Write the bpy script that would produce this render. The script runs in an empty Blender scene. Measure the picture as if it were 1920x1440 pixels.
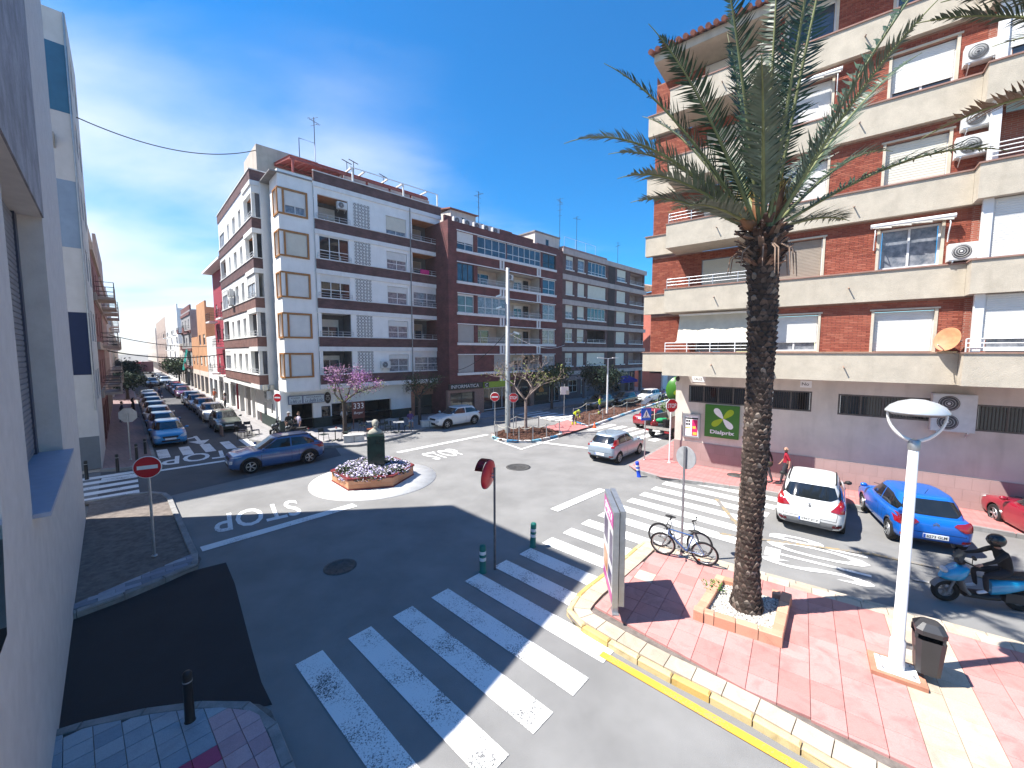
import bpy, bmesh, math, random
from mathutils import Vector, Matrix
import numpy as np
random.seed(7)
SC = bpy.context.scene
COL = SC.collection
R = math.radians
PI = math.pi

# ------------------------------------------------------------------ camera
EYE = 5.8                                   # first-floor balcony
FPX = 750.0                                 # focal length in photo pixels (1920 wide)
PITCH = math.atan(60 / 750)
cam_d = bpy.data.cameras.new('camera')
cam = bpy.data.objects.new('camera', cam_d)
COL.objects.link(cam)
cam_d.sensor_width = 36
cam_d.lens = 36 * FPX / 1920
cam_d.clip_start = 0.05
cam_d.clip_end = 6000
cam.location = (0, 0, EYE)
cam.rotation_euler = (PI / 2 - PITCH, 0, 0)
SC.camera = cam

# ------------------------------------------------------------------ sky + sun
SUN_EL = R(58)
SUN_AZ = R(263)                             # compass angle from +Y, clockwise
w = bpy.data.worlds.new('World')
SC.world = w
w.use_nodes = True
nt = w.node_tree
nt.nodes.clear()
N = nt.nodes.new
L = nt.links.new
out = N('ShaderNodeOutputWorld')
bg = N('ShaderNodeBackground')
bg.inputs['Strength'].default_value = 0.1
sky = N('ShaderNodeTexSky')
sky.sky_type = 'NISHITA'
sky.sun_disc = False
sky.sun_elevation = SUN_EL
sky.sun_rotation = SUN_AZ
sky.air_density = 1.0
sky.dust_density = 0.3
sky.ozone_density = 3.0
hs = N('ShaderNodeHueSaturation')
hs.inputs['Saturation'].default_value = 2.0
hs.inputs['Value'].default_value = 0.95
L(sky.outputs[0], hs.inputs['Color'])
tc = N('ShaderNodeTexCoord')
sep = N('ShaderNodeSeparateXYZ')
L(tc.outputs['Generated'], sep.inputs[0])
def M(op, a=None, b=None, c=None, clamp=False):
 n = N('ShaderNodeMath')
 n.operation = op
 n.use_clamp = clamp
 for i, x in enumerate((a, b, c)):
  if x is None:
   continue
  if isinstance(x, (int, float)):
   n.inputs[i].default_value = x
  else:
   L(x, n.inputs[i])
 return n.outputs[0]
zc = M('ADD', M('MAXIMUM', sep.outputs['Z'], 0.0), 0.16)
comb = N('ShaderNodeCombineXYZ')
L(M('DIVIDE', sep.outputs['X'], zc), comb.inputs[0])
L(M('DIVIDE', sep.outputs['Y'], zc), comb.inputs[1])
mp = N('ShaderNodeMapping')
mp.inputs['Location'].default_value = (3.1, 1.7, 0)
mp.inputs['Rotation'].default_value = (0, 0, R(35))
mp.inputs['Scale'].default_value = (0.75, 1.25, 1)
L(comb.outputs[0], mp.inputs[0])
n1 = N('ShaderNodeTexNoise')
n1.inputs['Scale'].default_value = 1.0
n1.inputs['Detail'].default_value = 7
n1.inputs['Roughness'].default_value = 0.5
n1.inputs['Distortion'].default_value = 0.35
L(mp.outputs[0], n1.inputs['Vector'])
# fog bank: denser towards the sea (left, -X) and towards the horizon
bank = M('ADD', M('MULTIPLY', sep.outputs['X'], -0.5), M('MULTIPLY', sep.outputs['Z'], -0.62))
dens = M('ADD', M('ADD', M('MULTIPLY', n1.outputs['Fac'], 1.25), bank), -0.38)
cov = N('ShaderNodeMapRange')
cov.interpolation_type = 'SMOOTHSTEP'
cov.inputs['From Min'].default_value = 0.02
cov.inputs['From Max'].default_value = 0.78
L(dens, cov.inputs['Value'])
mix = N('ShaderNodeMixRGB')
L(cov.outputs[0], mix.inputs[0])
L(hs.outputs[0], mix.inputs[1])
mix.inputs[2].default_value = (4.7, 5.0, 5.5, 1)
L(mix.outputs[0], bg.inputs['Color'])
L(bg.outputs[0], out.inputs[0])

sun_d = bpy.data.lights.new('sun', 'SUN')
sun_d.energy = 4.9
sun_d.angle = R(0.53)
sun_d.color = (1.0, 0.955, 0.89)
sun = bpy.data.objects.new('sun', sun_d)
COL.objects.link(sun)
sdir = Vector((math.sin(SUN_AZ) * math.cos(SUN_EL), math.cos(SUN_AZ) * math.cos(SUN_EL), math.sin(SUN_EL)))
sun.rotation_euler = sdir.to_track_quat('Z', 'Y').to_euler()
sun.location = (-20, -5, 60)

SC.view_settings.view_transform = 'Standard'
SC.view_settings.look = 'None'
SC.view_settings.exposure = 1.25
SC.view_settings.gamma = 1.0
SC.view_settings.use_curve_mapping = False
SC.cycles.max_bounces = 6
SC.cycles.transparent_max_bounces = 6
SC.cycles.caustics_reflective = False
SC.cycles.caustics_refractive = False

# ------------------------------------------------------------------ photo-pixel -> ground helpers
def _ray(px, py):
 x, y = (px - 960) / FPX, -(py - 720) / FPX
 return Vector((x, math.cos(PITCH) + y * math.sin(PITCH), -math.sin(PITCH) + y * math.cos(PITCH)))
def at(px, py, z=0.0):
 """point of the horizontal plane z that the survey photo shows at pixel (px, py)"""
 r = _ray(px, py)
 t = (z - EYE) / r.z
 return (r.x * t, r.y * t)

# ------------------------------------------------------------------ materials
MATS = {}
def lin(c):
 return tuple(((x / 12.92) if x <= 0.04045 else ((x + 0.055) / 1.055) ** 2.4) for x in c)
def mat(name, col, rough=0.75, var=0.18, scale=3.0, bump=0.0, bscale=60.0, metal=0.0, col2=None, spec=0.35,
  stain=0.0, emit=0.0, coat=0.0, fine=0.0):
 """mottled surface: base colour broken up by two noises, optional second tone, stains, fine speckle and bump"""
 if name in MATS:
  return MATS[name]
 m = bpy.data.materials.new(name)
 MATS[name] = m
 m.use_nodes = True
 t = m.node_tree
 b = t.nodes['Principled BSDF']
 n = t.nodes.new
 l = t.links.new
 b.inputs['Roughness'].default_value = rough
 b.inputs['Metallic'].default_value = metal
 b.inputs['Specular IOR Level'].default_value = spec
 if coat:
  b.inputs['Coat Weight'].default_value = coat
  b.inputs['Coat Roughness'].default_value = 0.04
 c1 = (*col, 1)
 c2 = (*(col2 or tuple(x * (1 - 2.2 * var) for x in col)), 1)
 if var <= 0 and not stain and not bump and not fine:
  b.inputs['Base Color'].default_value = c1
  return m
 co = n('ShaderNodeTexCoord')
 geo = n('ShaderNodeNewGeometry')
 n1 = n('ShaderNodeTexNoise')
 n1.inputs['Scale'].default_value = scale
 n1.inputs['Detail'].default_value = 5
 n1.inputs['Roughness'].default_value = 0.62
 l(geo.outputs['Position'], n1.inputs['Vector'])
 rp = n('ShaderNodeValToRGB')
 rp.color_ramp.elements[0].position = 0.35
 rp.color_ramp.elements[0].color = c2
 rp.color_ramp.elements[1].position = 0.66
 rp.color_ramp.elements[1].color = c1
 l(n1.outputs['Fac'], rp.inputs[0])
 last = rp.outputs[0]
 if fine:
  n2 = n('ShaderNodeTexNoise')
  n2.inputs['Scale'].default_value = bscale
  n2.inputs['Detail'].default_value = 3
  l(geo.outputs['Position'], n2.inputs['Vector'])
  r2 = n('ShaderNodeMapRange')
  r2.inputs['From Min'].default_value = 0.3
  r2.inputs['From Max'].default_value = 0.7
  r2.inputs['To Min'].default_value = 1 - fine
  r2.inputs['To Max'].default_value = 1 + fine
  l(n2.outputs['Fac'], r2.inputs['Value'])
  mm = n('ShaderNodeVectorMath')
  mm.operation = 'SCALE'
  l(last, mm.inputs[0])
  l(r2.outputs[0], mm.inputs['Scale'])
  last = mm.outputs[0]
 if stain:
  mp = n('ShaderNodeMapping')
  mp.inputs['Scale'].default_value = (1.3, 1.3, 0.22)
  l(geo.outputs['Position'], mp.inputs[0])
  n3 = n('ShaderNodeTexNoise')
  n3.inputs['Scale'].default_value = 2.2
  n3.inputs['Detail'].default_value = 6
  l(mp.outputs[0], n3.inputs['Vector'])
  r3 = n('ShaderNodeMapRange')
  r3.inputs['From Min'].default_value = 0.5
  r3.inputs['From Max'].default_value = 0.75
  r3.inputs['To Min'].default_value = 0.0
  r3.inputs['To Max'].default_value = stain
  l(n3.outputs['Fac'], r3.inputs['Value'])
  mx = n('ShaderNodeMixRGB')
  l(r3.outputs[0], mx.inputs[0])
  l(last, mx.inputs[1])
  mx.inputs[2].default_value = (col[0] * 0.35, col[1] * 0.32, col[2] * 0.28, 1)
  last = mx.outputs[0]
 l(last, b.inputs['Base Color'])
 if bump:
  n4 = n('ShaderNodeTexNoise')
  n4.inputs['Scale'].default_value = bscale
  n4.inputs['Detail'].default_value = 4
  l(geo.outputs['Position'], n4.inputs['Vector'])
  bp = n('ShaderNodeBump')
  bp.inputs['Strength'].default_value = bump
  bp.inputs['Distance'].default_value = 0.02
  l(n4.outputs['Fac'], bp.inputs['Height'])
  l(bp.outputs[0], b.inputs['Normal'])
 return m
def brickmat(name, c1, c2, mortar, sx=0.24, sz=0.055, m=0.006, var=0.25):
 """brickwork too far away to count: courses laid in the building's own frame"""
 mm = bpy.data.materials.new(name)
 MATS[name] = mm
 mm.use_nodes = True
 t = mm.node_tree
 b = t.nodes['Principled BSDF']
 b.inputs['Roughness'].default_value = 0.8
 n = t.nodes.new
 l = t.links.new
 co = n('ShaderNodeTexCoord')
 sp = n('ShaderNodeSeparateXYZ')
 l(co.outputs['Object'], sp.inputs[0])
 ad = n('ShaderNodeMath')
 ad.operation = 'ADD'
 l(sp.outputs[0], ad.inputs[0])
 l(sp.outputs[1], ad.inputs[1])
 cb = n('ShaderNodeCombineXYZ')
 l(ad.outputs[0], cb.inputs[0])
 l(sp.outputs[2], cb.inputs[1])
 br = n('ShaderNodeTexBrick')
 br.inputs['Scale'].default_value = 1
 br.inputs['Brick Width'].default_value = sx
 br.inputs['Row Height'].default_value = sz
 br.inputs['Mortar Size'].default_value = m
 br.inputs['Color1'].default_value = (*c1, 1)
 br.inputs['Color2'].default_value = (*c2, 1)
 br.inputs['Mortar'].default_value = (*mortar, 1)
 l(cb.outputs[0], br.inputs['Vector'])
 nz = n('ShaderNodeTexNoise')
 nz.inputs['Scale'].default_value = 1.4
 nz.inputs['Detail'].default_value = 6
 l(cb.outputs[0], nz.inputs['Vector'])
 mr = n('ShaderNodeMapRange')
 mr.inputs['From Min'].default_value = 0.3
 mr.inputs['From Max'].default_value = 0.7
 mr.inputs['To Min'].default_value = 1 - var
 mr.inputs['To Max'].default_value = 1 + var
 l(nz.outputs['Fac'], mr.inputs['Value'])
 sc = n('ShaderNodeVectorMath')
 sc.operation = 'SCALE'
 l(br.outputs['Color'], sc.inputs[0])
 l(mr.outputs[0], sc.inputs['Scale'])
 l(sc.outputs[0], b.inputs['Base Color'])
 bp = n('ShaderNodeBump')
 bp.inputs['Strength'].default_value = 0.5
 bp.inputs['Distance'].default_value = 0.01
 bp.invert = True
 l(br.outputs['Fac'], bp.inputs['Height'])
 l(bp.outputs[0], b.inputs['Normal'])
 return mm
def glassmat(name, col, rough=0.05, spec=0.8, var=0.3):
 """window glass over a dim room: dark, glossy, slightly wavy"""
 m = mat(name, col, rough, var, 1.2, 0.02, 3.0, 0, None, spec)
 return m

# ------------------------------------------------------------------ mesh builder
class MB:
 def __init__(s):
  s.v, s.f, s.m, s.sm = [], [], [], []
  s.mi = 0
  s.smooth = False
 def add(s, vs, fs, mi=None, smooth=None):
  o = len(s.v)
  s.v.extend([tuple(x) for x in vs])
  for f in fs:
   s.f.append(tuple(i + o for i in f))
   s.m.append(s.mi if mi is None else mi)
   s.sm.append(s.smooth if smooth is None else smooth)
  return s
 def box(s, x0, x1, y0, y1, z0, z1, mi=None):
  if x0 > x1: x0, x1 = x1, x0
  if y0 > y1: y0, y1 = y1, y0
  if z0 > z1: z0, z1 = z1, z0
  v = [(x, y, z) for z in (z0, z1) for y in (y0, y1) for x in (x0, x1)]
  return s.add(v, [(0, 2, 3, 1), (4, 5, 7, 6), (0, 1, 5, 4), (2, 6, 7, 3), (0, 4, 6, 2), (1, 3, 7, 5)], mi)
 def cbox(s, c, size, mt=None, mi=None):
  a, b, d = size[0] / 2, size[1] / 2, size[2] / 2
  v = [Vector((x, y, z)) for z in (-d, d) for y in (-b, b) for x in (-a, a)]
  if mt is not None:
   v = [mt @ p for p in v]
  v = [p + Vector(c) for p in v]
  return s.add(v, [(0, 2, 3, 1), (4, 5, 7, 6), (0, 1, 5, 4), (2, 6, 7, 3), (0, 4, 6, 2), (1, 3, 7, 5)], mi)
 def bar(s, a, b, w_, h=None, mi=None):
  """square bar between two points"""
  a, b = Vector(a), Vector(b)
  h = h or w_
  d = (b - a)
  ln = d.length
  q = d.to_track_quat('X', 'Z').to_matrix()
  return s.cbox((a + b) / 2, (ln, w_, h), q, mi)
 def prism(s, poly, z0, z1, mi=None, top=True, bottom=False, side_mi=None):
  n = len(poly)
  ar = sum(poly[i][0] * poly[(i + 1) % n][1] - poly[(i + 1) % n][0] * poly[i][1] for i in range(n))
  if ar < 0:
   poly = poly[::-1]
  v = [(p[0], p[1], z0) for p in poly] + [(p[0], p[1], z1) for p in poly]
  s.add(v, [(i, (i + 1) % n, (i + 1) % n + n, i + n) for i in range(n)], side_mi if side_mi is not None else mi)
  if top:
   s.add(v, [tuple(range(n, 2 * n))], mi)
  if bottom:
   s.add(v, [tuple(range(n - 1, -1, -1))], mi)
  return s
 def tube(s, pts, r, n=8, caps=True, mi=None, smooth=True):
  """round tube along pts, r number or list"""
  pts = [Vector(p) for p in pts]
  k = len(pts)
  rs = r if isinstance(r, (list, tuple)) else [r] * k
  vs = []
  up = None
  for i, p in enumerate(pts):
   t = (pts[min(i + 1, k - 1)] - pts[max(i - 1, 0)])
   if t.length < 1e-9:
    t = Vector((0, 0, 1))
   t.normalize()
   if up is None:
    up = Vector((0, 0, 1)) if abs(t.z) < 0.9 else Vector((1, 0, 0))
   sd = t.cross(up)
   if sd.length < 1e-6:
    sd = t.cross(Vector((0, 1, 0)))
   sd.normalize()
   up = sd.cross(t).normalized()
   for j in range(n):
    a = 2 * PI * j / n
    vs.append(p + (sd * math.cos(a) + up * math.sin(a)) * rs[i])
  fs = []
  for i in range(k - 1):
   for j in range(n):
    fs.append((i * n + j, i * n + (j + 1) % n, (i + 1) * n + (j + 1) % n, (i + 1) * n + j))
  s.add(vs, fs, mi, smooth)
  if caps:
   s.add(vs, [tuple(range(n - 1, -1, -1)), tuple(range((k - 1) * n, k * n))], mi, False)
  return s
 def cyl(s, x, y, z0, z1, r, n=12, r2=None, mi=None, caps=True):
  return s.tube([(x, y, z0), (x, y, z1)], [r, r if r2 is None else r2], n, caps, mi)
 def lathe(s, prof, c=(0, 0, 0), n=16, mt=None, mi=None, smooth=True, caps=True):
  """profile [(r, z)] turned round the z axis (mt turns it elsewhere)"""
  vs = []
  for r_, z in prof:
   for j in range(n):
    a = 2 * PI * j / n
    p = Vector((r_ * math.cos(a), r_ * math.sin(a), z))
    vs.append((mt @ p if mt is not None else p) + Vector(c))
  fs = []
  for i in range(len(prof) - 1):
   for j in range(n):
    fs.append((i * n + j, i * n + (j + 1) % n, (i + 1) * n + (j + 1) % n, (i + 1) * n + j))
  s.add(vs, fs, mi, smooth)
  if caps:
   k = len(prof)
   s.add(vs, [tuple(range(n - 1, -1, -1)), tuple(range((k - 1) * n, k * n))], mi, False)
  return s
 def sphere(s, c, r, n=12, m=8, sc=(1, 1, 1), mi=None, mt=None):
  pr = [(max(1e-4, math.sin(PI * i / m)) * r, -math.cos(PI * i / m) * r) for i in range(m + 1)]
  A = Matrix.Diagonal(sc)
  if mt is not None:
   A = mt @ A
  return s.lathe(pr, c, n, A, mi, True, False)
 def torus(s, c, R_, r, n=28, k=8, mt=None, mi=None):
  vs = []
  for i in range(n):
   a = 2 * PI * i / n
   for j in range(k):
    b = 2 * PI * j / k
    p = Vector(((R_ + r * math.cos(b)) * math.cos(a), (R_ + r * math.cos(b)) * math.sin(a), r * math.sin(b)))
    vs.append((mt @ p if mt is not None else p) + Vector(c))
  fs = [(i * k + j, ((i + 1) % n) * k + j, ((i + 1) % n) * k + (j + 1) % k, i * k + (j + 1) % k) for i in range(n) for j in range(k)]
  return s.add(vs, fs, mi, True)
 def wall(s, x0, x1, z0, z1, y, depth, holes, mi=None, rmi=None):
  """wall face in the plane y (outside is -y) with rectangular holes (x0,x1,z0,z1) and their reveals going in by depth"""
  xs = sorted({x0, x1, *[min(max(h[i], x0), x1) for h in holes for i in (0, 1)]})
  zs = sorted({z0, z1, *[min(max(h[i], z0), z1) for h in holes for i in (2, 3)]})
  for a, b in zip(xs, xs[1:]):
   for c, d in zip(zs, zs[1:]):
    mx, mz = (a + b) / 2, (c + d) / 2
    if b - a < 1e-5 or d - c < 1e-5:
     continue
    if any(h[0] < mx < h[1] and h[2] < mz < h[3] for h in holes):
     continue
    s.add([(a, y, c), (b, y, c), (b, y, d), (a, y, d)], [(0, 1, 2, 3)], mi)
  for h in holes:
   a, b, c, d = h
   v = [(a, y, c), (b, y, c), (b, y, d), (a, y, d), (a, y + depth, c), (b, y + depth, c), (b, y + depth, d), (a, y + depth, d)]
   s.add(v, [(0, 4, 5, 1), (1, 5, 6, 2), (2, 6, 7, 3), (3, 7, 4, 0)], rmi if rmi is not None else mi)
  return s
 def build(s, name, mats, parent=None, loc=(0, 0, 0), rz=0.0, matrix=None):
  me = bpy.data.meshes.new(name)
  me.from_pydata(s.v, [], s.f)
  for m in (mats if isinstance(mats, (list, tuple)) else [mats]):
   me.materials.append(m)
  if me.polygons:
   me.polygons.foreach_set('material_index', s.m)
   me.polygons.foreach_set('use_smooth', s.sm)
  me.update()
  return link(name, me, parent, loc, rz, matrix)
def link(name, me, parent=None, loc=(0, 0, 0), rz=0.0, matrix=None):
 o = bpy.data.objects.new(name, me)
 COL.objects.link(o)
 if parent is not None:
  o.parent = parent
 if matrix is not None:
  o.matrix_local = matrix
 else:
  o.location = loc
  o.rotation_euler = (0, 0, rz)
 return o
def thing(name, label, cat, loc=(0, 0, 0), rz=0.0, group=None):
 o = bpy.data.objects.new(name, None)
 COL.objects.link(o)
 o.empty_display_size = 0.2
 o.location = loc if len(loc) == 3 else (loc[0], loc[1], 0)
 o.rotation_euler = (0, 0, rz)
 return tag(o, label, cat, group)
def tag(o, label=None, cat=None, group=None, kind=None):
 if label: o['label'] = label
 if cat: o['category'] = cat
 if group: o['group'] = group
 if kind: o['kind'] = kind
 return o
KIDS = {}
def dup(root, loc, rz, label, group=None, swap=None):
 """copy a thing with its parts and sub-parts; swap maps a material to its replacement"""
 def cp(o, parent):
  c = o.copy()
  COL.objects.link(c)
  if parent is not None:
   c.parent = parent
  if swap and c.type == 'MESH' and any(ms.material in swap for ms in c.material_slots):
   key = (c.data.name, tuple(sorted(v.name for v in swap.values())))
   if key not in KIDS:
    d = c.data.copy()
    for i, mm in enumerate(d.materials):
     if mm in swap:
      d.materials[i] = swap[mm]
    KIDS[key] = d
   c.data = KIDS[key]
  for ch in list(o.children):
   cp(ch, c)
  return c
 r = cp(root, None)
 r.location = loc if len(loc) == 3 else (loc[0], loc[1], 0)
 r.rotation_euler = (0, 0, rz)
 r['label'] = label
 if group: r['group'] = group
 return r
TXT = {}
def text_mesh(body, size=1.0, extrude=0.004, spacing=1.0, shear=0.0, bold=0.0):
 key = (body, size, extrude, spacing, shear, bold)
 if key in TXT:
  return TXT[key]
 cu = bpy.data.curves.new('lettering', 'FONT')
 cu.body = body
 cu.size = size
 cu.extrude = extrude
 cu.space_character = spacing
 cu.shear = shear
 cu.offset = bold
 cu.resolution_u = 3
 cu.align_x = 'CENTER'
 cu.align_y = 'CENTER'
 o = bpy.data.objects.new('lettering', cu)
 COL.objects.link(o)
 dg = bpy.context.evaluated_depsgraph_get()
 me = bpy.data.meshes.new_from_object(o.evaluated_get(dg))
 bpy.data.objects.remove(o)
 me.name = 'lettering'
 TXT[key] = me
 return me
def lettering(body, parent, matrix, m, width, height, extrude=0.004, **kw):
 """flat raised lettering fitted to width x height, lying in the local xy plane of matrix"""
 me = text_mesh(body, 1.0, extrude, **kw).copy()
 me.materials.clear()
 me.materials.append(m)
 co = np.empty(len(me.vertices) * 3)
 me.vertices.foreach_get('co', co)
 co = co.reshape(-1, 3)
 lo, hi = co.min(0), co.max(0)
 co[:, 0] = (co[:, 0] - (lo[0] + hi[0]) / 2) * width / max(1e-6, hi[0] - lo[0])
 co[:, 1] = (co[:, 1] - (lo[1] + hi[1]) / 2) * height / max(1e-6, hi[1] - lo[1])
 me.vertices.foreach_set('co', co.ravel())
 me.update()
 return link('lettering', me, parent, matrix=matrix)
def upright(x, y, z, rz=0.0):
 """frame of a text on a wall that faces -y of the parent (turned by rz)"""
 return Matrix.Translation((x, y, z)) @ Matrix.Rotation(rz, 4, 'Z') @ Matrix.Rotation(PI / 2, 4, 'X')
# ------------------------------------------------------------------ shared materials
asphalt = mat('asphalt_old', (0.235, 0.232, 0.225), 0.9, 0.11, 0.55, 0.5, 140, fine=0.28, stain=0.0)
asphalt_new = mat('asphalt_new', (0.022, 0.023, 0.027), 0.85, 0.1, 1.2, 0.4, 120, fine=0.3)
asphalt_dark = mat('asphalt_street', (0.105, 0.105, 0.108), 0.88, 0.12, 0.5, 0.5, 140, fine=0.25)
concrete = mat('concrete', (0.34, 0.33, 0.31), 0.85, 0.14, 1.5, 0.25, 80, fine=0.1)
kerb_grey = mat('kerb_grey', (0.30, 0.295, 0.285), 0.85, 0.16, 3, 0.3, 90, fine=0.12)
steel = mat('galvanised_steel', (0.46, 0.47, 0.48), 0.42, 0.08, 6, metal=0.75)
steel_white = mat('white_painted_steel', (0.80, 0.80, 0.79), 0.35, 0.03, 5)
alu = mat('aluminium', (0.62, 0.63, 0.64), 0.35, 0.06, 5, metal=0.6)
blackm = mat('black_rubber', (0.012, 0.012, 0.013), 0.6, 0.1, 10)
dark_metal = mat('dark_metal', (0.025, 0.026, 0.03), 0.45, 0.1, 8)
white_plastic = mat('white_plastic', (0.78, 0.78, 0.77), 0.4, 0.04, 4)
sign_red = mat('sign_red', (0.55, 0.012, 0.022), 0.4, 0.05, 6)
sign_white = mat('sign_white', (0.80, 0.80, 0.80), 0.4, 0.03, 6)
sign_blue = mat('sign_blue', (0.015, 0.10, 0.52), 0.4, 0.03, 6)
sign_back = mat('sign_back_grey', (0.45, 0.46, 0.47), 0.5, 0.08, 6, metal=0.3)
black_paint = mat('black_paint', (0.015, 0.015, 0.016), 0.4, 0.1, 9)

def paintmat(name, col, under, wear, scale=38.0, edge=0.1):
 """road paint worn through to the asphalt in specks and patches"""
 m = bpy.data.materials.new(name)
 MATS[name] = m
 m.use_nodes = True
 t = m.node_tree
 b = t.nodes['Principled BSDF']
 b.inputs['Roughness'].default_value = 0.8
 n, l = t.nodes.new, t.links.new
 g = n('ShaderNodeNewGeometry')
 a = n('ShaderNodeTexNoise')
 a.inputs['Scale'].default_value = scale
 a.inputs['Detail'].default_value = 4
 a.inputs['Roughness'].default_value = 0.7
 l(g.outputs['Position'], a.inputs['Vector'])
 c = n('ShaderNodeTexNoise')
 c.inputs['Scale'].default_value = 1.3
 c.inputs['Detail'].default_value = 4
 l(g.outputs['Position'], c.inputs['Vector'])
 s = n('ShaderNodeMath')
 s.operation = 'MULTIPLY_ADD'
 l(c.outputs['Fac'], s.inputs[0])
 s.inputs[1].default_value = 0.55
 l(a.outputs['Fac'], s.inputs[2])
 mr = n('ShaderNodeMapRange')
 mr.inputs['From Min'].default_value = 0.88 - wear
 mr.inputs['From Max'].default_value = 0.88 - wear + edge
 l(s.outputs[0], mr.inputs['Value'])
 mx = n('ShaderNodeMixRGB')
 l(mr.outputs[0], mx.inputs[0])
 mx.inputs[1].default_value = (*col, 1)
 mx.inputs[2].default_value = (*under, 1)
 l(mx.outputs[0], b.inputs['Base Color'])
 return m
paint_white = paintmat('road_paint_white', (0.74, 0.74, 0.72), (0.16, 0.16, 0.155), 0.03)
paint_worn = paintmat('road_paint_worn', (0.72, 0.72, 0.70), (0.09, 0.09, 0.09), 0.055, 42)
paint_faint = paintmat('road_paint_faint', (0.52, 0.51, 0.48), (0.2, 0.197, 0.19), 0.16, 22)
paint_yellow = paintmat('road_paint_yellow', (0.72, 0.36, 0.035), (0.18, 0.17, 0.15), 0.05)
paint_oldyellow = paintmat('road_paint_old_yellow', (0.36, 0.26, 0.11), (0.2, 0.19, 0.18), 0.2, 20)

def tilemat(name, c1, c2, c3, rough=0.75, stain=0.5, fine=0.1, bscale=70):
 """per-piece tone (random for each tile object) with dirt"""
 m = bpy.data.materials.new(name)
 MATS[name] = m
 m.use_nodes = True
 t = m.node_tree
 b = t.nodes['Principled BSDF']
 b.inputs['Roughness'].default_value = rough
 n, l = t.nodes.new, t.links.new
 oi = n('ShaderNodeObjectInfo')
 rp = n('ShaderNodeValToRGB')
 rp.color_ramp.elements[0].color = (*c1, 1)
 rp.color_ramp.elements[1].color = (*c3, 1)
 e = rp.color_ramp.elements.new(0.5)
 e.color = (*c2, 1)
 l(oi.outputs['Random'], rp.inputs[0])
 g = n('ShaderNodeNewGeometry')
 a = n('ShaderNodeTexNoise')
 a.inputs['Scale'].default_value = 2.4
 a.inputs['Detail'].default_value = 8
 a.inputs['Roughness'].default_value = 0.6
 a.inputs['Distortion'].default_value = 0.8
 l(g.outputs['Position'], a.inputs['Vector'])
 mr = n('ShaderNodeMapRange')
 mr.inputs['From Min'].default_value = 0.48
 mr.inputs['From Max'].default_value = 0.72
 mr.inputs['To Max'].default_value = stain
 l(a.outputs['Fac'], mr.inputs['Value'])
 mx = n('ShaderNodeMixRGB')
 l(mr.outputs[0], mx.inputs[0])
 l(rp.outputs[0], mx.inputs[1])
 mx.inputs[2].default_value = (c2[0] * 0.42, c2[1] * 0.4, c2[2] * 0.4, 1)
 f = n('ShaderNodeTexNoise')
 f.inputs['Scale'].default_value = bscale
 f.inputs['Detail'].default_value = 3
 l(g.outputs['Position'], f.inputs['Vector'])
 r2 = n('ShaderNodeMapRange')
 r2.inputs['From Min'].default_value = 0.3
 r2.inputs['From Max'].default_value = 0.7
 r2.inputs['To Min'].default_value = 1 - fine
 r2.inputs['To Max'].default_value = 1 + fine
 l(f.outputs['Fac'], r2.inputs['Value'])
 vm = n('ShaderNodeVectorMath')
 vm.operation = 'SCALE'
 l(mx.outputs[0], vm.inputs[0])
 l(r2.outputs[0], vm.inputs['Scale'])
 l(vm.outputs[0], b.inputs['Base Color'])
 bp = n('ShaderNodeBump')
 bp.inputs['Strength'].default_value = 0.25
 bp.inputs['Distance'].default_value = 0.01
 l(a.outputs['Fac'], bp.inputs['Height'])
 l(bp.outputs[0], b.inputs['Normal'])
 return m
tile_pink = tilemat('tile_pink', (0.42, 0.19, 0.17), (0.47, 0.225, 0.205), (0.50, 0.26, 0.24), 0.7, 0.5)
tile_pale = tilemat('tile_pale', (0.40, 0.33, 0.25), (0.45, 0.38, 0.29), (0.49, 0.42, 0.34), 0.75, 0.5)
kerb_yellow = tilemat('kerb_yellow', (0.55, 0.36, 0.10), (0.58, 0.42, 0.17), (0.56, 0.46, 0.26), 0.8, 0.65)
tile_blue = tilemat('paver_blue_grey', (0.13, 0.15, 0.19), (0.24, 0.265, 0.32), (0.36, 0.375, 0.40), 0.7, 0.35)
tile_slate = tilemat('tile_slate', (0.20, 0.26, 0.31), (0.27, 0.32, 0.36), (0.34, 0.38, 0.41), 0.7, 0.3)
tile_rose = tilemat('tile_rose', (0.34, 0.20, 0.22), (0.42, 0.27, 0.29), (0.48, 0.33, 0.34), 0.7, 0.3)
tile_magenta = tilemat('tile_magenta', (0.33, 0.03, 0.10), (0.36, 0.035, 0.11), (0.38, 0.04, 0.12), 0.6, 0.25)
mortar = mat('paving_mortar', (0.20, 0.17, 0.15), 0.95, 0.2, 6)
mulch = mat('bark_mulch', (0.16, 0.075, 0.05), 0.95, 0.3, 9, 0.8, 30, fine=0.4)

# ------------------------------------------------------------------ plan directions
U = Vector((-0.697, 0.717, 0))             # the street on the left runs this way
NN = Vector((0.717, 0.697, 0))             # from our facade across that street
V = Vector((0.721, 0.693, 0))              # the boulevard beyond the roundabout
WD = Vector((0.788, -0.616, 0))            # along the supermarket block
def un(n, u, z=0.0):
 p = NN * n + U * u
 return (p.x, p.y, z)

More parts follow.
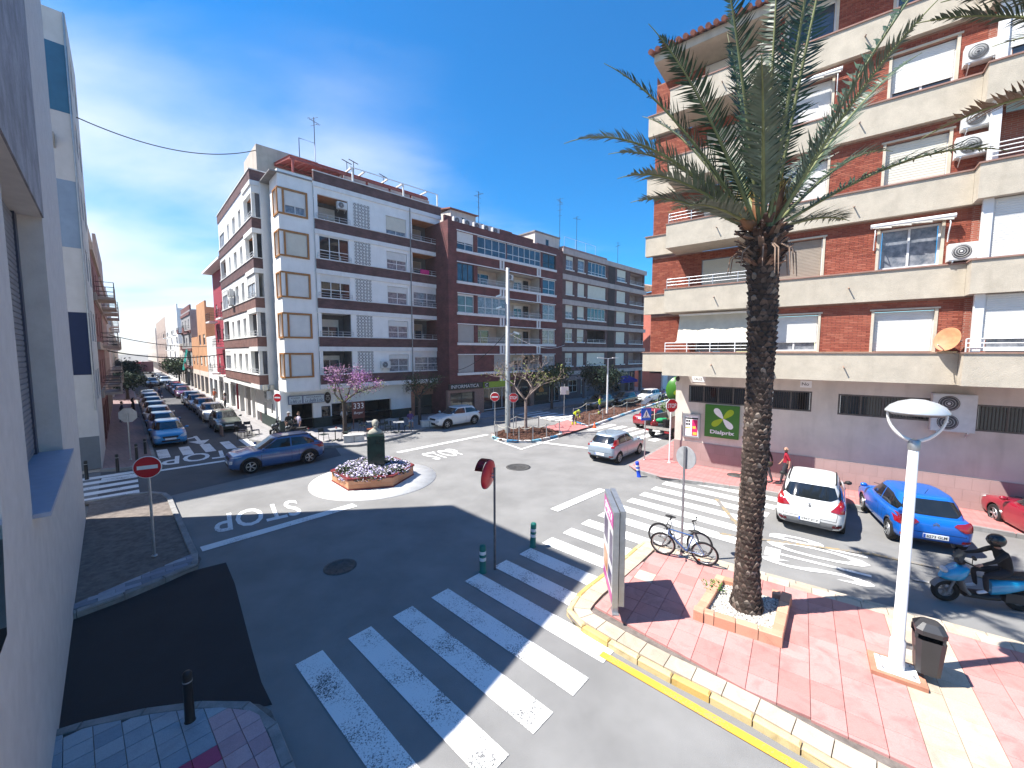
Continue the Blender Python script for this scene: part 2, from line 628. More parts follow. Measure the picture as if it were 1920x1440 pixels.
# ------------------------------------------------------------------ ground, roads
g = MB()
g.add([(-900, -300, -0.03), (900, -300, -0.03), (900, 1500, -0.03), (-900, 1500, -0.03)], [(0, 1, 2, 3)])
tag(g.build('ground', mat('ground_earth', (0.24, 0.225, 0.2), 0.95, 0.15, 0.1)), kind='structure')
def sheet(name, poly, z, m, parent=None, kind='structure'):
 b = MB()
 n = len(poly)
 ar = sum(poly[i][0] * poly[(i + 1) % n][1] - poly[(i + 1) % n][0] * poly[i][1] for i in range(n))
 if ar < 0: poly = poly[::-1]
 b.add([(p[0], p[1], z) for p in poly], [tuple(range(n))])
 o = b.build(name, m, parent)
 if parent is None: tag(o, kind=kind)
 return o
road = sheet('road', [(-40, -20), (45, -20), (45, 60), (70, 110), (52, 118), (12, 66), (-12, 40), (-40, 32)], 0.0, asphalt)
# left street and the strip of the crossing that leads into it: asphalt in a darker colour
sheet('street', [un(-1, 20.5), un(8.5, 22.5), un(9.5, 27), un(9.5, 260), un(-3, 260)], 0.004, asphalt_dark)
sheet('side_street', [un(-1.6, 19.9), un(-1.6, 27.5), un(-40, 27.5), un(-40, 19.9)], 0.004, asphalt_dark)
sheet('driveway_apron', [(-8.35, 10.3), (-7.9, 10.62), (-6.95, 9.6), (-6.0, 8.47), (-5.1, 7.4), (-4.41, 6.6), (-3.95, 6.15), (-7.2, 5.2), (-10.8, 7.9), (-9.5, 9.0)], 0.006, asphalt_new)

# ------------------------------------------------------------------ polygons
def clip_half(poly, p, d):
 """keep the part of poly where (x-p).d >= 0"""
 o = []
 for i in range(len(poly)):
  a, b = poly[i], poly[(i + 1) % len(poly)]
  da = (a[0] - p[0]) * d[0] + (a[1] - p[1]) * d[1]
  db = (b[0] - p[0]) * d[0] + (b[1] - p[1]) * d[1]
  if da >= 0: o.append(a)
  if (da > 0) != (db > 0) and abs(da - db) > 1e-12:
   k = da / (da - db)
   o.append((a[0] + (b[0] - a[0]) * k, a[1] + (b[1] - a[1]) * k))
 return o
def area(p):
 return sum(p[i][0] * p[(i + 1) % len(p)][1] - p[(i + 1) % len(p)][0] * p[i][1] for i in range(len(p))) / 2
def ccw(p):
 return p if area(p) > 0 else p[::-1]
def inset(poly, d):
 """shrink a convex ccw polygon; d a number or one per edge"""
 r = list(poly)
 n = len(poly)
 for i in range(n):
  a, b = poly[i], poly[(i + 1) % n]
  ex, ey = b[0] - a[0], b[1] - a[1]
  ln = math.hypot(ex, ey)
  nx, ny = -ey / ln, ex / ln
  k = d[i] if isinstance(d, (list, tuple)) else d
  r = clip_half(r, (a[0] + nx * k, a[1] + ny * k), (nx, ny))
 return r
def clip_convex(q, poly):
 for i in range(len(poly)):
  a, b = poly[i], poly[(i + 1) % len(poly)]
  q = clip_half(q, a, (-(b[1] - a[1]), b[0] - a[0]))
  if not q: return q
 return q
def along(poly, step):
 """split an open polyline into pieces of about step: list of (p, q)"""
 pts = [Vector((p[0], p[1], 0)) for p in poly]
 cum = [0]
 for a, b in zip(pts, pts[1:]): cum.append(cum[-1] + (b - a).length)
 n = max(1, round(cum[-1] / step))
 def pt(s):
  for i in range(len(pts) - 1):
   if s <= cum[i + 1] + 1e-9:
    k = (s - cum[i]) / max(1e-9, cum[i + 1] - cum[i])
    return pts[i].lerp(pts[i + 1], k), i
  return pts[-1], len(pts) - 2
 ss = [cum[-1] * i / n for i in range(n + 1)]
 return [(pt(a)[0], pt(b)[0]) for a, b in zip(ss, ss[1:])]
def strip_blocks(poly, step, o0, o1, gap=0.012, side=1):
 """quads along a polyline between the offsets o0 and o1 (to the left of travel for side 1)"""
 pcs = along(poly, step)
 P = [pcs[0][0]] + [q for _, q in pcs]
 nrm = []
 for i in range(len(P)):
  t = (P[min(i + 1, len(P) - 1)] - P[max(i - 1, 0)]).normalized()
  nrm.append(Vector((-t.y, t.x, 0)) * side)
 res = []
 for i in range(len(P) - 1):
  t = (P[i + 1] - P[i]).normalized() * gap * 0.5
  q = [P[i] + nrm[i] * o0 + t, P[i + 1] + nrm[i + 1] * o0 - t, P[i + 1] + nrm[i + 1] * o1 - t, P[i] + nrm[i] * o1 + t]
  res.append(ccw([(p.x, p.y) for p in q]))
 return res
def block(name, poly, z0, z1, m, parent, bev=0.008):
 """one stone: prism with slightly chamfered top edges"""
 b = MB()
 poly = ccw(poly)
 ins = inset(poly, bev)
 if len(ins) != len(poly):
  b.prism(poly, z0, z1)
 else:
  n = len(poly)
  v = [(p[0], p[1], z0) for p in poly] + [(p[0], p[1], z1 - bev) for p in poly] + [(p[0], p[1], z1) for p in ins]
  f = [(i, (i + 1) % n, (i + 1) % n + n, i + n) for i in range(n)]
  f += [(i + n, (i + 1) % n + n, (i + 1) % n + 2 * n, i + 2 * n) for i in range(n)]
  b.add(v, f + [tuple(range(2 * n, 3 * n))])
 return b.build(name, m, parent)

rnd = random.Random(3)
# ------------------------------------------------------------------ near right pavement (wedge between two roads)
kp = [(9.6, 0.25), (4.43, 5.02), (3.95, 5.53), (3.55, 5.93), (3.15, 6.27), (2.79, 6.56), (2.43, 6.88), (2.07, 7.22), (1.71, 7.58), (1.42, 7.88), (1.25, 8.12),
      (1.2, 8.4), (1.36, 8.78), (1.75, 9.28), (2.3, 9.85), (3.0, 10.6), (3.7, 11.4), (3.99, 11.7)]
far_end = (15.2, 3.65)
slab = [*kp, far_end]
pav = sheet('pavement', ccw(slab), 0.10, mortar)
mbk = MB()
mbk.prism(ccw(inset(ccw(slab), 0.02)), -0.02, 0.098, top=False)
mbk.build('pavement_core', mortar, pav)
for q in strip_blocks(kp, 0.62, 0.0, 0.13, 0.02, -1):
 block('kerb_stone', q, 0.0, 0.145 + rnd.uniform(-0.006, 0.004), kerb_yellow, pav, 0.025)
for q in strip_blocks(kp, 0.47, 0.142, 0.50, 0.012, -1):
 block('border_tile', q, 0.09, 0.15 + rnd.uniform(-0.002, 0.002), tile_pale, pav, 0.004)
for q in strip_blocks([(3.99, 11.7), far_end], 0.62, 0.0, 0.12, 0.012, -1):
 block('kerb_stone', q, 0.0, 0.147, tile_pale, pav, 0.012)
for q in strip_blocks([(4.05, 11.62), far_end], 0.444, 0.128, 0.42, 0.01, -1):
 block('border_tile', q, 0.09, 0.15 + rnd.uniform(-0.002, 0.002), tile_pale, pav, 0.004)
inner = ccw(slab)
n_ = len(inner)
dd = []
for i in range(n_):
 a, b_ = inner[i], inner[(i + 1) % n_]
 s_ = {a, b_}
 dd.append(0.43 if far_end in s_ and (3.99, 11.7) in s_ else (0.0 if far_end in s_ else 0.51))
inner = inset(inner, dd)
E1, E2 = Vector((0.811, -0.585, 0)), Vector((-0.585, -0.811, 0))
T0 = Vector((3.99, 11.7, 0)) + E2 * 0.43
TS = 0.444
def tiles(parent, poly, origin, e1, e2, sx, sy, m_of, z0, z1, gap=0.007, name='tile', lim=300, running=0.0, jit=0.002, i0=-45, i1=45, j0=-45, j1=45, near=None):
 """individual tiles of a grid clipped to poly; the largest in view are objects, the rest one stuff part"""
 full = {}
 lst = []
 for j in range(j0, j1):
  for i in range(i0, i1):
   off = running * (j % 2)
   o = origin + e1 * ((i + off) * sx) + e2 * (j * sy)
   a, b_ = e1 * (sx - gap), e2 * (sy - gap)
   q = [(p.x, p.y) for p in (o, o + a, o + a + b_, o + b_)]
   q = ccw(q)
   c = clip_convex(q, poly)
   if len(c) < 3 or abs(area(c)) < 0.1 * sx * sy:
    continue
   cx, cy = sum(p[0] for p in c) / len(c), sum(p[1] for p in c) / len(c)
   lst.append((math.hypot(cx, cy), i, j, c, abs(abs(area(c)) - (sx - gap) * (sy - gap)) < 1e-4, o))
 lst.sort(key=lambda t: t[0])
 rest = {}
 for k, (d, i, j, c, isfull, o) in enumerate(lst):
  m = m_of(i, j)
  zz = z1 + rnd.uniform(-jit, jit)
  if k < lim:
   if isfull:
    if m not in full:
     a, b_ = e1 * (sx - gap), e2 * (sy - gap)
     bb = block(name, [(0, 0), (a.x, a.y), (a.x + b_.x, a.y + b_.y), (b_.x, b_.y)], z0 - z1, 0, m, parent, 0.004)
     full[m] = bb.data
     bb.location = (o.x, o.y, zz)
    else:
     link(name, full[m], parent, (o.x, o.y, zz))
   else:
    block(name, c, z0, zz, m, parent, 0.004)
  else:
   rest.setdefault(m, MB()).prism(c, z0, zz)
 for m, mb in rest.items():
  tag(mb.build(name, m, parent), kind='stuff')
tiles(pav, inner, T0, E1, E2, TS, TS, lambda i, j: tile_pale if i in (12, 13) else (tile_pale if (i, j) == (1, 3) else tile_pink), 0.09, 0.149)

# ------------------------------------------------------------------ left pavement round our own corner (blue-grey pavers)
kl = [(-16.6, 14.6), (-15.9, 15.2), (-15.2, 15.75), (-14.5, 15.98), (-13.69, 15.64), (-11.81, 13.76), (-10.48, 12.47), (-9.24, 11.23), (-8.57, 10.62), (-8.4, 10.26), (-8.75, 9.55), (-9.15, 8.75), (-9.6, 8.15), (-10.05, 7.75)]
pl = ccw([*kl, un(-1.2, 12.6)[:2], un(-1.2, 21.6)[:2]])
lp = sheet('pavement', pl, 0.10, mortar)
for q in strip_blocks(kl, 0.8, 0.0, 0.16, 0.012, -1):
 block('kerb_stone', q, 0.0, 0.15, kerb_grey, lp, 0.015)
hull = ccw([(-15.2, 15.55), (-14.5, 15.8), (-13.78, 15.48), (-8.75, 10.6), (-8.6, 10.25), (-9.25, 8.85), (-10.1, 7.95), un(-1.15, 13.0)[:2], un(-1.15, 21.2)[:2]])
tiles(lp, hull, Vector((-10, 11, 0)), NN, U, 0.46, 0.19, lambda i, j: tile_blue, 0.09, 0.149, name='paver', running=0.37, jit=0.003)
# bottom-left pavement corner
kb = [(-7.3, 5.35), (-6.91, 5.6), (-6.33, 5.82), (-5.67, 6.0), (-5.12, 6.08), (-4.62, 6.11), (-4.1, 6.06), (-3.85, 5.95), (-3.41, 5.51), (-2.94, 5.02), (-1.4, 3.4)]
bl = sheet('pavement', ccw([*kb, (-3.5, 2.0), (-8, 4.4)]), 0.10, mortar)
for q in strip_blocks(kb, 0.8, 0.0, 0.15, 0.01, -1):
 block('kerb_stone', q, 0.0, 0.147, kerb_grey, bl, 0.012)
hb = ccw([(-7.25, 5.15), (-6.85, 5.42), (-6.28, 5.66), (-5.63, 5.84), (-5.1, 5.92), (-4.62, 5.95), (-4.15, 5.9), (-3.95, 5.82), (-3.5, 5.38), (-3.05, 4.91), (-1.55, 3.35), (-3.5, 2.1), (-7.9, 4.5)])
F1, F2_ = Vector((0.74, -0.67, 0)), Vector((0.67, 0.74, 0))
def blmat(i, j):
 c = Vector((-4.7, 5.75, 0)) + F1 * ((i + 0.5) * 0.3) + F2_ * ((j + 0.5) * 0.3)
 if c.x + 0.55 * (c.y - 5.75) > -4.52: return tile_rose
 if c.x + 0.9 * (5.45 - c.y) > -4.35 and c.y < 5.45: return tile_magenta
 return tile_slate
tiles(bl, hb, Vector((-4.7, 5.75, 0)), F1, F2_, 0.30, 0.30, blmat, 0.09, 0.149)

# ------------------------------------------------------------------ far pavements
def gridmat(name, c1, c2, mort, s=0.2):
 m = brickmat(name, c1, c2, mort, s, s, 0.006, 0.18)
 t = m.node_tree
 br = [x for x in t.nodes if x.type == 'TEX_BRICK'][0]
 br.offset = 0.0
 g_ = t.nodes.new('ShaderNodeNewGeometry')
 mp_ = t.nodes.new('ShaderNodeMapping')
 mp_.inputs['Rotation'].default_value = (0, 0, R(38))
 t.links.new(g_.outputs['Position'], mp_.inputs[0])
 t.links.new(mp_.outputs[0], br.inputs['Vector'])
 return m
red_paving = gridmat('red_paving', (0.50, 0.19, 0.18), (0.44, 0.16, 0.15), (0.30, 0.12, 0.11))
grey_paving = gridmat('grey_paving', (0.30, 0.29, 0.29), (0.26, 0.25, 0.25), (0.17, 0.16, 0.16), 0.3)
brown_paving = gridmat('brown_paving', (0.22, 0.15, 0.14), (0.26, 0.17, 0.16), (0.12, 0.09, 0.09), 0.3)
def far_pavement(poly, kerb, m, km=kerb_grey, side=-1, step=1.0):
 p = sheet('pavement', poly, 0.145, m)
 for q in strip_blocks(kerb, step, 0.0, 0.15, 0.012, side):
  block('kerb_stone', q, 0.0, 0.15, km, p, 0.012)
 return p
kr = [(16.2, 33.0), (11.6, 27.2), (9.4, 24.2), (6.35, 20.35), (5.86, 19.66), (5.93, 18.93), (6.75, 17.75), (8.33, 17.0), (10.11, 16.08), (11.13, 15.35), (12.75, 14.4), (22.0, 7.2)]
far_pavement([*kr, (26, 9), (12, 25), (20, 36)], kr, red_paving, side=1)
kw = [un(6.35, 200)[:2], un(6.35, 36)[:2], un(6.4, 31)[:2], (-17.2, 25.9), (-16.2, 25.35), (-14.4, 24.75), (-11.46, 23.9), (-9.4, 24.3), (-8.3, 25.6), (-7.3, 27.2), (-7.0, 29.0), (-6.0, 30.7), (-4.4, 32.3), (-1.42, 35.2), (2.3, 38.8), (9, 45.2), (60, 94)]
far_pavement([*kw, (52, 100), (-5, 46), (-16, 34), un(12, 210)[:2]], kw, grey_paving)
ka = [un(-1, 27.6)[:2], un(0.0, 27.0)[:2], un(0.6, 27.3)[:2], un(0.85, 28.2)[:2], un(0.85, 200)[:2]]
far_pavement([*ka, un(-3, 200)[:2], un(-3, 27.6)[:2]], ka, brown_paving)

# ------------------------------------------------------------------ road markings
def stripe(name, a, d, length, width, m=paint_white, z=0.012, parent=None):
 """painted bar from the corner a, along d for length, width to the left of d"""
 a, d = Vector((a[0], a[1], 0)), Vector((d[0], d[1], 0)).normalized()
 n = Vector((-d.y, d.x, 0))
 p = [a, a + d * length, a + d * length + n * width, a + n * width]
 mb = MB()
 mb.add([(q.x, q.y, z) for q in p], [(0, 1, 2, 3)])
 return mb.build(name, m, road)
zd = (0.735, -0.678)
for i in range(17):
 a = (-4.03 + 0.7068 * i, 6.99 + 0.6788 * i)
 ln = 4.0 if i < 4 else (3.9 if i < 10 else 4.2)
 if i == 4: ln = 3.95
 if 5 <= i <= 10: ln = [2.75, 2.35, 2.3, 2.4, 2.7, 3.3][i - 5]
 stripe('zebra_stripe', a, zd, ln, 0.5, paint_worn if i < 7 else paint_white)
za = Vector((-16.75, 15.05, 0))
for i in range(5):
 p = un(-2.4, 22.3 + i * 0.95)
 stripe('zebra_stripe', p[:2], (NN.x, NN.y), 2.6, 0.5)
for i in range(7):                              # across the mouth of the left street
 p = un(0.6 + i * 1.02, 28.7)
 stripe('zebra_stripe', p[:2], (U.x, U.y), 2.6, 0.5, z=0.014)
def d_v(a, d):
 p = Vector((-16.34, 27.98, 0)) + V * a + Vector((V.y, -V.x, 0)) * d
 return (p.x, p.y)
for i in range(6):                              # both halves of the boulevard crossing
 stripe('zebra_stripe', d_v(18.2, 5.6 + i * 0.95), (V.x, V.y), 3.4, 0.5)
for i in range(7):
 stripe('zebra_stripe', d_v(16.8, 13.6 + i * 0.98), (V.x, V.y), 3.4, 0.5)
LZ = [0.016]
def line(a, b, w_=0.4, m=paint_white):
 d = Vector((b[0] - a[0], b[1] - a[1], 0))
 LZ[0] += 0.0006
 return stripe('painted_line', a, (d.x, d.y), d.length, w_, m, LZ[0])
line((-9.0, 11.21), (-5.82, 14.63))
line((-18.6, 17.7), (-15.1, 20.9), 0.35)
line((-6.49, 22.58), (-1.6, 27.6), 0.35)
line((1.67, 14.13), (3.96, 16.37), 0.36)
line((1.0, 25.6), (5.3, 23.2), 0.3)
line((-1.2, 26.0), (0.55, 23.4), 0.14)
line((0.55, 23.4), (3.2, 26.6), 0.14)
line((1.66, 7.2), (4.15, 4.9), 0.16, paint_yellow)
line((4.15, 4.9), (6.9, 2.3), 0.16, paint_yellow)
line((6.6, 12.3), (10.3, 11.0), 0.14, paint_oldyellow)
line((10.3, 11.0), (16.5, 7.0), 0.14, paint_oldyellow)
line((8.0, 15.4), (7.4, 12.6), 0.14, paint_oldyellow)
for a, b_ in (((10.2, 9.75), (11.5, 8.9)), ((12.6, 8.2), (14.0, 7.2))):
 line(a, b_, 0.1, paint_faint)
def ground_text(body, bl_, br_, tl, m, z=0.013):
 """letters painted on the road: bottom-left, bottom-right and top-left corners of the word"""
 bl_, br_, tl = (Vector((*p, 0)) for p in (bl_, br_, tl))
 X, Y = (br_ - bl_), (tl - bl_)
 me = text_mesh(body, 1.0, 0.0, bold=0.012).copy()
 co = np.empty(len(me.vertices) * 3)
 me.vertices.foreach_get('co', co)
 co = co.reshape(-1, 3)
 lo, hi = co.min(0), co.max(0)
 s = (co[:, 0] - lo[0]) / (hi[0] - lo[0])
 t = (co[:, 1] - lo[1]) / (hi[1] - lo[1])
 co[:, 0] = bl_.x + s * X.x + t * Y.x
 co[:, 1] = bl_.y + s * X.y + t * Y.y
 co[:, 2] = z
 me.vertices.foreach_set('co', co.ravel())
 me.materials.clear()
 me.materials.append(m)
 me.update()
 return link('road_lettering', me, road)
ground_text('STOP', (-8.55, 15.35), (-10.55, 13.75), (-7.5, 13.95), paint_white)
ground_text('STOP', (-16.3, 23.9), (-19.2, 21.6), (-15.0, 22.3), paint_white)
ground_text('STOP', (-4.05, 21.15), (-2.55, 22.5), (-5.25, 22.35), paint_white)
ground_text('STOP', (8.9, 9.35), (10.3, 11.15), (6.95, 10.75), paint_white)
ar = MB()                                       # straight-on / left arrow on the left street
c0 = Vector(un(3.3, 33.2))
def apt(n, u): p = c0 + NN * n + U * u; return (p.x, p.y, 0.014)
ar.add([apt(-0.1, 1.6), apt(0.1, 1.6), apt(0.1, -0.4), apt(-0.1, -0.4)], [(0, 1, 2, 3)])
ar.add([apt(0.55, -0.4), apt(-0.55, -0.4), apt(0, -2.0)], [(0, 1, 2)])
ar.add([apt(-0.1, 0.9), apt(-0.1, 1.3), apt(-1.1, 0.6), apt(-1.1, 0.3)], [(0, 1, 2, 3)])
ar.add([apt(-1.0, 1.2), apt(-1.0, -0.2), apt(-2.0, 0.2)], [(0, 1, 2)])
ar.build('painted_arrow', paint_white, road)
for k, (x, y, r_) in enumerate(((0.32, 19.8, 0.62), (-4.65, 10.4, 0.42))):
 mh = MB()
 mh.lathe([(r_, 0.0), (r_, 0.012), (r_ * 0.8, 0.014), (r_ * 0.78, 0.006), (r_ * 0.05, 0.006), (0.001, 0.006)], (x, y, 0.0), 28, caps=False)
 for a in range(8):
  an = a * PI / 4
  mh.bar((x + 0.15 * r_ * math.cos(an), y + 0.15 * r_ * math.sin(an), 0.008), (x + 0.72 * r_ * math.cos(an), y + 0.72 * r_ * math.sin(an), 0.008), 0.03, 0.008)
 o = mh.build('manhole_cover', mat('cast_iron', (0.10, 0.098, 0.095), 0.6, 0.2, 9, metal=0.3))
 tag(o, ['round iron manhole cover in the sunlit middle of the junction', 'dark iron manhole cover in the shaded asphalt near the red mirror'][k], 'manhole cover')
mh = MB()
mh.lathe([(0.36, 0.0), (0.36, 0.012), (0.001, 0.014)], (10.28, 18.0, 0.145), 24, caps=False)
tag(mh.build('manhole_cover', MATS['cast_iron']), 'manhole cover in the red pavement below the green supermarket sign', 'manhole cover')
# ------------------------------------------------------------------ building materials
w_white = mat('render_white', (0.85, 0.85, 0.82), 0.85, 0.035, 1.2, 0.12, 90, stain=0.10)
w_tan = mat('render_tan', (0.52, 0.46, 0.39), 0.85, 0.08, 1.5, stain=0.25)
w_beige = mat('render_beige', (0.53, 0.475, 0.385), 0.9, 0.07, 2.2, 0.5, 55, fine=0.08, stain=0.16)
w_cream = mat('render_cream', (0.68, 0.61, 0.53), 0.85, 0.07, 1.0, 0.2, 70, stain=0.22)
w_pinktile = brickmat('wall_tile_pink', (0.35, 0.25, 0.235), (0.33, 0.235, 0.22), (0.27, 0.195, 0.18), 0.42, 0.42, 0.005, 0.08)
b_brown = brickmat('brick_brown', (0.085, 0.040, 0.042), (0.125, 0.058, 0.056), (0.10, 0.07, 0.068), 0.25, 0.065, 0.006, 0.3)
b_maroon = brickmat('brick_maroon', (0.105, 0.026, 0.028), (0.155, 0.040, 0.038), (0.12, 0.062, 0.058), 0.25, 0.065, 0.006, 0.3)
b_redflat = brickmat('brick_red_far', (0.36, 0.10, 0.06), (0.29, 0.08, 0.05), (0.34, 0.22, 0.17), 0.25, 0.065, 0.008, 0.15)
band_pink = mat('band_pinkish', (0.50, 0.42, 0.39), 0.85, 0.08, 2, stain=0.2)
trim_white = mat('trim_white', (0.78, 0.775, 0.75), 0.7, 0.04, 3, stain=0.12)
orange_soffit = mat('orange_soffit', (0.55, 0.22, 0.08), 0.8, 0.1, 2)
orange_frame = mat('orange_frame', (0.42, 0.19, 0.06), 0.6, 0.12, 4)
shut_white = mat('shutter_white', (0.72, 0.72, 0.69), 0.5, 0.04, 2)
shut_cream = mat('shutter_cream', (0.66, 0.64, 0.55), 0.5, 0.04, 2)
shut_grey = mat('shutter_grey', (0.40, 0.39, 0.37), 0.5, 0.05, 2)
shut_brown = mat('shutter_tan', (0.36, 0.30, 0.24), 0.5, 0.05, 2)
frame_white = mat('frame_white', (0.74, 0.745, 0.74), 0.4, 0.03, 4)
frame_alu = mat('frame_aluminium', (0.55, 0.56, 0.57), 0.4, 0.05, 4, metal=0.5)
frame_dark = mat('frame_dark', (0.05, 0.05, 0.055), 0.4, 0.1, 4)
gl_blue = glassmat('glass_blue', (0.05, 0.085, 0.13))
gl_dark = glassmat('glass_dark', (0.016, 0.02, 0.024))
gl_curtain = mat('glass_curtained', (0.30, 0.31, 0.33), 0.12, 0.35, 5, spec=0.7, col2=(0.10, 0.12, 0.15))
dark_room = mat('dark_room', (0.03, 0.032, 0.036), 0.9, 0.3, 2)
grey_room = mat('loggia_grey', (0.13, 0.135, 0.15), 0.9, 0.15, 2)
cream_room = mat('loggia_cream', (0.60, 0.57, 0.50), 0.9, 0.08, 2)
roof_grey = mat('roof_grey', (0.30, 0.29, 0.275), 0.9, 0.15, 1)
terracotta = mat('terracotta', (0.34, 0.13, 0.09), 0.85, 0.2, 4)
I4 = Matrix.Identity(4)
def slats(mb, x0, x1, z0, z1, y, pitch=0.07, bulge=0.012, mi=None):
 """roller-shutter curtain: horizontal slats with a rounded face, lowest first"""
 n = max(1, int(round((z1 - z0) / pitch)))
 h = (z1 - z0) / n
 vs, fs = [], []
 for i in range(n):
  a = z0 + i * h
  for zz, yy in ((a, y), (a + h * 0.15, y - bulge), (a + h * 0.85, y - bulge), (a + h, y)):
   vs += [(x0, yy, zz), (x1, yy, zz)]
  o = i * 8
  for k in range(3):
   fs.append((o + 2 * k, o + 2 * k + 1, o + 2 * k + 3, o + 2 * k + 2))
 mb.add(vs, fs, mi)
def window(par, mx, x0, x1, z0, z1, y, n=2, sh=0.4, fm=None, sm=None, gm=None, rec=0.12, tr=None, pitch=0.075, fw=0.05, sill=None, box=0.0, rows=None):
 """window with frame; glass panes and the roller shutter (share sh of the height, from the top) are sub-parts"""
 fm, sm, gm = fm or frame_white, sm or shut_white, gm or gl_curtain
 fy = y + rec
 mb = MB()
 for a, b, c, d in ((x0, x0 + fw, z0, z1), (x1 - fw, x1, z0, z1), (x0 + fw, x1 - fw, z0, z0 + fw), (x0 + fw, x1 - fw, z1 - fw, z1)):
  mb.box(a, b, fy - 0.03, fy + 0.04, c, d)
 wd = (x1 - x0 - 2 * fw) / n
 for i in range(1, n):
  xc = x0 + fw + wd * i
  mb.box(xc - fw * 0.5, xc + fw * 0.5, fy - 0.025, fy + 0.035, z0 + fw, z1 - fw)
 if tr:
  zt = z0 + (z1 - z0) * tr
  for i in range(n):
   mb.box(x0 + fw + wd * i + fw * 0.5, x0 + fw + wd * (i + 1) - fw * 0.5, fy - 0.02, fy + 0.03, zt - 0.025, zt + 0.025)
 if sill:
  mb.box(x0 - 0.06, x1 + 0.06, y - 0.05, fy - 0.03, z0 - 0.06, z0 - 0.005)
 fr = mb.build('window', fm, par, matrix=mx)
 vis = z1 - (z1 - z0) * sh
 if sh < 0.97:
  pts = []
  for i in range(n):
   a, b = x0 + fw + wd * i + fw * 0.3, x0 + fw + wd * (i + 1) - fw * 0.3
   p = MB()
   p.add([(a, fy + 0.012, z0 + fw * 0.8), (b, fy + 0.012, z0 + fw * 0.8), (b, fy + 0.012, z1 - fw * 0.8), (a, fy + 0.012, z1 - fw * 0.8)], [(0, 1, 2, 3)])
   p.build('pane', gm, fr)
 if sh > 0.02:
  s = MB()
  slats(s, x0 + fw * 0.6, x1 - fw * 0.6, vis, z1 - 0.01, fy - 0.035, pitch)
  s.box(x0 + fw * 0.6, x1 - fw * 0.6, fy - 0.055, fy - 0.033, vis - 0.045, vis - 0.002)
  s.build('roller_shutter', sm, fr)
 return fr
def railing(par, mx, x0, x1, z0, h, y, m=None, bars=3, posts=None, ret=0.0, r=0.018, vert=0.0):
 mb = MB()
 for i in range(bars):
  zz = z0 + h * (i + 1) / bars
  mb.tube([(x0, y, zz), (x1, y, zz)], r, 6)
  if ret:
   mb.tube([(x0, y, zz), (x0, y + ret, zz)], r, 6)
   mb.tube([(x1, y, zz), (x1, y + ret, zz)], r, 6)
 k = posts or max(2, int((x1 - x0) / 1.1) + 1)
 for i in range(k):
  xx = x0 + (x1 - x0) * i / (k - 1)
  mb.tube([(xx, y, z0), (xx, y, z0 + h)], r * 1.15, 6)
 if vert:
  n = int((x1 - x0) / vert)
  for i in range(n):
   xx = x0 + (x1 - x0) * (i + 0.5) / n
   mb.bar((xx, y, z0 + h * 0.08), (xx, y, z0 + h), 0.015)
 return mb.build('railing', m or alu, par, matrix=mx)
def loggia(par, mx, x0, x1, z0, z1, y, dep, m, name='balcony_recess', ceil=None):
 """the room-like recess behind a balcony opening"""
 mb = MB()
 v = [(x0, y, z0), (x1, y, z0), (x1, y, z1), (x0, y, z1), (x0, y + dep, z0), (x1, y + dep, z0), (x1, y + dep, z1), (x0, y + dep, z1)]
 mb.add(v, [(4, 5, 6, 7), (0, 4, 7, 3), (5, 1, 2, 6), (0, 1, 5, 4)], 0)
 mb.add(v, [(7, 6, 2, 3)], 1)
 return mb.build(name, [m, ceil or m], par, matrix=mx)
def fac(x, y, ang, z=0.0):
 return Matrix.Translation((x, y, z)) @ Matrix.Rotation(ang, 4, 'Z')
def part(par, name, m, mx=I4):
 mb = MB()
 return mb, (lambda: mb.build(name, m, par, matrix=mx))
acN = [0]
fan_dark = mat('fan_grille', (0.10, 0.10, 0.105), 0.5, 0.1, 9)
ac_white = mat('ac_casing', (0.68, 0.68, 0.66), 0.5, 0.06, 4, stain=0.15)
def ac_unit(base, mx, x, z, y, label, group=None, w_=0.82, h=0.56, d=0.3, fans=1, grille=None, bracket=True):
 """outdoor air-conditioning unit: casing, round fan grille, brackets"""
 o = thing('ac_unit', label, 'air conditioner', group=group)
 o.matrix_world = base.matrix_basis @ mx @ Matrix.Translation((x, y, z))
 mb = MB()
 mb.box(0, w_, -d, 0, 0, h)
 mb.box(0.02, w_ - 0.02, -d - 0.012, -d - 0.001, 0.03, h - 0.03)
 mb.build('casing', ac_white, o)
 for k in range(fans):
  hz = h / fans
  rr = min(hz, w_) * 0.40
  c = (w_ * 0.38, -d - 0.02, hz * (k + 0.5))
  T = Matrix.Rotation(PI / 2, 3, 'X')
  gb = MB()
  gb.lathe([(rr, -0.012), (rr, 0.008), (0.001, 0.008)], c, 20, T, caps=False)
  f = gb.build('fan', grille or fan_dark, o)
  rb = MB()
  for q in (0.35, 0.62, 0.9):
   rb.torus((c[0], c[1] - 0.012, c[2]), rr * q, 0.006, 20, 4, T)
  rb.sphere((c[0], c[1] - 0.014, c[2]), rr * 0.16, 8, 6, (1, 0.4, 1))
  rb.build('grille', ac_white if not grille else fan_dark, f)
 if bracket:
  for xx in (w_ * 0.15, w_ * 0.85):
   br = MB()
   br.box(xx - 0.02, xx + 0.02, -d, 0.02, -0.04, -0.002)
   br.bar((xx, -d * 0.9, -0.04), (xx, 0.0, -0.22), 0.025)
   br.build('bracket', alu, o)
 return o

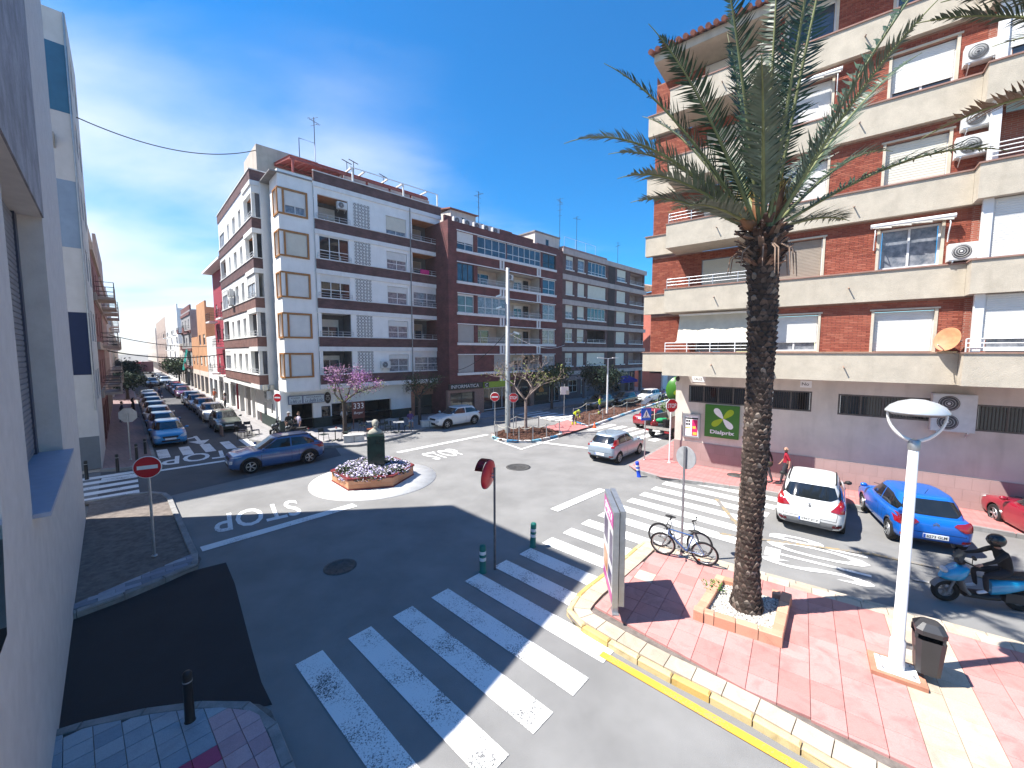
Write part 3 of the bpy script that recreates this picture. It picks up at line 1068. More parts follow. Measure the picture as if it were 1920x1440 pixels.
# =================================================================== white corner building
VA = math.atan2(V.y, V.x)
WB = thing('apartment_building', 'white corner apartment block with brown brick bands and orange framed corner windows', 'building', (-16.34, 27.98, 0), VA)
FL = [4.12 + 2.775 * k for k in range(6)]       # tops of the brick bands; the last is the roof parapet
UP = -0.8                                       # plane of the upper storeys
mb = MB()
holes = []
for k in range(5):
 z = FL[k]
 holes += [(7.9, 9.72, z + 0.03, z + 1.47), (2.75, 4.9, z + 0.03, z + 1.76), (10.25, 12.95, z + 0.03, z + 1.76)]
mb.wall(2.5, 13.05, 3.05, 17.75, UP, 0.16, holes)
mb.add([(13.05, UP, 3.05), (13.05, 8, 3.05), (13.05, 8, 17.75), (13.05, UP, 17.75)], [(0, 1, 2, 3)])
mb.add([(2.5, UP, 3.05), (13.05, UP, 3.05), (13.05, 0.0, 3.05), (2.5, 0.0, 3.05)], [(3, 2, 1, 0)])
mb.box(-0.2, 13.04, 1.9, 12.5, 3.0, 17.7)
mb.build('wall', w_white, WB)
for k in range(6):                              # brick bands of the boulevard front, as parapets with white copings
 z = FL[k]
 if k == 5: z = 18.47
 h = 0.70
 p = MB()
 p.box(2.52, 13.12, UP - 0.06, UP - 0.003, z - h, z, 0)
 p.box(2.46, 13.16, UP - 0.10, UP - 0.001, z + 0.002, z + 0.06, 1)
 p.box(2.46, 13.14, UP - 0.08, UP - 0.004, z - h - 0.33, z - h - 0.003, 1)
 if k == 5:
  p.box(2.52, 13.1, UP + 0.001, UP + 0.2, z - h, z, 0)
 p.build('brick_band', [b_brown, trim_white], WB)
# corner bay with its wrap-round orange windows
bx0, bx1, by = 0.26, 2.5, -0.72
p = MB()
fr_h = [(0.62, 1.98, FL[k] - 0.02, FL[k] + 1.5) for k in range(5)]
p.wall(bx0, bx1, 3.0, 17.95, by, 0.10, fr_h)
TL = Matrix.Rotation(-PI / 2, 4, 'Z')           # left face of the bay
q = MB()
q.wall(-1.95, -0.0, 3.0, 17.95, 0, 0.3, [(-0.95, -0.2, FL[k] - 0.02, FL[k] + 1.5) for k in range(5)])
for v_, f_ in ((q.v, q.f),):
 o_ = len(p.v)
 # left face runs from the bay corner back into the block: local (s, 0, z) -> (bx0, by - s, z)
 p.v.extend([(bx0 + vv[1], by - vv[0], vv[2]) for vv in v_])
 for f in f_:
  p.f.append(tuple(i + o_ for i in f[::-1]))
  p.m.append(0)
  p.sm.append(False)
p.box(bx0, bx1, by + 0.001, 1.9, 17.951, 18.0)
p.add([(bx0, by, 3.0), (bx1, by, 3.0), (bx1, 1.2, 3.0), (bx0, 1.2, 3.0)], [(3, 2, 1, 0)])
p.build('corner_bay', w_white, WB)
for k in range(5):
 z = FL[k]
 sh = [1.0, 1.0, 1.0, 1.0, 0.62][k]
 wn = window(WB, I4, 0.64, 1.96, z, z + 1.48, by, 2, sh, frame_white, shut_white if k != 3 else shut_cream, gl_curtain, 0.05)
 t = MB()                                    # proud orange surround running round the corner
 fr = 0.12
 for a, b_, c, d in ((0.5, 0.62, z - 0.14, z + 1.62), (1.98, 2.1, z - 0.14, z + 1.62), (0.62, 1.98, z - 0.14, z - 0.02), (0.62, 1.98, z + 1.5, z + 1.62)):
  t.box(a, b_, by - 0.07, by - 0.002, c, d)
 t.box(bx0 - 0.07, 0.5, by - 0.07, by - 0.002, z - 0.14, z - 0.03)
 t.box(bx0 - 0.07, 0.5, by - 0.07, by - 0.002, z + 1.52, z + 1.62)
 t.box(bx0 - 0.07, bx0 - 0.002, by, by + 1.15, z - 0.14, z - 0.03)
 t.box(bx0 - 0.07, bx0 - 0.002, by, by + 1.15, z + 1.52, z + 1.62)
 t.box(bx0 - 0.07, bx0 - 0.002, by + 1.03, by + 1.15, z - 0.03, z + 1.52)
 t.box(bx0 - 0.07, bx0 - 0.002, by + 0.06, by + 0.16, z - 0.03, z + 1.52)
 t.box(bx0 + 0.25, bx0 + 0.28, by + 0.2, by + 0.95, z - 0.02, z + 1.5)
 t.build('window_surround', orange_frame, WB)
# windows and balconies of the boulevard front
shs = [0.22, 0.28, 0.30, 0.42, 0.72]
for k in range(5):
 z = FL[k]
 window(WB, I4, 7.92, 9.70, z + 0.05, z + 1.45, UP, 2, shs[k], frame_white, shut_cream if k == 4 else shut_white, gl_curtain, 0.10, 0.35 if k < 4 else None)
 # ventilation screen of pierced blocks
 s = MB()
 cw, ch = 1.28 / 5, 1.75 / 7
 for i in range(6):
  s.box(5.29 + i * cw - 0.022, 5.29 + i * cw + 0.022, UP - 0.04, UP - 0.012, z + 0.05, z + 1.80)
 for j in range(8):
  s.box(5.29, 5.29 + 5 * cw, UP - 0.038, UP - 0.013, z + 0.05 + j * ch - 0.02, z + 0.05 + j * ch + 0.02)
 for i in range(5):
  for j in range(7):
   x, zz = 5.29 + i * cw, z + 0.05 + j * ch
   s.bar((x, UP - 0.025, zz), (x + cw, UP - 0.025, zz + ch), 0.02, 0.035)
   s.bar((x, UP - 0.024, zz + ch), (x + cw, UP - 0.024, zz), 0.02, 0.034)
 s.box(5.29, 6.57, UP - 0.011, UP - 0.003, z + 0.05, z + 1.80, 1)
 s.build('lattice_screen', [trim_white, dark_room], WB)
for k, (x0, x1) in [(k, (2.75, 4.9)) for k in range(5)] + [(k, (10.25, 12.95)) for k in range(5)]:
 z = FL[k]
 left = x0 < 5
 style = (['open', 'open', 'glazed', 'glazed', 'open'] if left else ['glazed', 'open', 'glazed', 'open', 'open'])[k]
 if style == 'open':
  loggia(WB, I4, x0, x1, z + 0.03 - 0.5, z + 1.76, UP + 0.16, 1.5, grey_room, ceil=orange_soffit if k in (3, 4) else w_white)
  window(WB, I4, x0 + 0.25, x0 + 1.75, z - 0.1, z + 1.4, UP + 1.5, 2, [0.2, 0.35, 0.4, 0.45, 0.5][k], frame_white, shut_white if left else shut_brown, gl_blue, 0.08)
 else:
  window(WB, I4, x0, x1, z + 0.06, z + 1.76, UP, 3 if left else 2, 0.3 if k != 3 or not left else 0.05, frame_white, shut_white, gl_curtain if not left else gl_dark, 0.05, 0.36)
 railing(WB, I4, x0 - 0.15, x1 + 0.12, z + 0.05, 0.36, UP - 0.07, alu, 2, 4, 0.0)
t = MB()
t.tube([(10.02, UP - 0.11, 3.1), (10.02, UP - 0.11, 17.7)], 0.045, 6)
t.build('drainpipe', mat('pipe_grey', (0.30, 0.29, 0.28), 0.6, 0.1, 5), WB)
# roof: stair head, attic, red pergola and white pergola
t = MB()
t.box(0.2, 4.6, 4.2, 8.4, 18.0, 21.3)
t.box(4.605, 13.0, 4.4, 8.4, 18.0, 20.3)
t.build('attic', w_tan, WB)
t = MB()
t.box(-0.2, 13.04, UP, 12.5, 17.72, 17.80)
t.build('roof', roof_grey, WB)
redwood = mat('red_timber', (0.36, 0.10, 0.09), 0.7, 0.15, 4)
t = MB()
for i in range(22):
 x = 1.4 + i * 0.52
 t.bar((x, 0.1, 19.35), (x, 4.2, 20.15), 0.07, 0.12)
t.bar((1.3, 0.1, 19.28), (12.4, 0.1, 19.28), 0.12, 0.16)
t.bar((1.3, 3.9, 20.0), (12.4, 3.9, 20.0), 0.12, 0.16)
t.add([(1.3, 0.05, 19.45), (12.4, 0.05, 19.45), (12.4, 4.2, 20.24), (1.3, 4.2, 20.24)], [(0, 1, 2, 3), (3, 2, 1, 0)])
for x in (1.5, 5.0, 8.5, 12.2):
 t.box(x - 0.06, x + 0.06, 0.05, 0.17, 17.8, 19.2)
t.build('red_pergola', redwood, WB)
t = MB()
for x in (5.3, 6.3, 8.2, 9.5, 11.8):
 t.bar((x, UP + 0.1, 19.55), (x, 1.6, 19.55), 0.10, 0.10)
for x in (5.4, 9.6, 12.9):
 t.box(x - 0.05, x + 0.05, UP + 0.1, UP + 0.2, 18.5, 19.6)
t.bar((5.2, UP + 0.15, 19.62), (12.9, UP + 0.15, 19.62), 0.05)
t.build('white_pergola', trim_white, WB)
t = MB()
for i in range(4):
 t.box(4.8 + i * 1.9, 6.5 + i * 1.9, UP + 0.35, UP + 0.42, 18.3, 18.95)
t.build('terrace_screen', mat('pink_panel', (0.46, 0.36, 0.33), 0.8, 0.1, 2), WB)
# ---- W street side (faces -x)
WS = fac(-0.72, 15.6, -PI / 2)                 # frame of the street front: x runs towards us, outside is -y
SP = 13.6                                       # length; corner parapet at x = SP
p = MB()
hs_ = []
WX = ((4.2, 5.1), (6.4, 7.7), (8.9, 9.9))
for k in range(5):
 z = FL[k]
 for a, b_ in WX: hs_.append((a, b_, z + 0.1, z + 1.55))
 hs_.append((0.25, 2.75, z + 0.03, z + 1.75))
 hs_.append((11.0, 13.45, z + 0.03, z + 1.75))
p.wall(0, SP, 3.05, 17.75, 0, 0.25, hs_)
p.add([(0, 0, 3.05), (SP, 0, 3.05), (SP, 0.72, 3.05), (0, 0.72, 3.05)], [(3, 2, 1, 0)])
p.add([(0, 0, 3.05), (0, 8, 3.05), (0, 8, 17.75), (0, 0, 17.75)], [(0, 1, 2, 3)])
hs2 = [(0.04, 0.98, FL[k] + 0.03, FL[k] + 1.75) for k in range(5)]
pp = MB()
pp.wall(0, 0.98, 3.05, 17.75, 0, 0.1, hs2)
o_ = len(p.v)
p.v.extend([(SP - vv[1], vv[0], vv[2]) for vv in pp.v])
for f in pp.f:
 p.f.append(tuple(i + o_ for i in f))
 p.m.append(0)
 p.sm.append(False)
p.build('wall', w_white, WB, matrix=WS)
for k in range(6):
 z = FL[k] if k < 5 else 18.47
 p = MB()
 p.box(-0.05, SP + 0.05, -0.06, -0.003, z - 0.70, z, 0)
 p.box(SP + 0.003, SP + 0.05, -0.003, 0.98, z - 0.70, z, 0)
 p.box(-0.08, SP + 0.1, -0.11, -0.002, z + 0.002, z + 0.06, 1)
 p.box(SP + 0.004, SP + 0.1, -0.002, 1.0, z + 0.003, z + 0.061, 1)
 p.box(10.9, SP + 0.07, -0.08, -0.004, z - 1.03, z - 0.703, 1)
 p.box(SP + 0.003, SP + 0.07, -0.003, 0.98, z - 1.03, z - 0.703, 1)
 p.build('brick_band', [b_brown if k > 2 else brickmat('brick_brown_warm', (0.17, 0.085, 0.07), (0.21, 0.10, 0.085), (0.17, 0.11, 0.09), 0.25, 0.065, 0.006, 0.25) if k == 0 else MATS['brick_brown_warm'], trim_white], WB, matrix=WS)
for k in range(5):
 z = FL[k]
 for j, (a, b_) in enumerate(WX):
  window(WB, WS, a, b_, z + 0.12, z + 1.53, 0, 1, [1, 1, 0.45, 1, 0.7][k] if j != 2 else [1, 1, 0.4, 0.9, 0.55][k], frame_white, shut_white, gl_dark, 0.22)
 st = ['open', 'open', 'glazed', 'open', 'open'][k]
 ceil = orange_soffit if k >= 1 else w_white
 if st == 'open':
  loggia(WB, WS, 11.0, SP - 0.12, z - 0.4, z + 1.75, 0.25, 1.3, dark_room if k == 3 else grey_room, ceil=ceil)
  window(WB, WS, 11.3, 12.7, z - 0.3, z + 1.3, 1.32, 2, 1.0 if k == 1 else 0.3, frame_white, shut_white, gl_blue, 0.1)
 else:
  window(WB, WS, 11.05, 13.45, z + 0.06, z + 1.73, 0, 2, 0.35, frame_white, shut_white, gl_curtain, 0.05)
 railing(WB, WS, 11.0, SP, z + 0.05, 0.38, -0.07, alu, 2, 4)
 st2 = ['glazed', 'open', 'glazed', 'open', 'glazed'][k]
 if st2 == 'open':
  loggia(WB, WS, 0.25, 2.75, z - 0.4, z + 1.75, 0.25, 1.3, mat('loggia_brown', (0.20, 0.13, 0.11), 0.9, 0.1, 2))
  railing(WB, WS, 0.25, 2.75, z + 0.05, 0.4, -0.07, alu, 2, 3)
 else:
  window(WB, WS, 0.28, 2.72, z + 0.06, z + 1.73, 0, 3, 0.2, frame_white, shut_white, gl_curtain, 0.06)
for k in (1, 2, 3, 4):                          # brown drainpipe slots between the bays
 pass
# ---- ground floor
plinth = mat('plinth_green', (0.035, 0.055, 0.05), 0.6, 0.2, 3)
p = MB()
p.wall(0, 13.05, 0.9, 3.05, 0, 0.3, [(0.72, 2.18, 0.9, 2.02), (2.75, 3.42, 0.9, 1.72), (3.5, 8.42, 0.9, 1.86), (10.62, 12.95, 0.9, 1.95)])
p.build('wall', w_white, WB)
p = MB()
p.wall(-0.04, 13.05, 0.145, 0.9, -0.04, 0.3, [(0.72, 2.18, 0.145, 0.9), (3.5, 8.42, 0.145, 0.9), (10.62, 12.95, 0.145, 0.9)])
p.build('plinth', plinth, WB)
for a, b_, zt in ((0.72, 2.18, 2.02), (3.5, 8.42, 1.86)):
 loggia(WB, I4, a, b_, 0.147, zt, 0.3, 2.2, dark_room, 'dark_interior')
window(WB, I4, 2.76, 3.41, 0.5, 1.70, -0.002, 1, 0, frame_dark, None, gl_dark, 0.05)
for xx in (3.6, 4.6):
 window(WB, I4, xx, xx + 0.95, 0.95, 1.84, 0.02, 1, 0, frame_dark, None, gl_dark, 0.1, 0.25)
s = MB()
slats(s, 10.64, 12.93, 0.15, 1.93, 0.2, 0.09)
s.build('garage_door', mat('garage_green_grey', (0.07, 0.085, 0.075), 0.5, 0.1, 3), WB)
orange_brick = brickmat('brick_orange', (0.36, 0.16, 0.10), (0.42, 0.20, 0.13), (0.30, 0.2, 0.15), 0.25, 0.065, 0.006, 0.15)
t = MB()
for a, b_, c, d in ((10.3, 10.62, 0.147, 3.0), (12.95, 13.3, 0.147, 3.0), (10.62, 12.95, 1.95, 3.0)):
 t.box(a, b_, -0.07, -0.003, c, d)
t.build('garage_surround', orange_brick, WB)
p = MB()                                        # street side ground floor
p.wall(0, 7.0, 0.95, 3.05, 0, 0.25, [(2.3, 3.2, 0.95, 1.95), (4.5, 5.0, 1.2, 1.95), (5.75, 6.4, 0.95, 2.4)])
p.build('wall', w_white, WB, matrix=fac(0, 7.0, -PI / 2))
p = MB()
p.box(0, 5.4, -0.05, 0.25, 0.146, 0.95)
p.build('plinth', plinth, WB, matrix=fac(0, 5.44, -PI / 2))
loggia(WB, fac(0, 7.0, -PI / 2), 2.3, 3.2, 0.95, 1.95, 0.25, 0.3, dark_room, 'dark_interior')
window(WB, fac(0, 7.0, -PI / 2), 4.5, 5.0, 1.2, 1.95, 0, 1, 0, frame_dark, None, gl_dark, 0.1)
s = MB()
s.box(0.57, 1.23, -0.02, 0.05, 0.147, 2.4)
s.build('door', mat('maroon_door', (0.11, 0.035, 0.045), 0.5, 0.15, 4), WB, matrix=fac(0.1, 7.0, -PI / 2))
p = MB()                                        # recessed shop front with piers
p.box(0, 8.6, 0, 0.2, 0.146, 3.05)
p.build('shop_wall', mat('shop_dark', (0.07, 0.075, 0.08), 0.5, 0.2, 2), WB, matrix=fac(1.6, 15.6, -PI / 2))
for xx in (1.0, 3.6, 4.4, 6.2, 7.9):
 t = MB()
 t.box(xx, xx + 0.5, 0.0, 0.5, 0.146, 3.05)
 t.build('pier', w_white if xx != 4.4 else mat('pier_grey', (0.45, 0.43, 0.42), 0.8, 0.1, 2), WB, matrix=fac(0.0, 15.6, -PI / 2))
# ---- shop sign, emblem plaque and other wall things
sg = thing('restaurant_sign', 'pale blue restaurant sign box with dark blue lettering above the corner door', 'shop sign')
sg.matrix_world = WB.matrix_basis @ Matrix.Translation((0.5, -0.02, 2.05))
b_ = MB(); b_.box(0, 2.45, -0.14, -0.005, 0, 0.62); b_.build('sign_box', mat('sign_frame_blue', (0.16, 0.20, 0.30), 0.5, 0.1, 4), sg)
pale_sign = mat('sign_pale_blue', (0.50, 0.60, 0.66), 0.4, 0.06, 3)
dk_letter = mat('lettering_navy', (0.03, 0.05, 0.14), 0.5, 0.05, 5)
for a, c_ in ((0.05, 0.88), (0.99, 2.40)):
 b_ = MB(); b_.box(a, c_, -0.155, -0.142, 0.06, 0.56); pn = b_.build('sign_panel', pale_sign, sg)
 lettering('RESTAURANTE', pn, upright((a + c_) / 2, -0.158, 0.45), dk_letter, (c_ - a) * 0.72, 0.11)
 lettering('La Bella Lola', pn, upright((a + c_) / 2, -0.158, 0.22), dk_letter, (c_ - a) * 0.86, 0.24, shear=0.3)
bd = thing('menu_board', 'brown wooden menu board lettered 333 beside the tree', 'menu board')
bd.matrix_world = WB.matrix_basis @ Matrix.Translation((4.1, -2.4, 0.147))
b_ = MB(); b_.box(0, 0.95, 0, 0.05, 0.75, 2.0); b_.box(0.05, 0.1, 0.01, 0.04, 0, 0.75); b_.box(0.85, 0.9, 0.01, 0.04, 0, 0.75)
b_.build('board', mat('board_brown', (0.16, 0.055, 0.045), 0.6, 0.15, 5), bd)
for i in range(3):
 lettering('3', bd, upright(0.2 + 0.28 * i, -0.004, 1.68) @ Matrix.Rotation(0, 4, 'Z'), sign_white, 0.2, 0.42)
lettering('Burger', bd, upright(0.47, -0.004, 1.15), sign_white, 0.7, 0.22, shear=0.25)
lp_ = thing('wall_emblem', 'dark oval wall emblem beside the restaurant sign', 'emblem')
lp_.matrix_world = WB.matrix_basis @ Matrix.Translation((3.2, -0.06, 2.35))
b_ = MB(); b_.lathe([(0.001, -0.05), (0.28, -0.05), (0.3, 0.0), (0.3, 0.05)], (0, 0, 0), 18, Matrix.Rotation(PI / 2, 3, 'X') @ Matrix.Diagonal((0.8, 1.45, 1)))
b_.build('plaque', black_paint, lp_)
b_ = MB(); b_.torus((0, -0.06, -0.06), 0.12, 0.025, 16, 6, Matrix.Rotation(PI / 2, 3, 'X')); b_.box(-0.12, 0.12, -0.075, -0.055, 0.12, 0.2)
b_.build('relief', mat('relief_grey', (0.35, 0.34, 0.33), 0.6, 0.1, 5), lp_)
ac_unit(WB, I4, 9.52, 2.35, -0.02, 'ac unit on the white wall behind the small street tree', w_=0.7, h=0.55)
ac_unit(WB, I4, 7.1, 4.5, UP - 0.06, 'ac unit beside the lowest white framed window of the white block', w_=0.75, h=0.56)
ac_unit(WB, I4, 4.15, 16.35, UP + 0.3, 'ac unit high in the top left balcony of the white block', w_=0.7, h=0.5)
ac_unit(WB, WS, 5.25, FL[2] + 0.1, -0.07, 'ac unit on the street side of the white block, third row', w_=0.8, h=0.6)
ac_unit(WB, WS, 5.3, FL[2] + 0.85, -0.07, 'ac unit mounted just above another on the street side of the white block', w_=0.8, h=0.6)
ac_unit(WB, fac(0, 7.0, -PI / 2), 4.1, 2.35, -0.02, 'grey ac unit under the overhang next to the maroon door', w_=0.9, h=0.6)
for i in range(2):
 o = MB()
 o.box(0, 0.28, -0.25, 0, 0, 0.38)
 o.box(0.05, 0.23, -0.28, -0.251, 0.06, 0.32)
 b2 = o.build('meter_box', mat('meter_cream', (0.6, 0.58, 0.5), 0.6, 0.08, 4))
 b2.matrix_world = WB.matrix_basis @ Matrix.Translation((-0.62 + i * 0.42, 1.95 - 0.02, 3.02)) @ Matrix.Rotation(0, 4, 'Z')
 tag(b2, ['smaller cream box at the foot of the brick balcony corner, left of a pair', 'cream box at the foot of the brick balcony corner, right of a pair'][i], 'meter box')
def antenna(x, y, z, h, label, arms=4, group=None, mast=0.03):
 o = thing('antenna', label, 'antenna', (x, y, z), rnd.uniform(0, 3), group)
 b = MB(); b.tube([(0, 0, 0), (0, 0, h)], mast, 6); b.build('mast', dark_metal, o)
 b = MB()
 for k in range(arms):
  zz = h * (0.98 - 0.11 * k)
  b.tube([(-0.45 + 0.06 * k, 0, zz), (0.45 - 0.06 * k, 0, zz)], 0.014, 5)
 b.tube([(0, -0.6, h * 0.93), (0, 0.6, h * 0.93)], 0.016, 5)
 for i in range(7):
  b.tube([(-0.16, -0.55 + 0.18 * i, h * 0.93), (0.16, -0.55 + 0.18 * i, h * 0.93)], 0.01, 4)
 b.build('aerial', dark_metal, o)
 return o
def wpt(base, x, y):
 v = base.matrix_basis @ Vector((x, y, 0))
 return v.x, v.y
antenna(*wpt(WB, 4.6, 4.8), 20.3, 4.8, 'tall thin antenna mast on the roof of the white block', 2)
t = MB()
t.tube([(3.3, 4.5, 21.3), (3.3, 4.5, 22.9), (4.5, 4.5, 22.9), (4.5, 4.5, 20.3)], 0.035, 6)
o = t.build('roof_ladder_rail', mat('rail_blue', (0.03, 0.06, 0.16), 0.5, 0.05, 5)); o.matrix_world = WB.matrix_basis.copy()
tag(o, 'dark blue tube frame standing on the roof of the white block', 'roof rail')
for i, (x, h) in enumerate(((7.3, 2.2), (7.9, 2.4), (10.7, 2.0))):
 o = thing('antenna', ['T shaped aerial on the white block, left one of the close pair', 'T shaped aerial on the white block, right one of the close pair', 'lone T shaped aerial near the end of the white block roof'][i], 'antenna', (*wpt(WB, x, 5.0), 20.3), VA + 0.3)
 b_ = MB(); b_.tube([(0, 0, 0), (0, 0, h)], 0.03, 6); b_.build('mast', dark_metal, o)
 b_ = MB(); b_.bar((-0.5, 0, h), (0.5, 0, h - 0.05), 0.06, 0.05); b_.build('crossbar', dark_metal, o)
ct = MB()
tw = MB();
for i in range(6):
 tw.box(10.9 + i * 0.14, 11.05 + i * 0.14, UP - 0.14 - 0.01 * (i % 2), UP - 0.11, FL[3] + 0.06 - 0.02 * (i % 2), FL[3] + 0.42)
o = tw.build('towel', mat('pink_cloth', (0.62, 0.03, 0.22), 0.9, 0.1, 8)); o.matrix_world = WB.matrix_basis.copy()
tag(o, 'bright pink towel hung over a balcony rail of the white block', 'towel')

# =================================================================== maroon brick building
BB = thing('apartment_building', 'maroon brick apartment block with white sills and T shaped drips', 'building', (-3.40, 36.63, 0), VA)
SB = [3.97, 6.65, 9.30, 12.0, 14.70]
TB = [5.52, 8.22, 10.9, 13.56, 16.22]
p = MB()
hb_ = []
BW = ((-1.85, -0.02), (0.4, 3.95), (4.05, 8.9), (9.22, 11.32))
for k in range(5):
 hb_ += [(a, b_, SB[k], TB[k]) for a, b_ in BW]
p.wall(-2.8, 12.52, 2.95, 16.95, 0, 0.18, hb_)
p.add([(-2.8, 0, 0.146), (-2.8, 10, 0.146), (-2.8, 10, 16.95), (-2.8, 0, 16.95)], [(3, 2, 1, 0)])
p.add([(-2.8, 0, 16.95), (12.52, 0, 16.95), (12.52, 10, 16.95), (-2.8, 10, 16.95)], [(0, 1, 2, 3)])
p.add([(-2.8, 0, 2.95), (12.52, 0, 2.95), (12.52, 0.5, 2.95), (-2.8, 0.5, 2.95)], [(3, 2, 1, 0)])
p.box(-2.3, 9.0, 1.2, 1.4, 16.95, 17.75)
p.box(9.05, 12.5, 0.6, 0.8, 16.95, 17.3)
p.build('wall', b_maroon, BB)
p = MB()
p.wall(-1.0, 1.0, 3.0, 16.9, 2.2, 0.2, [])
for k in range(5):
 z = SB[k]
 t = MB()
 t.box(-1.95, 11.42, -0.10, -0.003, z - 0.24, z - 0.02)
 for xx in (3.35, 8.55):
  t.box(xx - 0.28, xx - 0.09, -0.09, -0.004, z - 0.95, z - 0.242)
  t.box(xx + 0.09, xx + 0.28, -0.09, -0.004, z - 0.95, z - 0.242)
  t.box(xx - 0.28, xx + 0.28, -0.088, -0.005, z - 1.08, z - 0.953)
 t.build('sill_band', trim_white, BB)
 t = MB()
 t.box(-1.9, 11.36, -0.06, -0.003, TB[k] + 0.02, TB[k] + 0.1)
 t.build('lintel_band', trim_white, BB)
 # left window pair
 if k in (0, 1):
  window(BB, I4, -1.85, -0.02, z, TB[k], 0, 2, 1.0, frame_white, shut_grey, gl_dark, 0.12)
 elif k == 2:
  window(BB, I4, -1.85, -0.02, z, TB[k], 0, 2, 0.08, frame_white, shut_white, mat('glass_green', (0.14, 0.19, 0.18), 0.1, 0.2, 2, spec=0.7), 0.12, 0.38)
 elif k == 3:
  window(BB, I4, -1.85, -0.02, z, TB[k], 0, 3, 0.0, frame_dark, shut_white, gl_blue, 0.12)
 else:
  window(BB, I4, -1.85, -0.02, z, TB[k], 0, 2, 0.55, frame_white, shut_white, gl_blue, 0.12, 0.35)
 # two loggias
 for j, (a, b_) in enumerate((BW[1], BW[2])):
  if k == 0 and j == 0:
   t = MB(); t.box(0.41, 2.4, 0.05, 0.17, z, TB[k]); t.build('infill_wall', b_maroon, BB)
   window(BB, I4, 2.42, b_, z, TB[k], 0, 2, 1.0, frame_white, shut_grey, gl_dark, 0.12)
  elif (k == 4) or (k == 2 and j == 0):
   window(BB, I4, a, b_, z, TB[k], 0, 4 if j == 0 else 6, 0.0, frame_white, None, gl_blue if k == 4 else gl_curtain, 0.08, 0.36)
  else:
   loggia(BB, I4, a, b_, z - 0.5, TB[k], 0.18, 1.3, cream_room)
   wx = a + (0.3 if j == 0 else 2.2)
   window(BB, I4, wx, wx + (2.2 if j == 0 else 1.2), z - 0.5, TB[k] - 0.3, 1.3, 2, 0.15 if j else 0.0, frame_white, shut_white, gl_dark, 0.1)
   if j:
    t = MB(); t.box(a + 3.7, a + 4.4, 1.38, 1.46, z - 0.5, TB[k] - 0.25); t.build('balcony_door', gl_dark, BB)
   railing(BB, I4, a, b_, z + 0.0, 0.5, 0.03, trim_white, 2, 4, 0, 0.014, 0.16)
 # right window
 window(BB, I4, 9.22, 11.32, z, TB[k], 0, 2, [0.1, 0.05, 0.0, 0.05, 0.0][k], frame_white if k != 4 else frame_dark, shut_white, [gl_curtain, gl_curtain, gl_curtain, gl_blue, gl_dark][k], 0.1, 0.35 if k else None)
# shops
blackgranite = mat('black_fascia', (0.02, 0.02, 0.022), 0.35, 0.15, 4)
p = MB()
p.box(-2.78, 12.5, 0.25, 0.5, 0.146, 2.95)
p.build('shop_wall', mat('shop_back', (0.05, 0.05, 0.055), 0.6, 0.2, 3), BB)
granite = mat('pink_granite', (0.36, 0.21, 0.17), 0.5, 0.22, 14, fine=0.2, bscale=40)
t = MB()
for a, b_ in ((-3.05, -2.75), (-0.05, 1.05), (4.75, 5.25), (7.35, 7.95)):
 t.box(a, b_, -0.02, 0.249, 0.146, 2.45)
t.box(-2.75, -0.05, -0.015, 0.248, 2.2, 2.45)
t.build('pilaster', granite, BB)
window(BB, I4, -2.7, -0.1, 0.3, 2.2, 0.1, 2, 0, frame_dark, None, glassmat('glass_shop_green', (0.07, 0.10, 0.085)), 0.06)
window(BB, I4, 1.1, 4.7, 0.3, 2.4, 0.1, 3, 0, frame_white, None, gl_dark, 0.06)
window(BB, I4, 5.3, 7.3, 0.3, 2.3, 0.1, 2, 0, frame_dark, None, gl_dark, 0.06)
window(BB, I4, 8.2, 10.3, 0.5, 2.35, 0.1, 1, 0, frame_dark, None, black_paint, 0.06)
window(BB, I4, 10.6, 12.3, 0.3, 2.4, 0.1, 2, 0, frame_alu, None, gl_dark, 0.06)
def sign(base, x, z, y, w_, h, m, label, cat='shop sign', d=0.12):
 o = thing('shop_sign', label, cat)
 o.matrix_world = base.matrix_basis @ Matrix.Translation((x, y, z))
 b = MB(); b.box(0, w_, -d, 0, 0, h); b.build('sign_box', m, o)
 return o
s = sign(BB, -2.95, 2.5, -0.02, 3.75, 0.5, blackgranite, 'black shop fascia lettered INFORMATICA in silver')
lettering('INFORMATICA', s, upright(1.75, -0.125, 0.25), mat('letter_silver', (0.62, 0.62, 0.62), 0.4, 0.03, 4), 3.1, 0.3, 0.015)
lettering('RETRON', thing('window_lettering', 'pale lettering low in the window of the computer shop', 'lettering', (*wpt(BB, -1.6, 0.12), 0.0), VA), upright(0, 0, 0.95), mat('letter_pale', (0.5, 0.6, 0.58), 0.4, 0.03, 4), 1.9, 0.22)
s = sign(BB, 0.95, 2.45, -0.02, 3.7, 0.55, mat('fascia_lime', (0.30, 0.42, 0.03), 0.5, 0.05, 4), 'lime green shop fascia partly hidden behind the bare tree')
b_ = MB(); b_.box(0.05, 0.6, -0.14, -0.121, 0.05, 0.5); b_.build('logo_panel', blackgranite, s)
lettering('C', s, upright(0.32, -0.142, 0.27), sign_white, 0.28, 0.32)
s = sign(BB, 8.25, 1.0, 0.09, 2.0, 1.3, blackgranite, 'black pizza sign with an orange flame emblem', d=0.05)
orange_flame = mat('flame_orange', (0.62, 0.22, 0.04), 0.5, 0.2, 8)
b_ = MB()
b_.add([(0.55, -0.055, 0.5), (1.25, -0.055, 0.5), (1.3, -0.055, 0.75), (1.1, -0.055, 0.95), (1.2, -0.055, 1.25), (0.9, -0.055, 1.0), (0.8, -0.055, 1.2), (0.62, -0.055, 0.9), (0.45, -0.055, 0.75)], [tuple(range(9))])
b_.build('emblem', orange_flame, s)
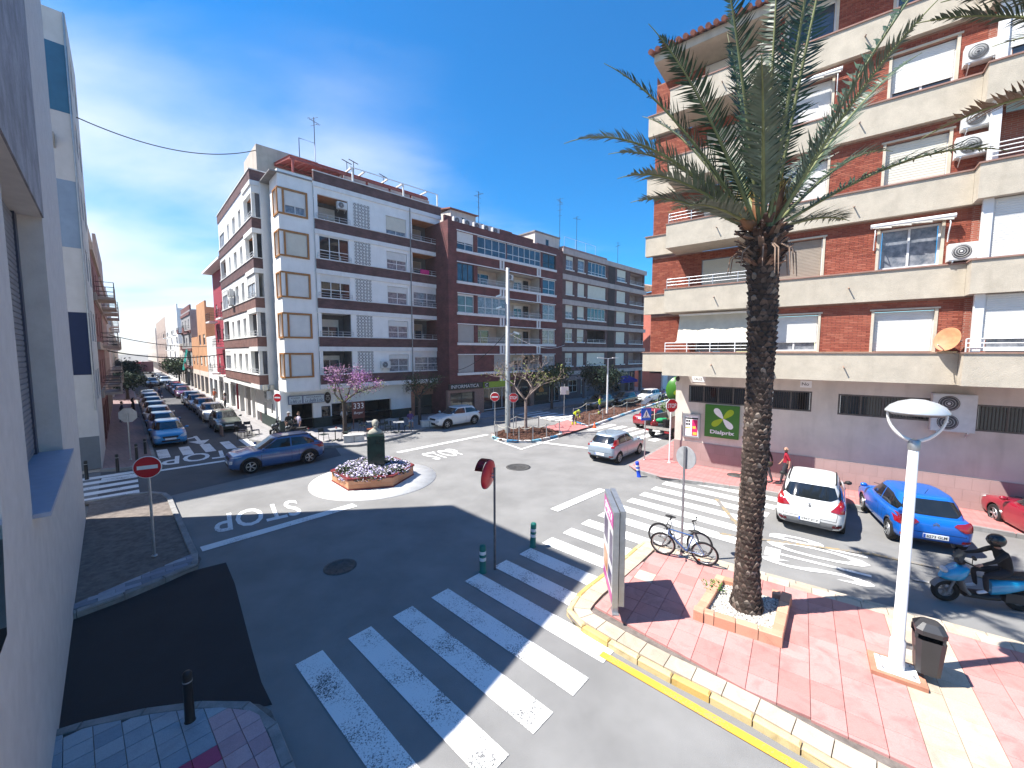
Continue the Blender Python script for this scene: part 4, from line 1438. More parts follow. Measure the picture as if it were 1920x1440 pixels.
lettering('PIZZA MYPE', s, upright(1.0, -0.056, 0.3), mat('letter_gold', (0.55, 0.42, 0.2), 0.5, 0.05, 5), 1.75, 0.24)
ac_unit(BB, I4, 4.35, SB[3] + 0.85, 0.5, 'ac unit in the cream balcony behind the steel pole', w_=0.75, h=0.55)
for i in range(5):
 ac_unit(BB, I4, -1.75 + i * 1.12, 16.97, 0.85, 'ac unit in the row on the roof edge of the maroon brick block', 'ac units in a row on the roof edge', w_=0.85, h=0.62, bracket=False)
def roofhouse(base, x0, x1, y0, y1, z0, z1, label, roof=None):
 o = thing('roof_house', label, 'roof house')
 o.matrix_world = base.matrix_basis.copy()
 b = MB(); b.box(x0, x1, y0, y1, z0, z1); b.build('wall', w_cream, o)
 b = MB()
 if roof is terracotta:
  b.add([(x0 - 0.2, y0 - 0.2, z1), (x1 + 0.2, y0 - 0.2, z1), (x1 + 0.2, y1, z1 + 0.7), (x0 - 0.2, y1, z1 + 0.7), (x0 - 0.2, y0 - 0.2, z1 + 0.12), (x1 + 0.2, y0 - 0.2, z1 + 0.12), (x1 + 0.2, y1, z1 + 0.82), (x0 - 0.2, y1, z1 + 0.82)],
              [(0, 3, 2, 1), (4, 5, 6, 7), (0, 1, 5, 4), (1, 2, 6, 5), (2, 3, 7, 6), (3, 0, 4, 7)])
 else:
  b.box(x0 - 0.1, x1 + 0.1, y0 - 0.1, y1 + 0.1, z1 + 0.002, z1 + 0.15)
 b.build('roof', roof or roof_grey, o)
 b = MB(); b.box((x0 + x1) / 2 - 0.3, (x0 + x1) / 2 + 0.2, y0 - 0.01, y0 + 0.05, z1 - 1.3, z1 - 0.5); b.build('window', gl_dark, o)
 return o
roofhouse(BB, 0.5, 3.6, 4.2, 8, 16.96, 19.6, 'cream roof house with a red tiled eave on the maroon block', terracotta)
roofhouse(BB, 3.7, 8.0, 3.8, 7, 16.96, 18.7, 'long low cream roof house behind the brick parapet of the maroon block', terracotta)
roofhouse(BB, 11.2, 15.5, 3.0, 7.5, 16.96, 19.4, 'grey beige stair house between the maroon and the banded block')
antenna(*wpt(BB, 4.0, 4.2), 17.6, 4.6, 'antenna mast with several aerials above the maroon brick block', 4)

# =================================================================== banded brown building
CB = thing('apartment_building', 'brown brick apartment block with pale horizontal bands and a rounded far end', 'building', (-3.40, 36.63, 0), VA)
ZB = [(3.16, 3.58), (5.88, 6.36), (8.58, 9.05), (11.17, 11.72), (13.92, 14.50), (16.72, 17.28)]
CW = ((13.25, 14.6), (15.45, 16.8), (17.45, 21.3), (23.9, 26.1), (27.2, 30.9))
p = MB()
hc = []
for k in range(5):
 z = ZB[k][1]
 for j, (a, b_) in enumerate(CW):
  hc.append((a, b_, z + 0.62, z + 2.1))
p.wall(12.54, 31.2, 3.16, 17.2, 0.12, 0.2, hc)
p.add([(31.2, 0.12, 3.16), (31.2, 9, 3.16), (31.2, 9, 17.2), (31.2, 0.12, 17.2)], [(0, 1, 2, 3)])
p.add([(12.54, 0.12, 17.2), (31.2, 0.12, 17.2), (31.2, 9, 17.2), (12.54, 9, 17.2)], [(0, 1, 2, 3)])
p.add([(12.54, 0.12, 3.16), (31.2, 0.12, 3.16), (31.2, 1.3, 3.16), (12.54, 1.3, 3.16)], [(3, 2, 1, 0)])
p.build('wall', b_brown, CB)
for z0, z1 in ZB:
 t = MB()
 cuts = [12.53, 13.2, 21.9, 23.4, 27.0, 31.5]
 for a, b_ in zip(cuts, cuts[1:]):
  t.box(a + 0.012, b_ - 0.012, -0.06, 0.117, z0, z1)
 t.build('concrete_band', band_pink, CB)
dk_panel = mat('dark_ribbed_panel', (0.045, 0.025, 0.03), 0.6, 0.2, 3)
for k in range(5):
 z = ZB[k][1]
 t = MB()
 for i in range(7):
  t.box(21.9 + i * 0.22, 22.05 + i * 0.22, 0.06, 0.118, z + 0.01, ZB[k + 1][0] - 0.01)
 t.build('ribbed_panel', dk_panel, CB)
 for j, (a, b_) in enumerate(CW):
  z0, z1 = z + 0.62, z + 2.1
  t = MB(); t.box(a - 0.1, b_ + 0.1, 0.0, 0.117, z0 - 0.12, z0 - 0.01); t.build('sill', trim_white, CB)
  if j == 4:
   loggia(CB, I4, a, b_, z0 - 0.3, z1, 0.32, 1.1, mat('loggia_pink', (0.42, 0.33, 0.31), 0.9, 0.1, 2))
   window(CB, I4, a + 0.2, a + 1.6, z0 - 0.3, z1 - 0.1, 1.3, 2, 0.5, frame_white, shut_cream, gl_dark, 0.08)
   railing(CB, I4, a - 0.1, b_, z0 - 0.0, 0.4, 0.05, alu, 2, 3)
  elif j == 2 and k == 1:
   loggia(CB, I4, a, b_, z0 - 0.3, z1, 0.32, 1.1, dark_room)
   window(CB, I4, a + 0.3, a + 1.7, z0 - 0.3, z1 - 0.1, 1.3, 2, 0.0, frame_white, shut_cream, gl_dark, 0.08)
   railing(CB, I4, a, b_, z0, 0.35, 0.05, alu, 2, 4)
  elif j == 2:
   window(CB, I4, a, b_, z0, z1, 0.12, 5, [0.9, 0, 0.0, 0.97, 0.0][k], frame_white, shut_cream, gl_blue, 0.08, 0.2)
  else:
   sh = [[0.35, 1.0, 0, 1.0], [0.3, 0.55, 0, 1.0], [0.5, 0.8, 0, 1.0], [1, 1, 0, 1], [0.25, 0.1, 0, 0.6]][k][j]
   window(CB, I4, a, b_, z0, z1, 0.12, 2 if j != 1 else 1, sh, frame_white, shut_cream, gl_curtain, 0.1, 0.25)
p = MB()
p.box(12.54, 31.2, 1.3, 1.6, 0.146, 3.16)
p.build('shop_wall', mat('shop_mauve', (0.16, 0.12, 0.14), 0.7, 0.15, 2), CB)
for a, b_, z0, z1 in ((12.9, 13.5, 0.6, 2.3), (15.3, 17.0, 0.9, 2.4), (17.9, 18.7, 0.6, 2.4), (23.0, 24.5, 0.3, 2.4), (24.8, 27.2, 0.3, 2.4), (28.4, 30.6, 0.3, 2.9)):
 window(CB, I4, a, b_, z0, z1, 1.28, 2, 0, frame_white if a < 20 else frame_dark, None, gl_dark, -0.04, 0.55 if a < 20 else None)
t = MB()
for xx in (12.6, 17.2, 22.4, 27.4, 30.9):
 t.box(xx, xx + 0.4, 0.15, 0.55, 0.146, 3.15)
t.build('column', mat('column_mauve', (0.2, 0.16, 0.17), 0.7, 0.1, 2), CB)
t = MB(); t.box(12.54, 31.2, 5, 8, 17.21, 17.9); t.box(15.6, 25.0, 2.4, 4.5, 17.21, 18.5); t.build('roof_house', mat('attic_pink', (0.42, 0.28, 0.25), 0.85, 0.1, 1), CB)
railing(CB, I4, 16.0, 22.5, 18.5, 1.2, 2.6, alu, 1, 4)
railing(CB, I4, 24.8, 28.5, 17.9, 1.2, 5.1, alu, 1, 3)
s = sign(CB, 12.7, 2.55, 0.05, 4.4, 0.5, mat('fascia_mauve', (0.20, 0.13, 0.14), 0.6, 0.1, 3), 'dull mauve shop fascia with faded letters at the banded block')
lettering('HELADERIA', s, upright(1.6, -0.125, 0.25), mat('letter_faded', (0.42, 0.34, 0.33), 0.6, 0.1, 5), 2.6, 0.3)
s = sign(CB, 22.3, 2.6, 0.05, 4.9, 0.55, mat('fascia_teal', (0.02, 0.05, 0.05), 0.5, 0.1, 3), 'dark teal shop fascia with gold letters above the blue awning')
lettering('ACADEMIA', s, upright(2.45, -0.125, 0.28), MATS['letter_gold'], 4.0, 0.28)
aw = thing('awning', 'bright blue shop awning under the banded brown block', 'awning')
aw.matrix_world = CB.matrix_basis.copy()
b_ = MB(); b_.add([(22.3, 0.05, 2.55), (27.3, 0.05, 2.55), (27.3, -1.3, 2.05), (22.3, -1.3, 2.05), (27.3, -1.3, 1.75), (22.3, -1.3, 1.75)], [(0, 1, 2, 3), (3, 2, 1, 0), (3, 2, 4, 5), (5, 4, 2, 3)])
b_.build('canvas', mat('awning_blue', (0.02, 0.035, 0.42), 0.8, 0.05, 5), aw)
b_ = MB(); b_.tube([(22.35, 0, 2.0), (22.35, -1.28, 2.04)], 0.02); b_.tube([(27.25, 0, 2.0), (27.25, -1.28, 2.04)], 0.02); b_.build('arm', alu, aw)
antenna(*wpt(CB, 16.2, 3.5), 18.5, 6.0, 'tallest antenna mast with aerials above the banded brown block', 4)
antenna(*wpt(CB, 19.6, 3.5), 18.5, 4.6, 'plain thin mast on the roof of the banded brown block', 1)
antenna(*wpt(CB, 33.5, 6.0), 14.0, 9.0, 'thin mast far right beside the red brick block', 1)
# white low shop front beyond and the red brick block behind the supermarket
FB = thing('apartment_building', 'salmon red apartment block seen in the gap left of the supermarket block', 'building', (*wpt(CB, 35.0, -1.0), 0), VA - 0.35)
t = MB()
t.wall(0, 16, 3.6, 15.0, 0, 0.2, [(1.6 + 4.5 * i, 3.4 + 4.5 * i, 4.9 + 2.75 * k, 6.2 + 2.75 * k) for i in range(3) for k in range(4)])
t.add([(0, 0, 0), (0, 10, 0), (0, 10, 15), (0, 0, 15)], [(3, 2, 1, 0)])
t.add([(0, 0, 15), (16, 0, 15), (16, 10, 15), (0, 10, 15)], [(0, 1, 2, 3)])
t.build('wall', mat('render_salmon', (0.50, 0.16, 0.12), 0.85, 0.06, 1, stain=0.15), FB)
for i in range(3):
 for k in range(4):
  window(FB, I4, 1.6 + 4.5 * i, 3.4 + 4.5 * i, 4.9 + 2.75 * k, 6.2 + 2.75 * k, 0, 2, [0.4, 1, 0.3, 0.6][(i + k) % 4], frame_white, shut_white, gl_blue, 0.1)
t = MB(); t.box(0, 16, -0.3, 0.2, 0.14, 3.59); t.build('shop_front', trim_white, FB)
for i in range(3):
 window(FB, I4, 0.8 + 4.5 * i, 3.4 + 4.5 * i, 0.5, 3.0, -0.31, 1, 0, frame_white, None, gl_curtain, -0.03)
t = MB(); t.add([(-0.5, -0.6, 15.0), (16.5, -0.6, 15.0), (16.5, 5, 16.6), (-0.5, 5, 16.6)], [(0, 1, 2, 3)]); t.add([(-0.5, -0.6, 15.0), (-0.5, 5, 16.6), (-0.5, 5, 15.0)], [(0, 1, 2), (2, 1, 0)]); t.build('roof', mat('roof_sand', (0.5, 0.32, 0.22), 0.85, 0.2, 3), FB)
# =================================================================== supermarket block (near right)
RA = math.atan2(WD.y, WD.x)
RB = thing('apartment_building', 'red brick apartment block with beige balcony bands above the supermarket wall', 'building', (8.4, 20.4, 0), RA)
ZK = [(4.70 + 2.94 * k, 5.80 + 2.94 * k) for k in range(5)]
XR = 17.0
PL, PM, PR_ = -0.25, -1.30, -1.35              # brick planes: left part, middle bay, right part
ground_h = [(0.62, 3.3, 3.3, 4.15), (4.1, 5.58, 3.25, 4.12), (6.45, 9.2, 3.22, 4.08), (10.25, 14.5, 3.0, 3.95)]
p = MB()
p.wall(0, XR, 1.3, 4.7, 0, 0.25, ground_h)
p.add([(0, 0, 1.3), (0, 9, 1.3), (0, 9, 4.7), (0, 0, 4.7)], [(3, 2, 1, 0)])
p.build('ground_wall', w_cream, RB)
p = MB()
p.box(-0.03, XR, -0.03, 0.2, 0.147, 1.3)
p.box(-0.03, 0.0, 0.2, 9, 0.147, 1.3)
p.build('tiled_base', w_pinktile, RB)
grille_m = mat('window_grille_brown', (0.10, 0.075, 0.065), 0.5, 0.1, 6)
for a, b_, c, d in ground_h:
 n = max(2, round((b_ - a) / 0.72))
 wn = window(RB, I4, a, b_, c, d, 0, n, 0, mat('frame_bronze', (0.13, 0.11, 0.10), 0.4, 0.15, 6, metal=0.4), None, gl_dark, 0.05, None, fw=0.06)
 g_ = MB()
 for i in range(int((b_ - a) / 0.085)):
  xx = a + 0.06 + i * 0.085
  g_.tube([(xx, 0.02, c + 0.05), (xx, 0.02, d - 0.05)], 0.006, 4, False)
 g_.build('window_bars', grille_m, wn)
# body: side and soffits
p = MB()
p.add([(-1.3, PL, 4.7), (-1.3, 10, 4.7), (-1.3, 10, 19.4), (-1.3, PL, 19.4)], [(3, 2, 1, 0)])
p.add([(-1.3, PL, 4.7), (-1.3, 9, 4.7), (0, 9, 4.7), (0, PL, 4.7)], [(0, 1, 2, 3), (3, 2, 1, 0)])
p.build('side_wall', b_redflat, RB)
# walls behind the bricks (mortar) with window holes
wl = {}
def wlist(k):
 z = ZK[k][1]
 return [(4.1, 5.68, z + 0.03, z + 1.47), (7.26, 8.87, z + 0.03, z + 1.47)]
mort = mat('brick_mortar', (0.36, 0.20, 0.15), 0.95, 0.15, 8)
pM, pL = MB(), MB()
bricks = []                                     # (distance, x, y, z, length, plane)
BL, BH, JT = 0.245, 0.052, 0.011
def lay(x0, x1, z0, z1, y, holes):
 nrow = int((z1 - z0) / (BH + JT))
 for r_ in range(nrow):
  zz = z0 + r_ * (BH + JT)
  xx = x0 - (BL / 2 if r_ % 2 else 0)
  while xx < x1:
   a, b_ = max(xx, x0), min(xx + BL, x1)
   xx += BL + JT
   segs = [(a, b_)]
   for h in holes:
    if zz + BH > h[2] and zz < h[3]:
     ns = []
     for s0, s1 in segs:
      if h[1] <= s0 or h[0] >= s1: ns.append((s0, s1)); continue
      if s0 < h[0]: ns.append((s0, h[0] - 0.002))
      if s1 > h[1]: ns.append((h[1] + 0.002, s1))
     segs = ns
   for s0, s1 in segs:
    if s1 - s0 > 0.03:
     bricks.append((s0, s1, zz, y))
for k in range(5):
 z0, z1 = ZK[k][1] + 0.005, (ZK[k + 1][0] if k < 4 else 19.0)
 hm = wlist(k)
 pM.wall(3.9, 9.5, z0, z1, PM, 0.3, hm)
 lay(3.9, 9.5, z0 + 0.01, z1, PM, hm)
 hl = [(1.05, 3.6, z0 + 0.0, z0 + 1.45)] if k in (1, 2, 3) else [(0.9, 3.85, z0, z1)]
 pL.wall(-1.3, 3.9, z0, z1, PL, 0.25, hl)
 lay(-1.29, 3.9, z0 + 0.01, z1, PL, hl)
pM.add([(3.9, PM, 4.7), (3.9, PL, 4.7), (3.9, PL, 19.0), (3.9, PM, 19.0)], [(0, 1, 2, 3), (3, 2, 1, 0)])
pM.build('brick_wall', mort, RB)
pL.build('brick_wall', mort, RB)
brick_m = tilemat('brick_red', (0.27, 0.062, 0.036), (0.33, 0.085, 0.048), (0.40, 0.125, 0.075), 0.8, 0.25, 0.12, 120)
def dist(b):
 v = RB.matrix_basis @ Vector(((b[0] + b[1]) / 2, b[3], b[2]))
 return (v - cam.location).length
# the nearest of them, at the right between the first bands, are single objects
bricks.sort(key=dist)
bm_ = MB(); bm_.box(0, BL, -0.012, 0.004, 0, BH)
proto = None
cnt = 0
rest = {}
rb_ = random.Random(11)
for s0, s1, zz, y in bricks:
 jit = rb_.uniform(-0.002, 0.003)
 if abs((s1 - s0) - BL) < 1e-4 and cnt < 300:
  cnt += 1
  if proto is None:
   proto = bm_.build('brick', brick_m, RB, (s0, y + jit, zz))
  else:
   link('brick', proto.data, RB, (s0, y + jit, zz))
 else:
  t_ = rb_.randrange(4)
  rest.setdefault(t_, MB()).box(s0, s1, y - 0.012 + jit, y + 0.004, zz, zz + BH)
tones = [mat('brick_tone_%s' % 'abcd'[i], c_, 0.8, 0.12, 9, 0.2, 120) for i, c_ in enumerate(((0.27, 0.062, 0.036), (0.33, 0.085, 0.048), (0.38, 0.112, 0.066), (0.30, 0.072, 0.042)))]
for t_, m_ in rest.items():
 tag(m_.build('brick', tones[t_], RB), kind='stuff')
coping = mat('coping_brown', (0.34, 0.20, 0.16), 0.8, 0.1, 4)
for k in range(5):
 z0, z1 = ZK[k]
 t = MB()
 t.box(-1.62, -0.12, -0.42, -0.1, z0 + 0.1, z1 - 0.05, 0)         # short band of the set-back left end
 t.box(-1.66, -0.12, -0.46, -0.1, z1 - 0.045, z1, 1)
 t.build('balcony_band', [w_beige, coping], RB)
 t = MB()
 t.box(-0.12, 3.9, -1.95, -0.3, z0, z0 + 0.18, 0)                 # balcony slab
 t.box(-0.12, 3.9, -1.95, -1.82, z0 + 0.181, z1 - 0.05, 0)
 t.box(-0.12, 0.01, -1.819, -0.3, z0 + 0.181, z1 - 0.05, 0)
 t.box(-0.15, 3.93, -1.98, -1.79, z1 - 0.048, z1, 1)
 t.box(-0.15, 0.04, -1.789, -0.3, z1 - 0.048, z1, 1)
 t.build('balcony', [w_beige, coping], RB)
 t = MB()
 t.box(3.905, 9.45, -1.52, -1.0, z0, z1 - 0.05, 0)
 t.box(3.905, 9.45, -1.56, -1.0, z1 - 0.048, z1, 1)
 t.box(3.905, 9.45, -0.999, 0.0, z0, z0 + 0.15, 0)
 t.build('balcony_band', [w_beige, coping], RB)
 t = MB()
 t.box(9.455, XR, -2.1, -1.97, z0, z1 - 0.05, 0)
 t.box(9.455, 9.585, -1.969, -1.2, z0, z1 - 0.05, 0)
 t.box(9.586, XR, -1.969, 0.0, z0, z0 + 0.16, 0)
 t.box(9.42, XR, -2.14, -1.94, z1 - 0.048, z1, 1)
 t.box(9.42, 9.62, -1.939, -1.2, z1 - 0.048, z1, 1)
 t.build('balcony', [w_beige, coping], RB)
 # drain spouts
 for xx in (2.0, 6.5):
  t = MB(); t.tube([(xx, (-1.95 if xx < 3 else -1.52) - 0.0, z0 + 0.55), (xx + 0.02, (-1.95 if xx < 3 else -1.52) - 0.17, z0 + 0.50)], 0.022, 7)
  t.build('drain_spout', mat('spout_clay', (0.32, 0.2, 0.15), 0.7, 0.1, 5), RB)
 # middle windows
 z = z1
 shL = [0.72, 1.0, 1.0, 0.93, 0.12][k]
 shR = [1.0, 0.0, 1.0, 0.80, 0.0][k]
 for (a, b_), s_, j in (((4.1, 5.68), shL, 0), ((7.26, 8.87), shR, 1)):
  cream = (k == 2 and j == 1)
  window(RB, I4, a + 0.03, b_ - 0.03, z + 0.035, z + 1.44, PM, 2 if s_ < 0.95 else 1, s_, frame_white, shut_cream if cream else (shut_brown if (k == 1 and j == 0) else shut_white), gl_blue if k > 1 else gl_curtain, 0.14, None, 0.055 if not cream else 0.085, 0.06)
  t = MB()
  t.box(a - 0.05, a + 0.03, PM - 0.03, PM + 0.13, z + 0.005, z + 1.49)
  t.box(b_ - 0.03, b_ + 0.05, PM - 0.03, PM + 0.13, z + 0.005, z + 1.49)
  t.box(a - 0.1, b_ + 0.1, PM - 0.06, PM + 0.12, z + 1.492, z + 1.55)
  t.build('window_surround', mat('surround_beige', (0.6, 0.53, 0.42), 0.7, 0.08, 4), RB)
 # left part
 if k in (1, 2, 3):
  window(RB, I4, 1.08, 3.57, z + 0.03, z + 1.42, PL, 2, 0.85 if k == 1 else (1.0 if k == 2 else 0.4), frame_alu, shut_white if k == 2 else shut_cream, gl_dark, 0.12, None, 0.06)
 else:
  window(RB, I4, 0.9, 3.85, z + 0.03, z + 1.55, PL, 3, 0.5 if k == 0 else 0.7, frame_white, shut_white, gl_dark if k == 0 else gl_blue, 0.1, None, 0.06)
 if k in (0, 1, 2):
  railing(RB, I4, -0.03, 3.85, z + 0.0, 0.42, -1.885, alu if k else steel_white, 3, 5, 1.5)
 # right part: glazed balconies with shutters
 xs_ = 9.62
 t = MB()
 t.box(xs_, xs_ + 0.22, -1.9, -1.75, z, (ZK[k + 1][0] if k < 4 else 19.0))
 t.build('white_post', frame_white, RB)
 zt_ = (ZK[k + 1][0] if k < 4 else 19.0) - 0.02
 if k == 2:
  loggia(RB, I4, xs_ + 0.24, 14.5, z - 0.9, zt_, -1.72, 1.6, brickmat('brick_dark_red', (0.10, 0.04, 0.03), (0.13, 0.05, 0.04), (0.12, 0.08, 0.06), 0.25, 0.063, 0.008, 0.2))
  t = MB(); t.add([(xs_ + 0.3, -1.8, zt_), (14.4, -1.8, zt_), (14.4, -1.86, zt_ - 0.55), (xs_ + 0.3, -1.86, zt_ - 0.42)], [(0, 1, 2, 3), (3, 2, 1, 0)])
  t.build('rolled_blind', mat('blind_green', (0.30, 0.36, 0.29), 0.8, 0.12, 4), RB)
  railing(RB, I4, xs_, 14.5, z, 0.5, -2.02, steel_white, 4, 5)
 else:
  window(RB, I4, xs_ + 0.22, 11.6, z + 0.03, zt_, -1.86, 1, [0.75, 1.0, 0, 0.8, 0.6][k], frame_white, shut_white, gl_blue if k else gl_curtain, 0.06, None, 0.07, 0.09)
  window(RB, I4, 11.62, 14.5, z + 0.03, zt_, -1.86, 2, 0.6, frame_white, shut_white, gl_blue, 0.06, None, 0.07, 0.09)
  if k == 0:
   railing(RB, I4, 9.5, 14.5, z, 0.42, -2.03, steel_white, 3, 5)
 t = MB(); t.box(9.5, XR, -1.3, -1.0, z, zt_); t.build('brick_pier', b_redflat, RB)
# first floor left: fabric blind hung outside the balcony
bl_ = thing('fabric_blind', 'cream fabric sun blind hanging over the first balcony rail behind the palm', 'blind')
bl_.matrix_world = RB.matrix_basis.copy()
b_ = MB()
nx, nz = 48, 10
vs = []
for j in range(nz + 1):
 for i in range(nx + 1):
  f = j / nz
  xx = 0.45 + 3.4 * i / nx
  yy = -1.35 - 0.42 * f - 0.035 * f * f * math.sin(i * 1.9) * (1 + 0.5 * math.sin(i * 0.7)) - 0.02 * math.sin(i * 0.4)
  vs.append((xx, yy, 7.5 - 1.22 * f))
b_.add(vs, [(j * (nx + 1) + i, j * (nx + 1) + i + 1, (j + 1) * (nx + 1) + i + 1, (j + 1) * (nx + 1) + i) for j in range(nz) for i in range(nx)], 0, True)
b_.build('canvas', mat('canvas_cream', (0.66, 0.61, 0.50), 0.9, 0.06, 3), bl_)
b_ = MB(); b_.tube([(0.42, -1.79, 6.26), (3.87, -1.79, 6.26)], 0.03, 8); b_.build('bottom_bar', steel_white, bl_)
b_ = MB(); b_.box(0.42, 3.87, -1.42, -1.3, 7.48, 7.56); b_.build('roller', steel_white, bl_)
# roof with tiled eave
t = MB()
t.box(-0.9, XR, -1.9, 10, 19.0, 19.35)
t.build('eave', w_beige, RB)
t = MB()
for i in range(62):
 xx = -1.0 + i * 0.3
 t.tube([(xx, -2.15, 19.40), (xx, 2.5, 20.9)], 0.11, 8)
t.add([(-1.05, -2.1, 19.36), (XR, -2.1, 19.36), (XR, 2.5, 20.85), (-1.05, 2.5, 20.85)], [(0, 1, 2, 3)])
t.build('roof', terracotta, RB)
# awnings over windows
def folded_awning(k, j, label):
 a, b_ = [(4.1, 5.68), (7.26, 8.87)][j]
 z = ZK[k][1]
 o = thing('folded_awning', label, 'awning')
 o.matrix_world = RB.matrix_basis.copy()
 m = MB(); m.tube([(a - 0.25, PM - 0.22, z + 1.56), (b_ + 0.25, PM - 0.22, z + 1.56)], 0.075, 10); m.build('roller', steel_white, o)
 m = MB()
 for i in range(12):
  x0 = a - 0.2 + (b_ - a + 0.4) * i / 12
  x1 = a - 0.2 + (b_ - a + 0.4) * (i + 1) / 12
  zz = z + 1.49 - 0.02 * (i % 3)
  m.add([(x0, PM - 0.26, z + 1.55), (x1, PM - 0.26, z + 1.55), (x1, PM - 0.29, zz - 0.03), (x0, PM - 0.29, zz)], [(0, 1, 2, 3), (3, 2, 1, 0)])
 m.build('fabric', mat('awning_grey', (0.5, 0.48, 0.43), 0.9, 0.1, 6), o)
 for xx in (a - 0.12, b_ + 0.12):
  m = MB(); m.tube([(xx, PM - 0.2, z + 1.45), (xx, PM - 0.35, z + 1.3), (xx, PM - 0.12, z + 1.0), (xx, PM - 0.05, z + 0.75)], 0.018, 6); m.build('arm', steel_white, o)
folded_awning(1, 1, 'folded white awning with curved arms over the second floor window right of the palm')
folded_awning(3, 0, 'rolled white awning over the fourth floor window behind the palm fronds')
# air conditioners
ac_unit(RB, I4, 8.98, 8.80, -1.34, 'ac unit with dark spiral fan beside the second floor awning window', w_=0.8, h=0.56)
ac_unit(RB, I4, 8.95, 12.10, -1.36, 'lower of two stacked ac units on the red brick wall, white casing', w_=0.84, h=0.62, grille=mat('grille_grey', (0.34, 0.345, 0.34), 0.5, 0.1, 9))
ac_unit(RB, I4, 9.05, 12.95, -1.36, 'upper of two stacked ac units on the red brick wall, slightly smaller', w_=0.76, h=0.54, grille=MATS['grille_grey'])
ac_unit(RB, I4, 8.98, 14.95, -1.36, 'topmost ac unit on the red brick wall, square grey grille', w_=0.74, h=0.56, grille=MATS['grille_grey'])
ac_unit(RB, I4, 9.1, 2.95, -0.03, 'big double fan ac unit on the supermarket wall behind the street lamp', w_=1.1, h=1.35, d=0.36, fans=2)
# satellite dish
ds = thing('satellite_dish', 'rusty orange satellite dish fixed beside the first floor window', 'satellite dish')
ds.matrix_world = RB.matrix_basis @ Matrix.Translation((9.12, -1.75, 6.22)) @ Matrix.Rotation(R(-38), 4, 'Z') @ Matrix.Rotation(R(72), 4, 'X')
b_ = MB(); b_.lathe([(0.001, -0.07), (0.15, -0.06), (0.27, -0.025), (0.36, 0.02), (0.37, 0.02), (0.27, -0.04), (0.001, -0.09)], (0, 0, 0), 26, Matrix.Diagonal((0.95, 1.1, 1)), caps=False)
b_.build('dish', mat('dish_orange', (0.56, 0.25, 0.12), 0.6, 0.12, 5), ds)
b_ = MB(); b_.tube([(0, -0.38, -0.02), (0, -0.30, 0.35)], 0.015, 6); b_.build('arm', steel, ds)
b_ = MB(); b_.tube([(0, 0, -0.08), (0, 0.05, -0.3), (0.1, 0.1, -0.5)], 0.025, 6); b_.build('bracket', steel, ds)
# supermarket signs
green = mat('sign_green', (0.045, 0.175, 0.018), 0.35, 0.06, 2)
lime = mat('sign_lime', (0.34, 0.47, 0.012), 0.35, 0.04, 4)
def petal(par, cx, cz, ang, ln, wd, y, m):
 b = MB()
 pts = []
 for i in range(28):
  t_ = i / 28 * 2 * PI
  # pear-like leaf: pointed at the centre, round outside
  rr = ln * (0.5 - 0.5 * math.cos(t_))
  ww = wd * math.sin(t_) * (0.35 + 0.65 * (0.5 - 0.5 * math.cos(t_)))
  pts.append((rr, ww))
 v = [(cx + a * math.cos(ang) - w_ * math.sin(ang), y, cz + a * math.sin(ang) + w_ * math.cos(ang)) for a, w_ in pts]
 b.add(v, [tuple(range(len(v)))[::-1]])
 b.add([(q[0], y + 0.006, q[2]) for q in v], [])
 return b.build('petal', m, par)
sgn = sign(RB, 1.44, 1.68, -0.03, 1.48, 1.58, green, 'square green supermarket sign with four petals and white name', 'shop sign', 0.1)
for a_, m_ in ((R(128), sign_white), (R(47), lime), (R(218), lime), (R(-48), sign_white)):
 petal(sgn, 0.80, 0.93, a_, 0.60, 0.19, -0.104, m_)
lettering('Dialprix', sgn, upright(0.78, -0.104, 0.24), sign_white, 1.05, 0.24, bold=0.03)
ps = thing('poster_case', 'grey framed poster case with pink and white offers by the corner', 'poster case')
ps.matrix_world = RB.matrix_basis @ Matrix.Translation((0.42, -0.005, 1.52))
b_ = MB()
for a, c_, z0, z1 in ((0, 0.07, 0, 1.2), (0.73, 0.8, 0, 1.2), (0.07, 0.73, 0, 0.07), (0.07, 0.73, 1.13, 1.2)):
 b_.box(a, c_, -0.1, 0, z0, z1)
b_.build('case_frame', steel, ps)
b_ = MB(); b_.box(0.071, 0.729, -0.05, -0.03, 0.071, 1.129); pp_ = b_.build('poster', sign_white, ps)
b_ = MB(); b_.box(0.1, 0.7, -0.056, -0.051, 0.93, 1.0); b_.build('poster_bar', black_paint, pp_)
b_ = MB(); b_.box(0.42, 0.68, -0.057, -0.051, 0.1, 0.9); b_.build('poster_panel', mat('poster_pink', (0.66, 0.02, 0.14), 0.5, 0.05, 5), pp_)
b_ = MB(); b_.box(0.45, 0.6, -0.061, -0.0575, 0.45, 0.58); b_.box(0.47, 0.66, -0.061, -0.0575, 0.14, 0.28); b_.box(0.12, 0.34, -0.06, -0.051, 0.46, 0.5); b_.build('poster_print', mat('poster_yellow', (0.72, 0.55, 0.08), 0.5, 0.1, 9), pp_)
b_ = MB()
for zz in (0.62, 0.78):
 for xx in (0.14, 0.25):
  b_.box(xx, xx + 0.08, -0.059, -0.051, zz, zz + 0.09)
b_.build('poster_print', black_paint, pp_)
for xx, zz, lab, txt, ww in ((0.75, 4.32, 'small white street name plaque near the corner above the window', 'CALLE', 0.62), (5.15, 4.28, 'small white notice plate with red mark under the balcony band', 'No', 0.4)):
 o = thing('wall_plate', lab, 'wall plate'); o.matrix_world = RB.matrix_basis @ Matrix.Translation((xx, -0.005, zz))
 b_ = MB(); b_.box(0, ww, -0.025, 0, 0, 0.3); b_.build('plate', sign_white, o)
 lettering(txt, o, upright(ww * 0.45, -0.027, 0.15), black_paint, ww * 0.6, 0.13)
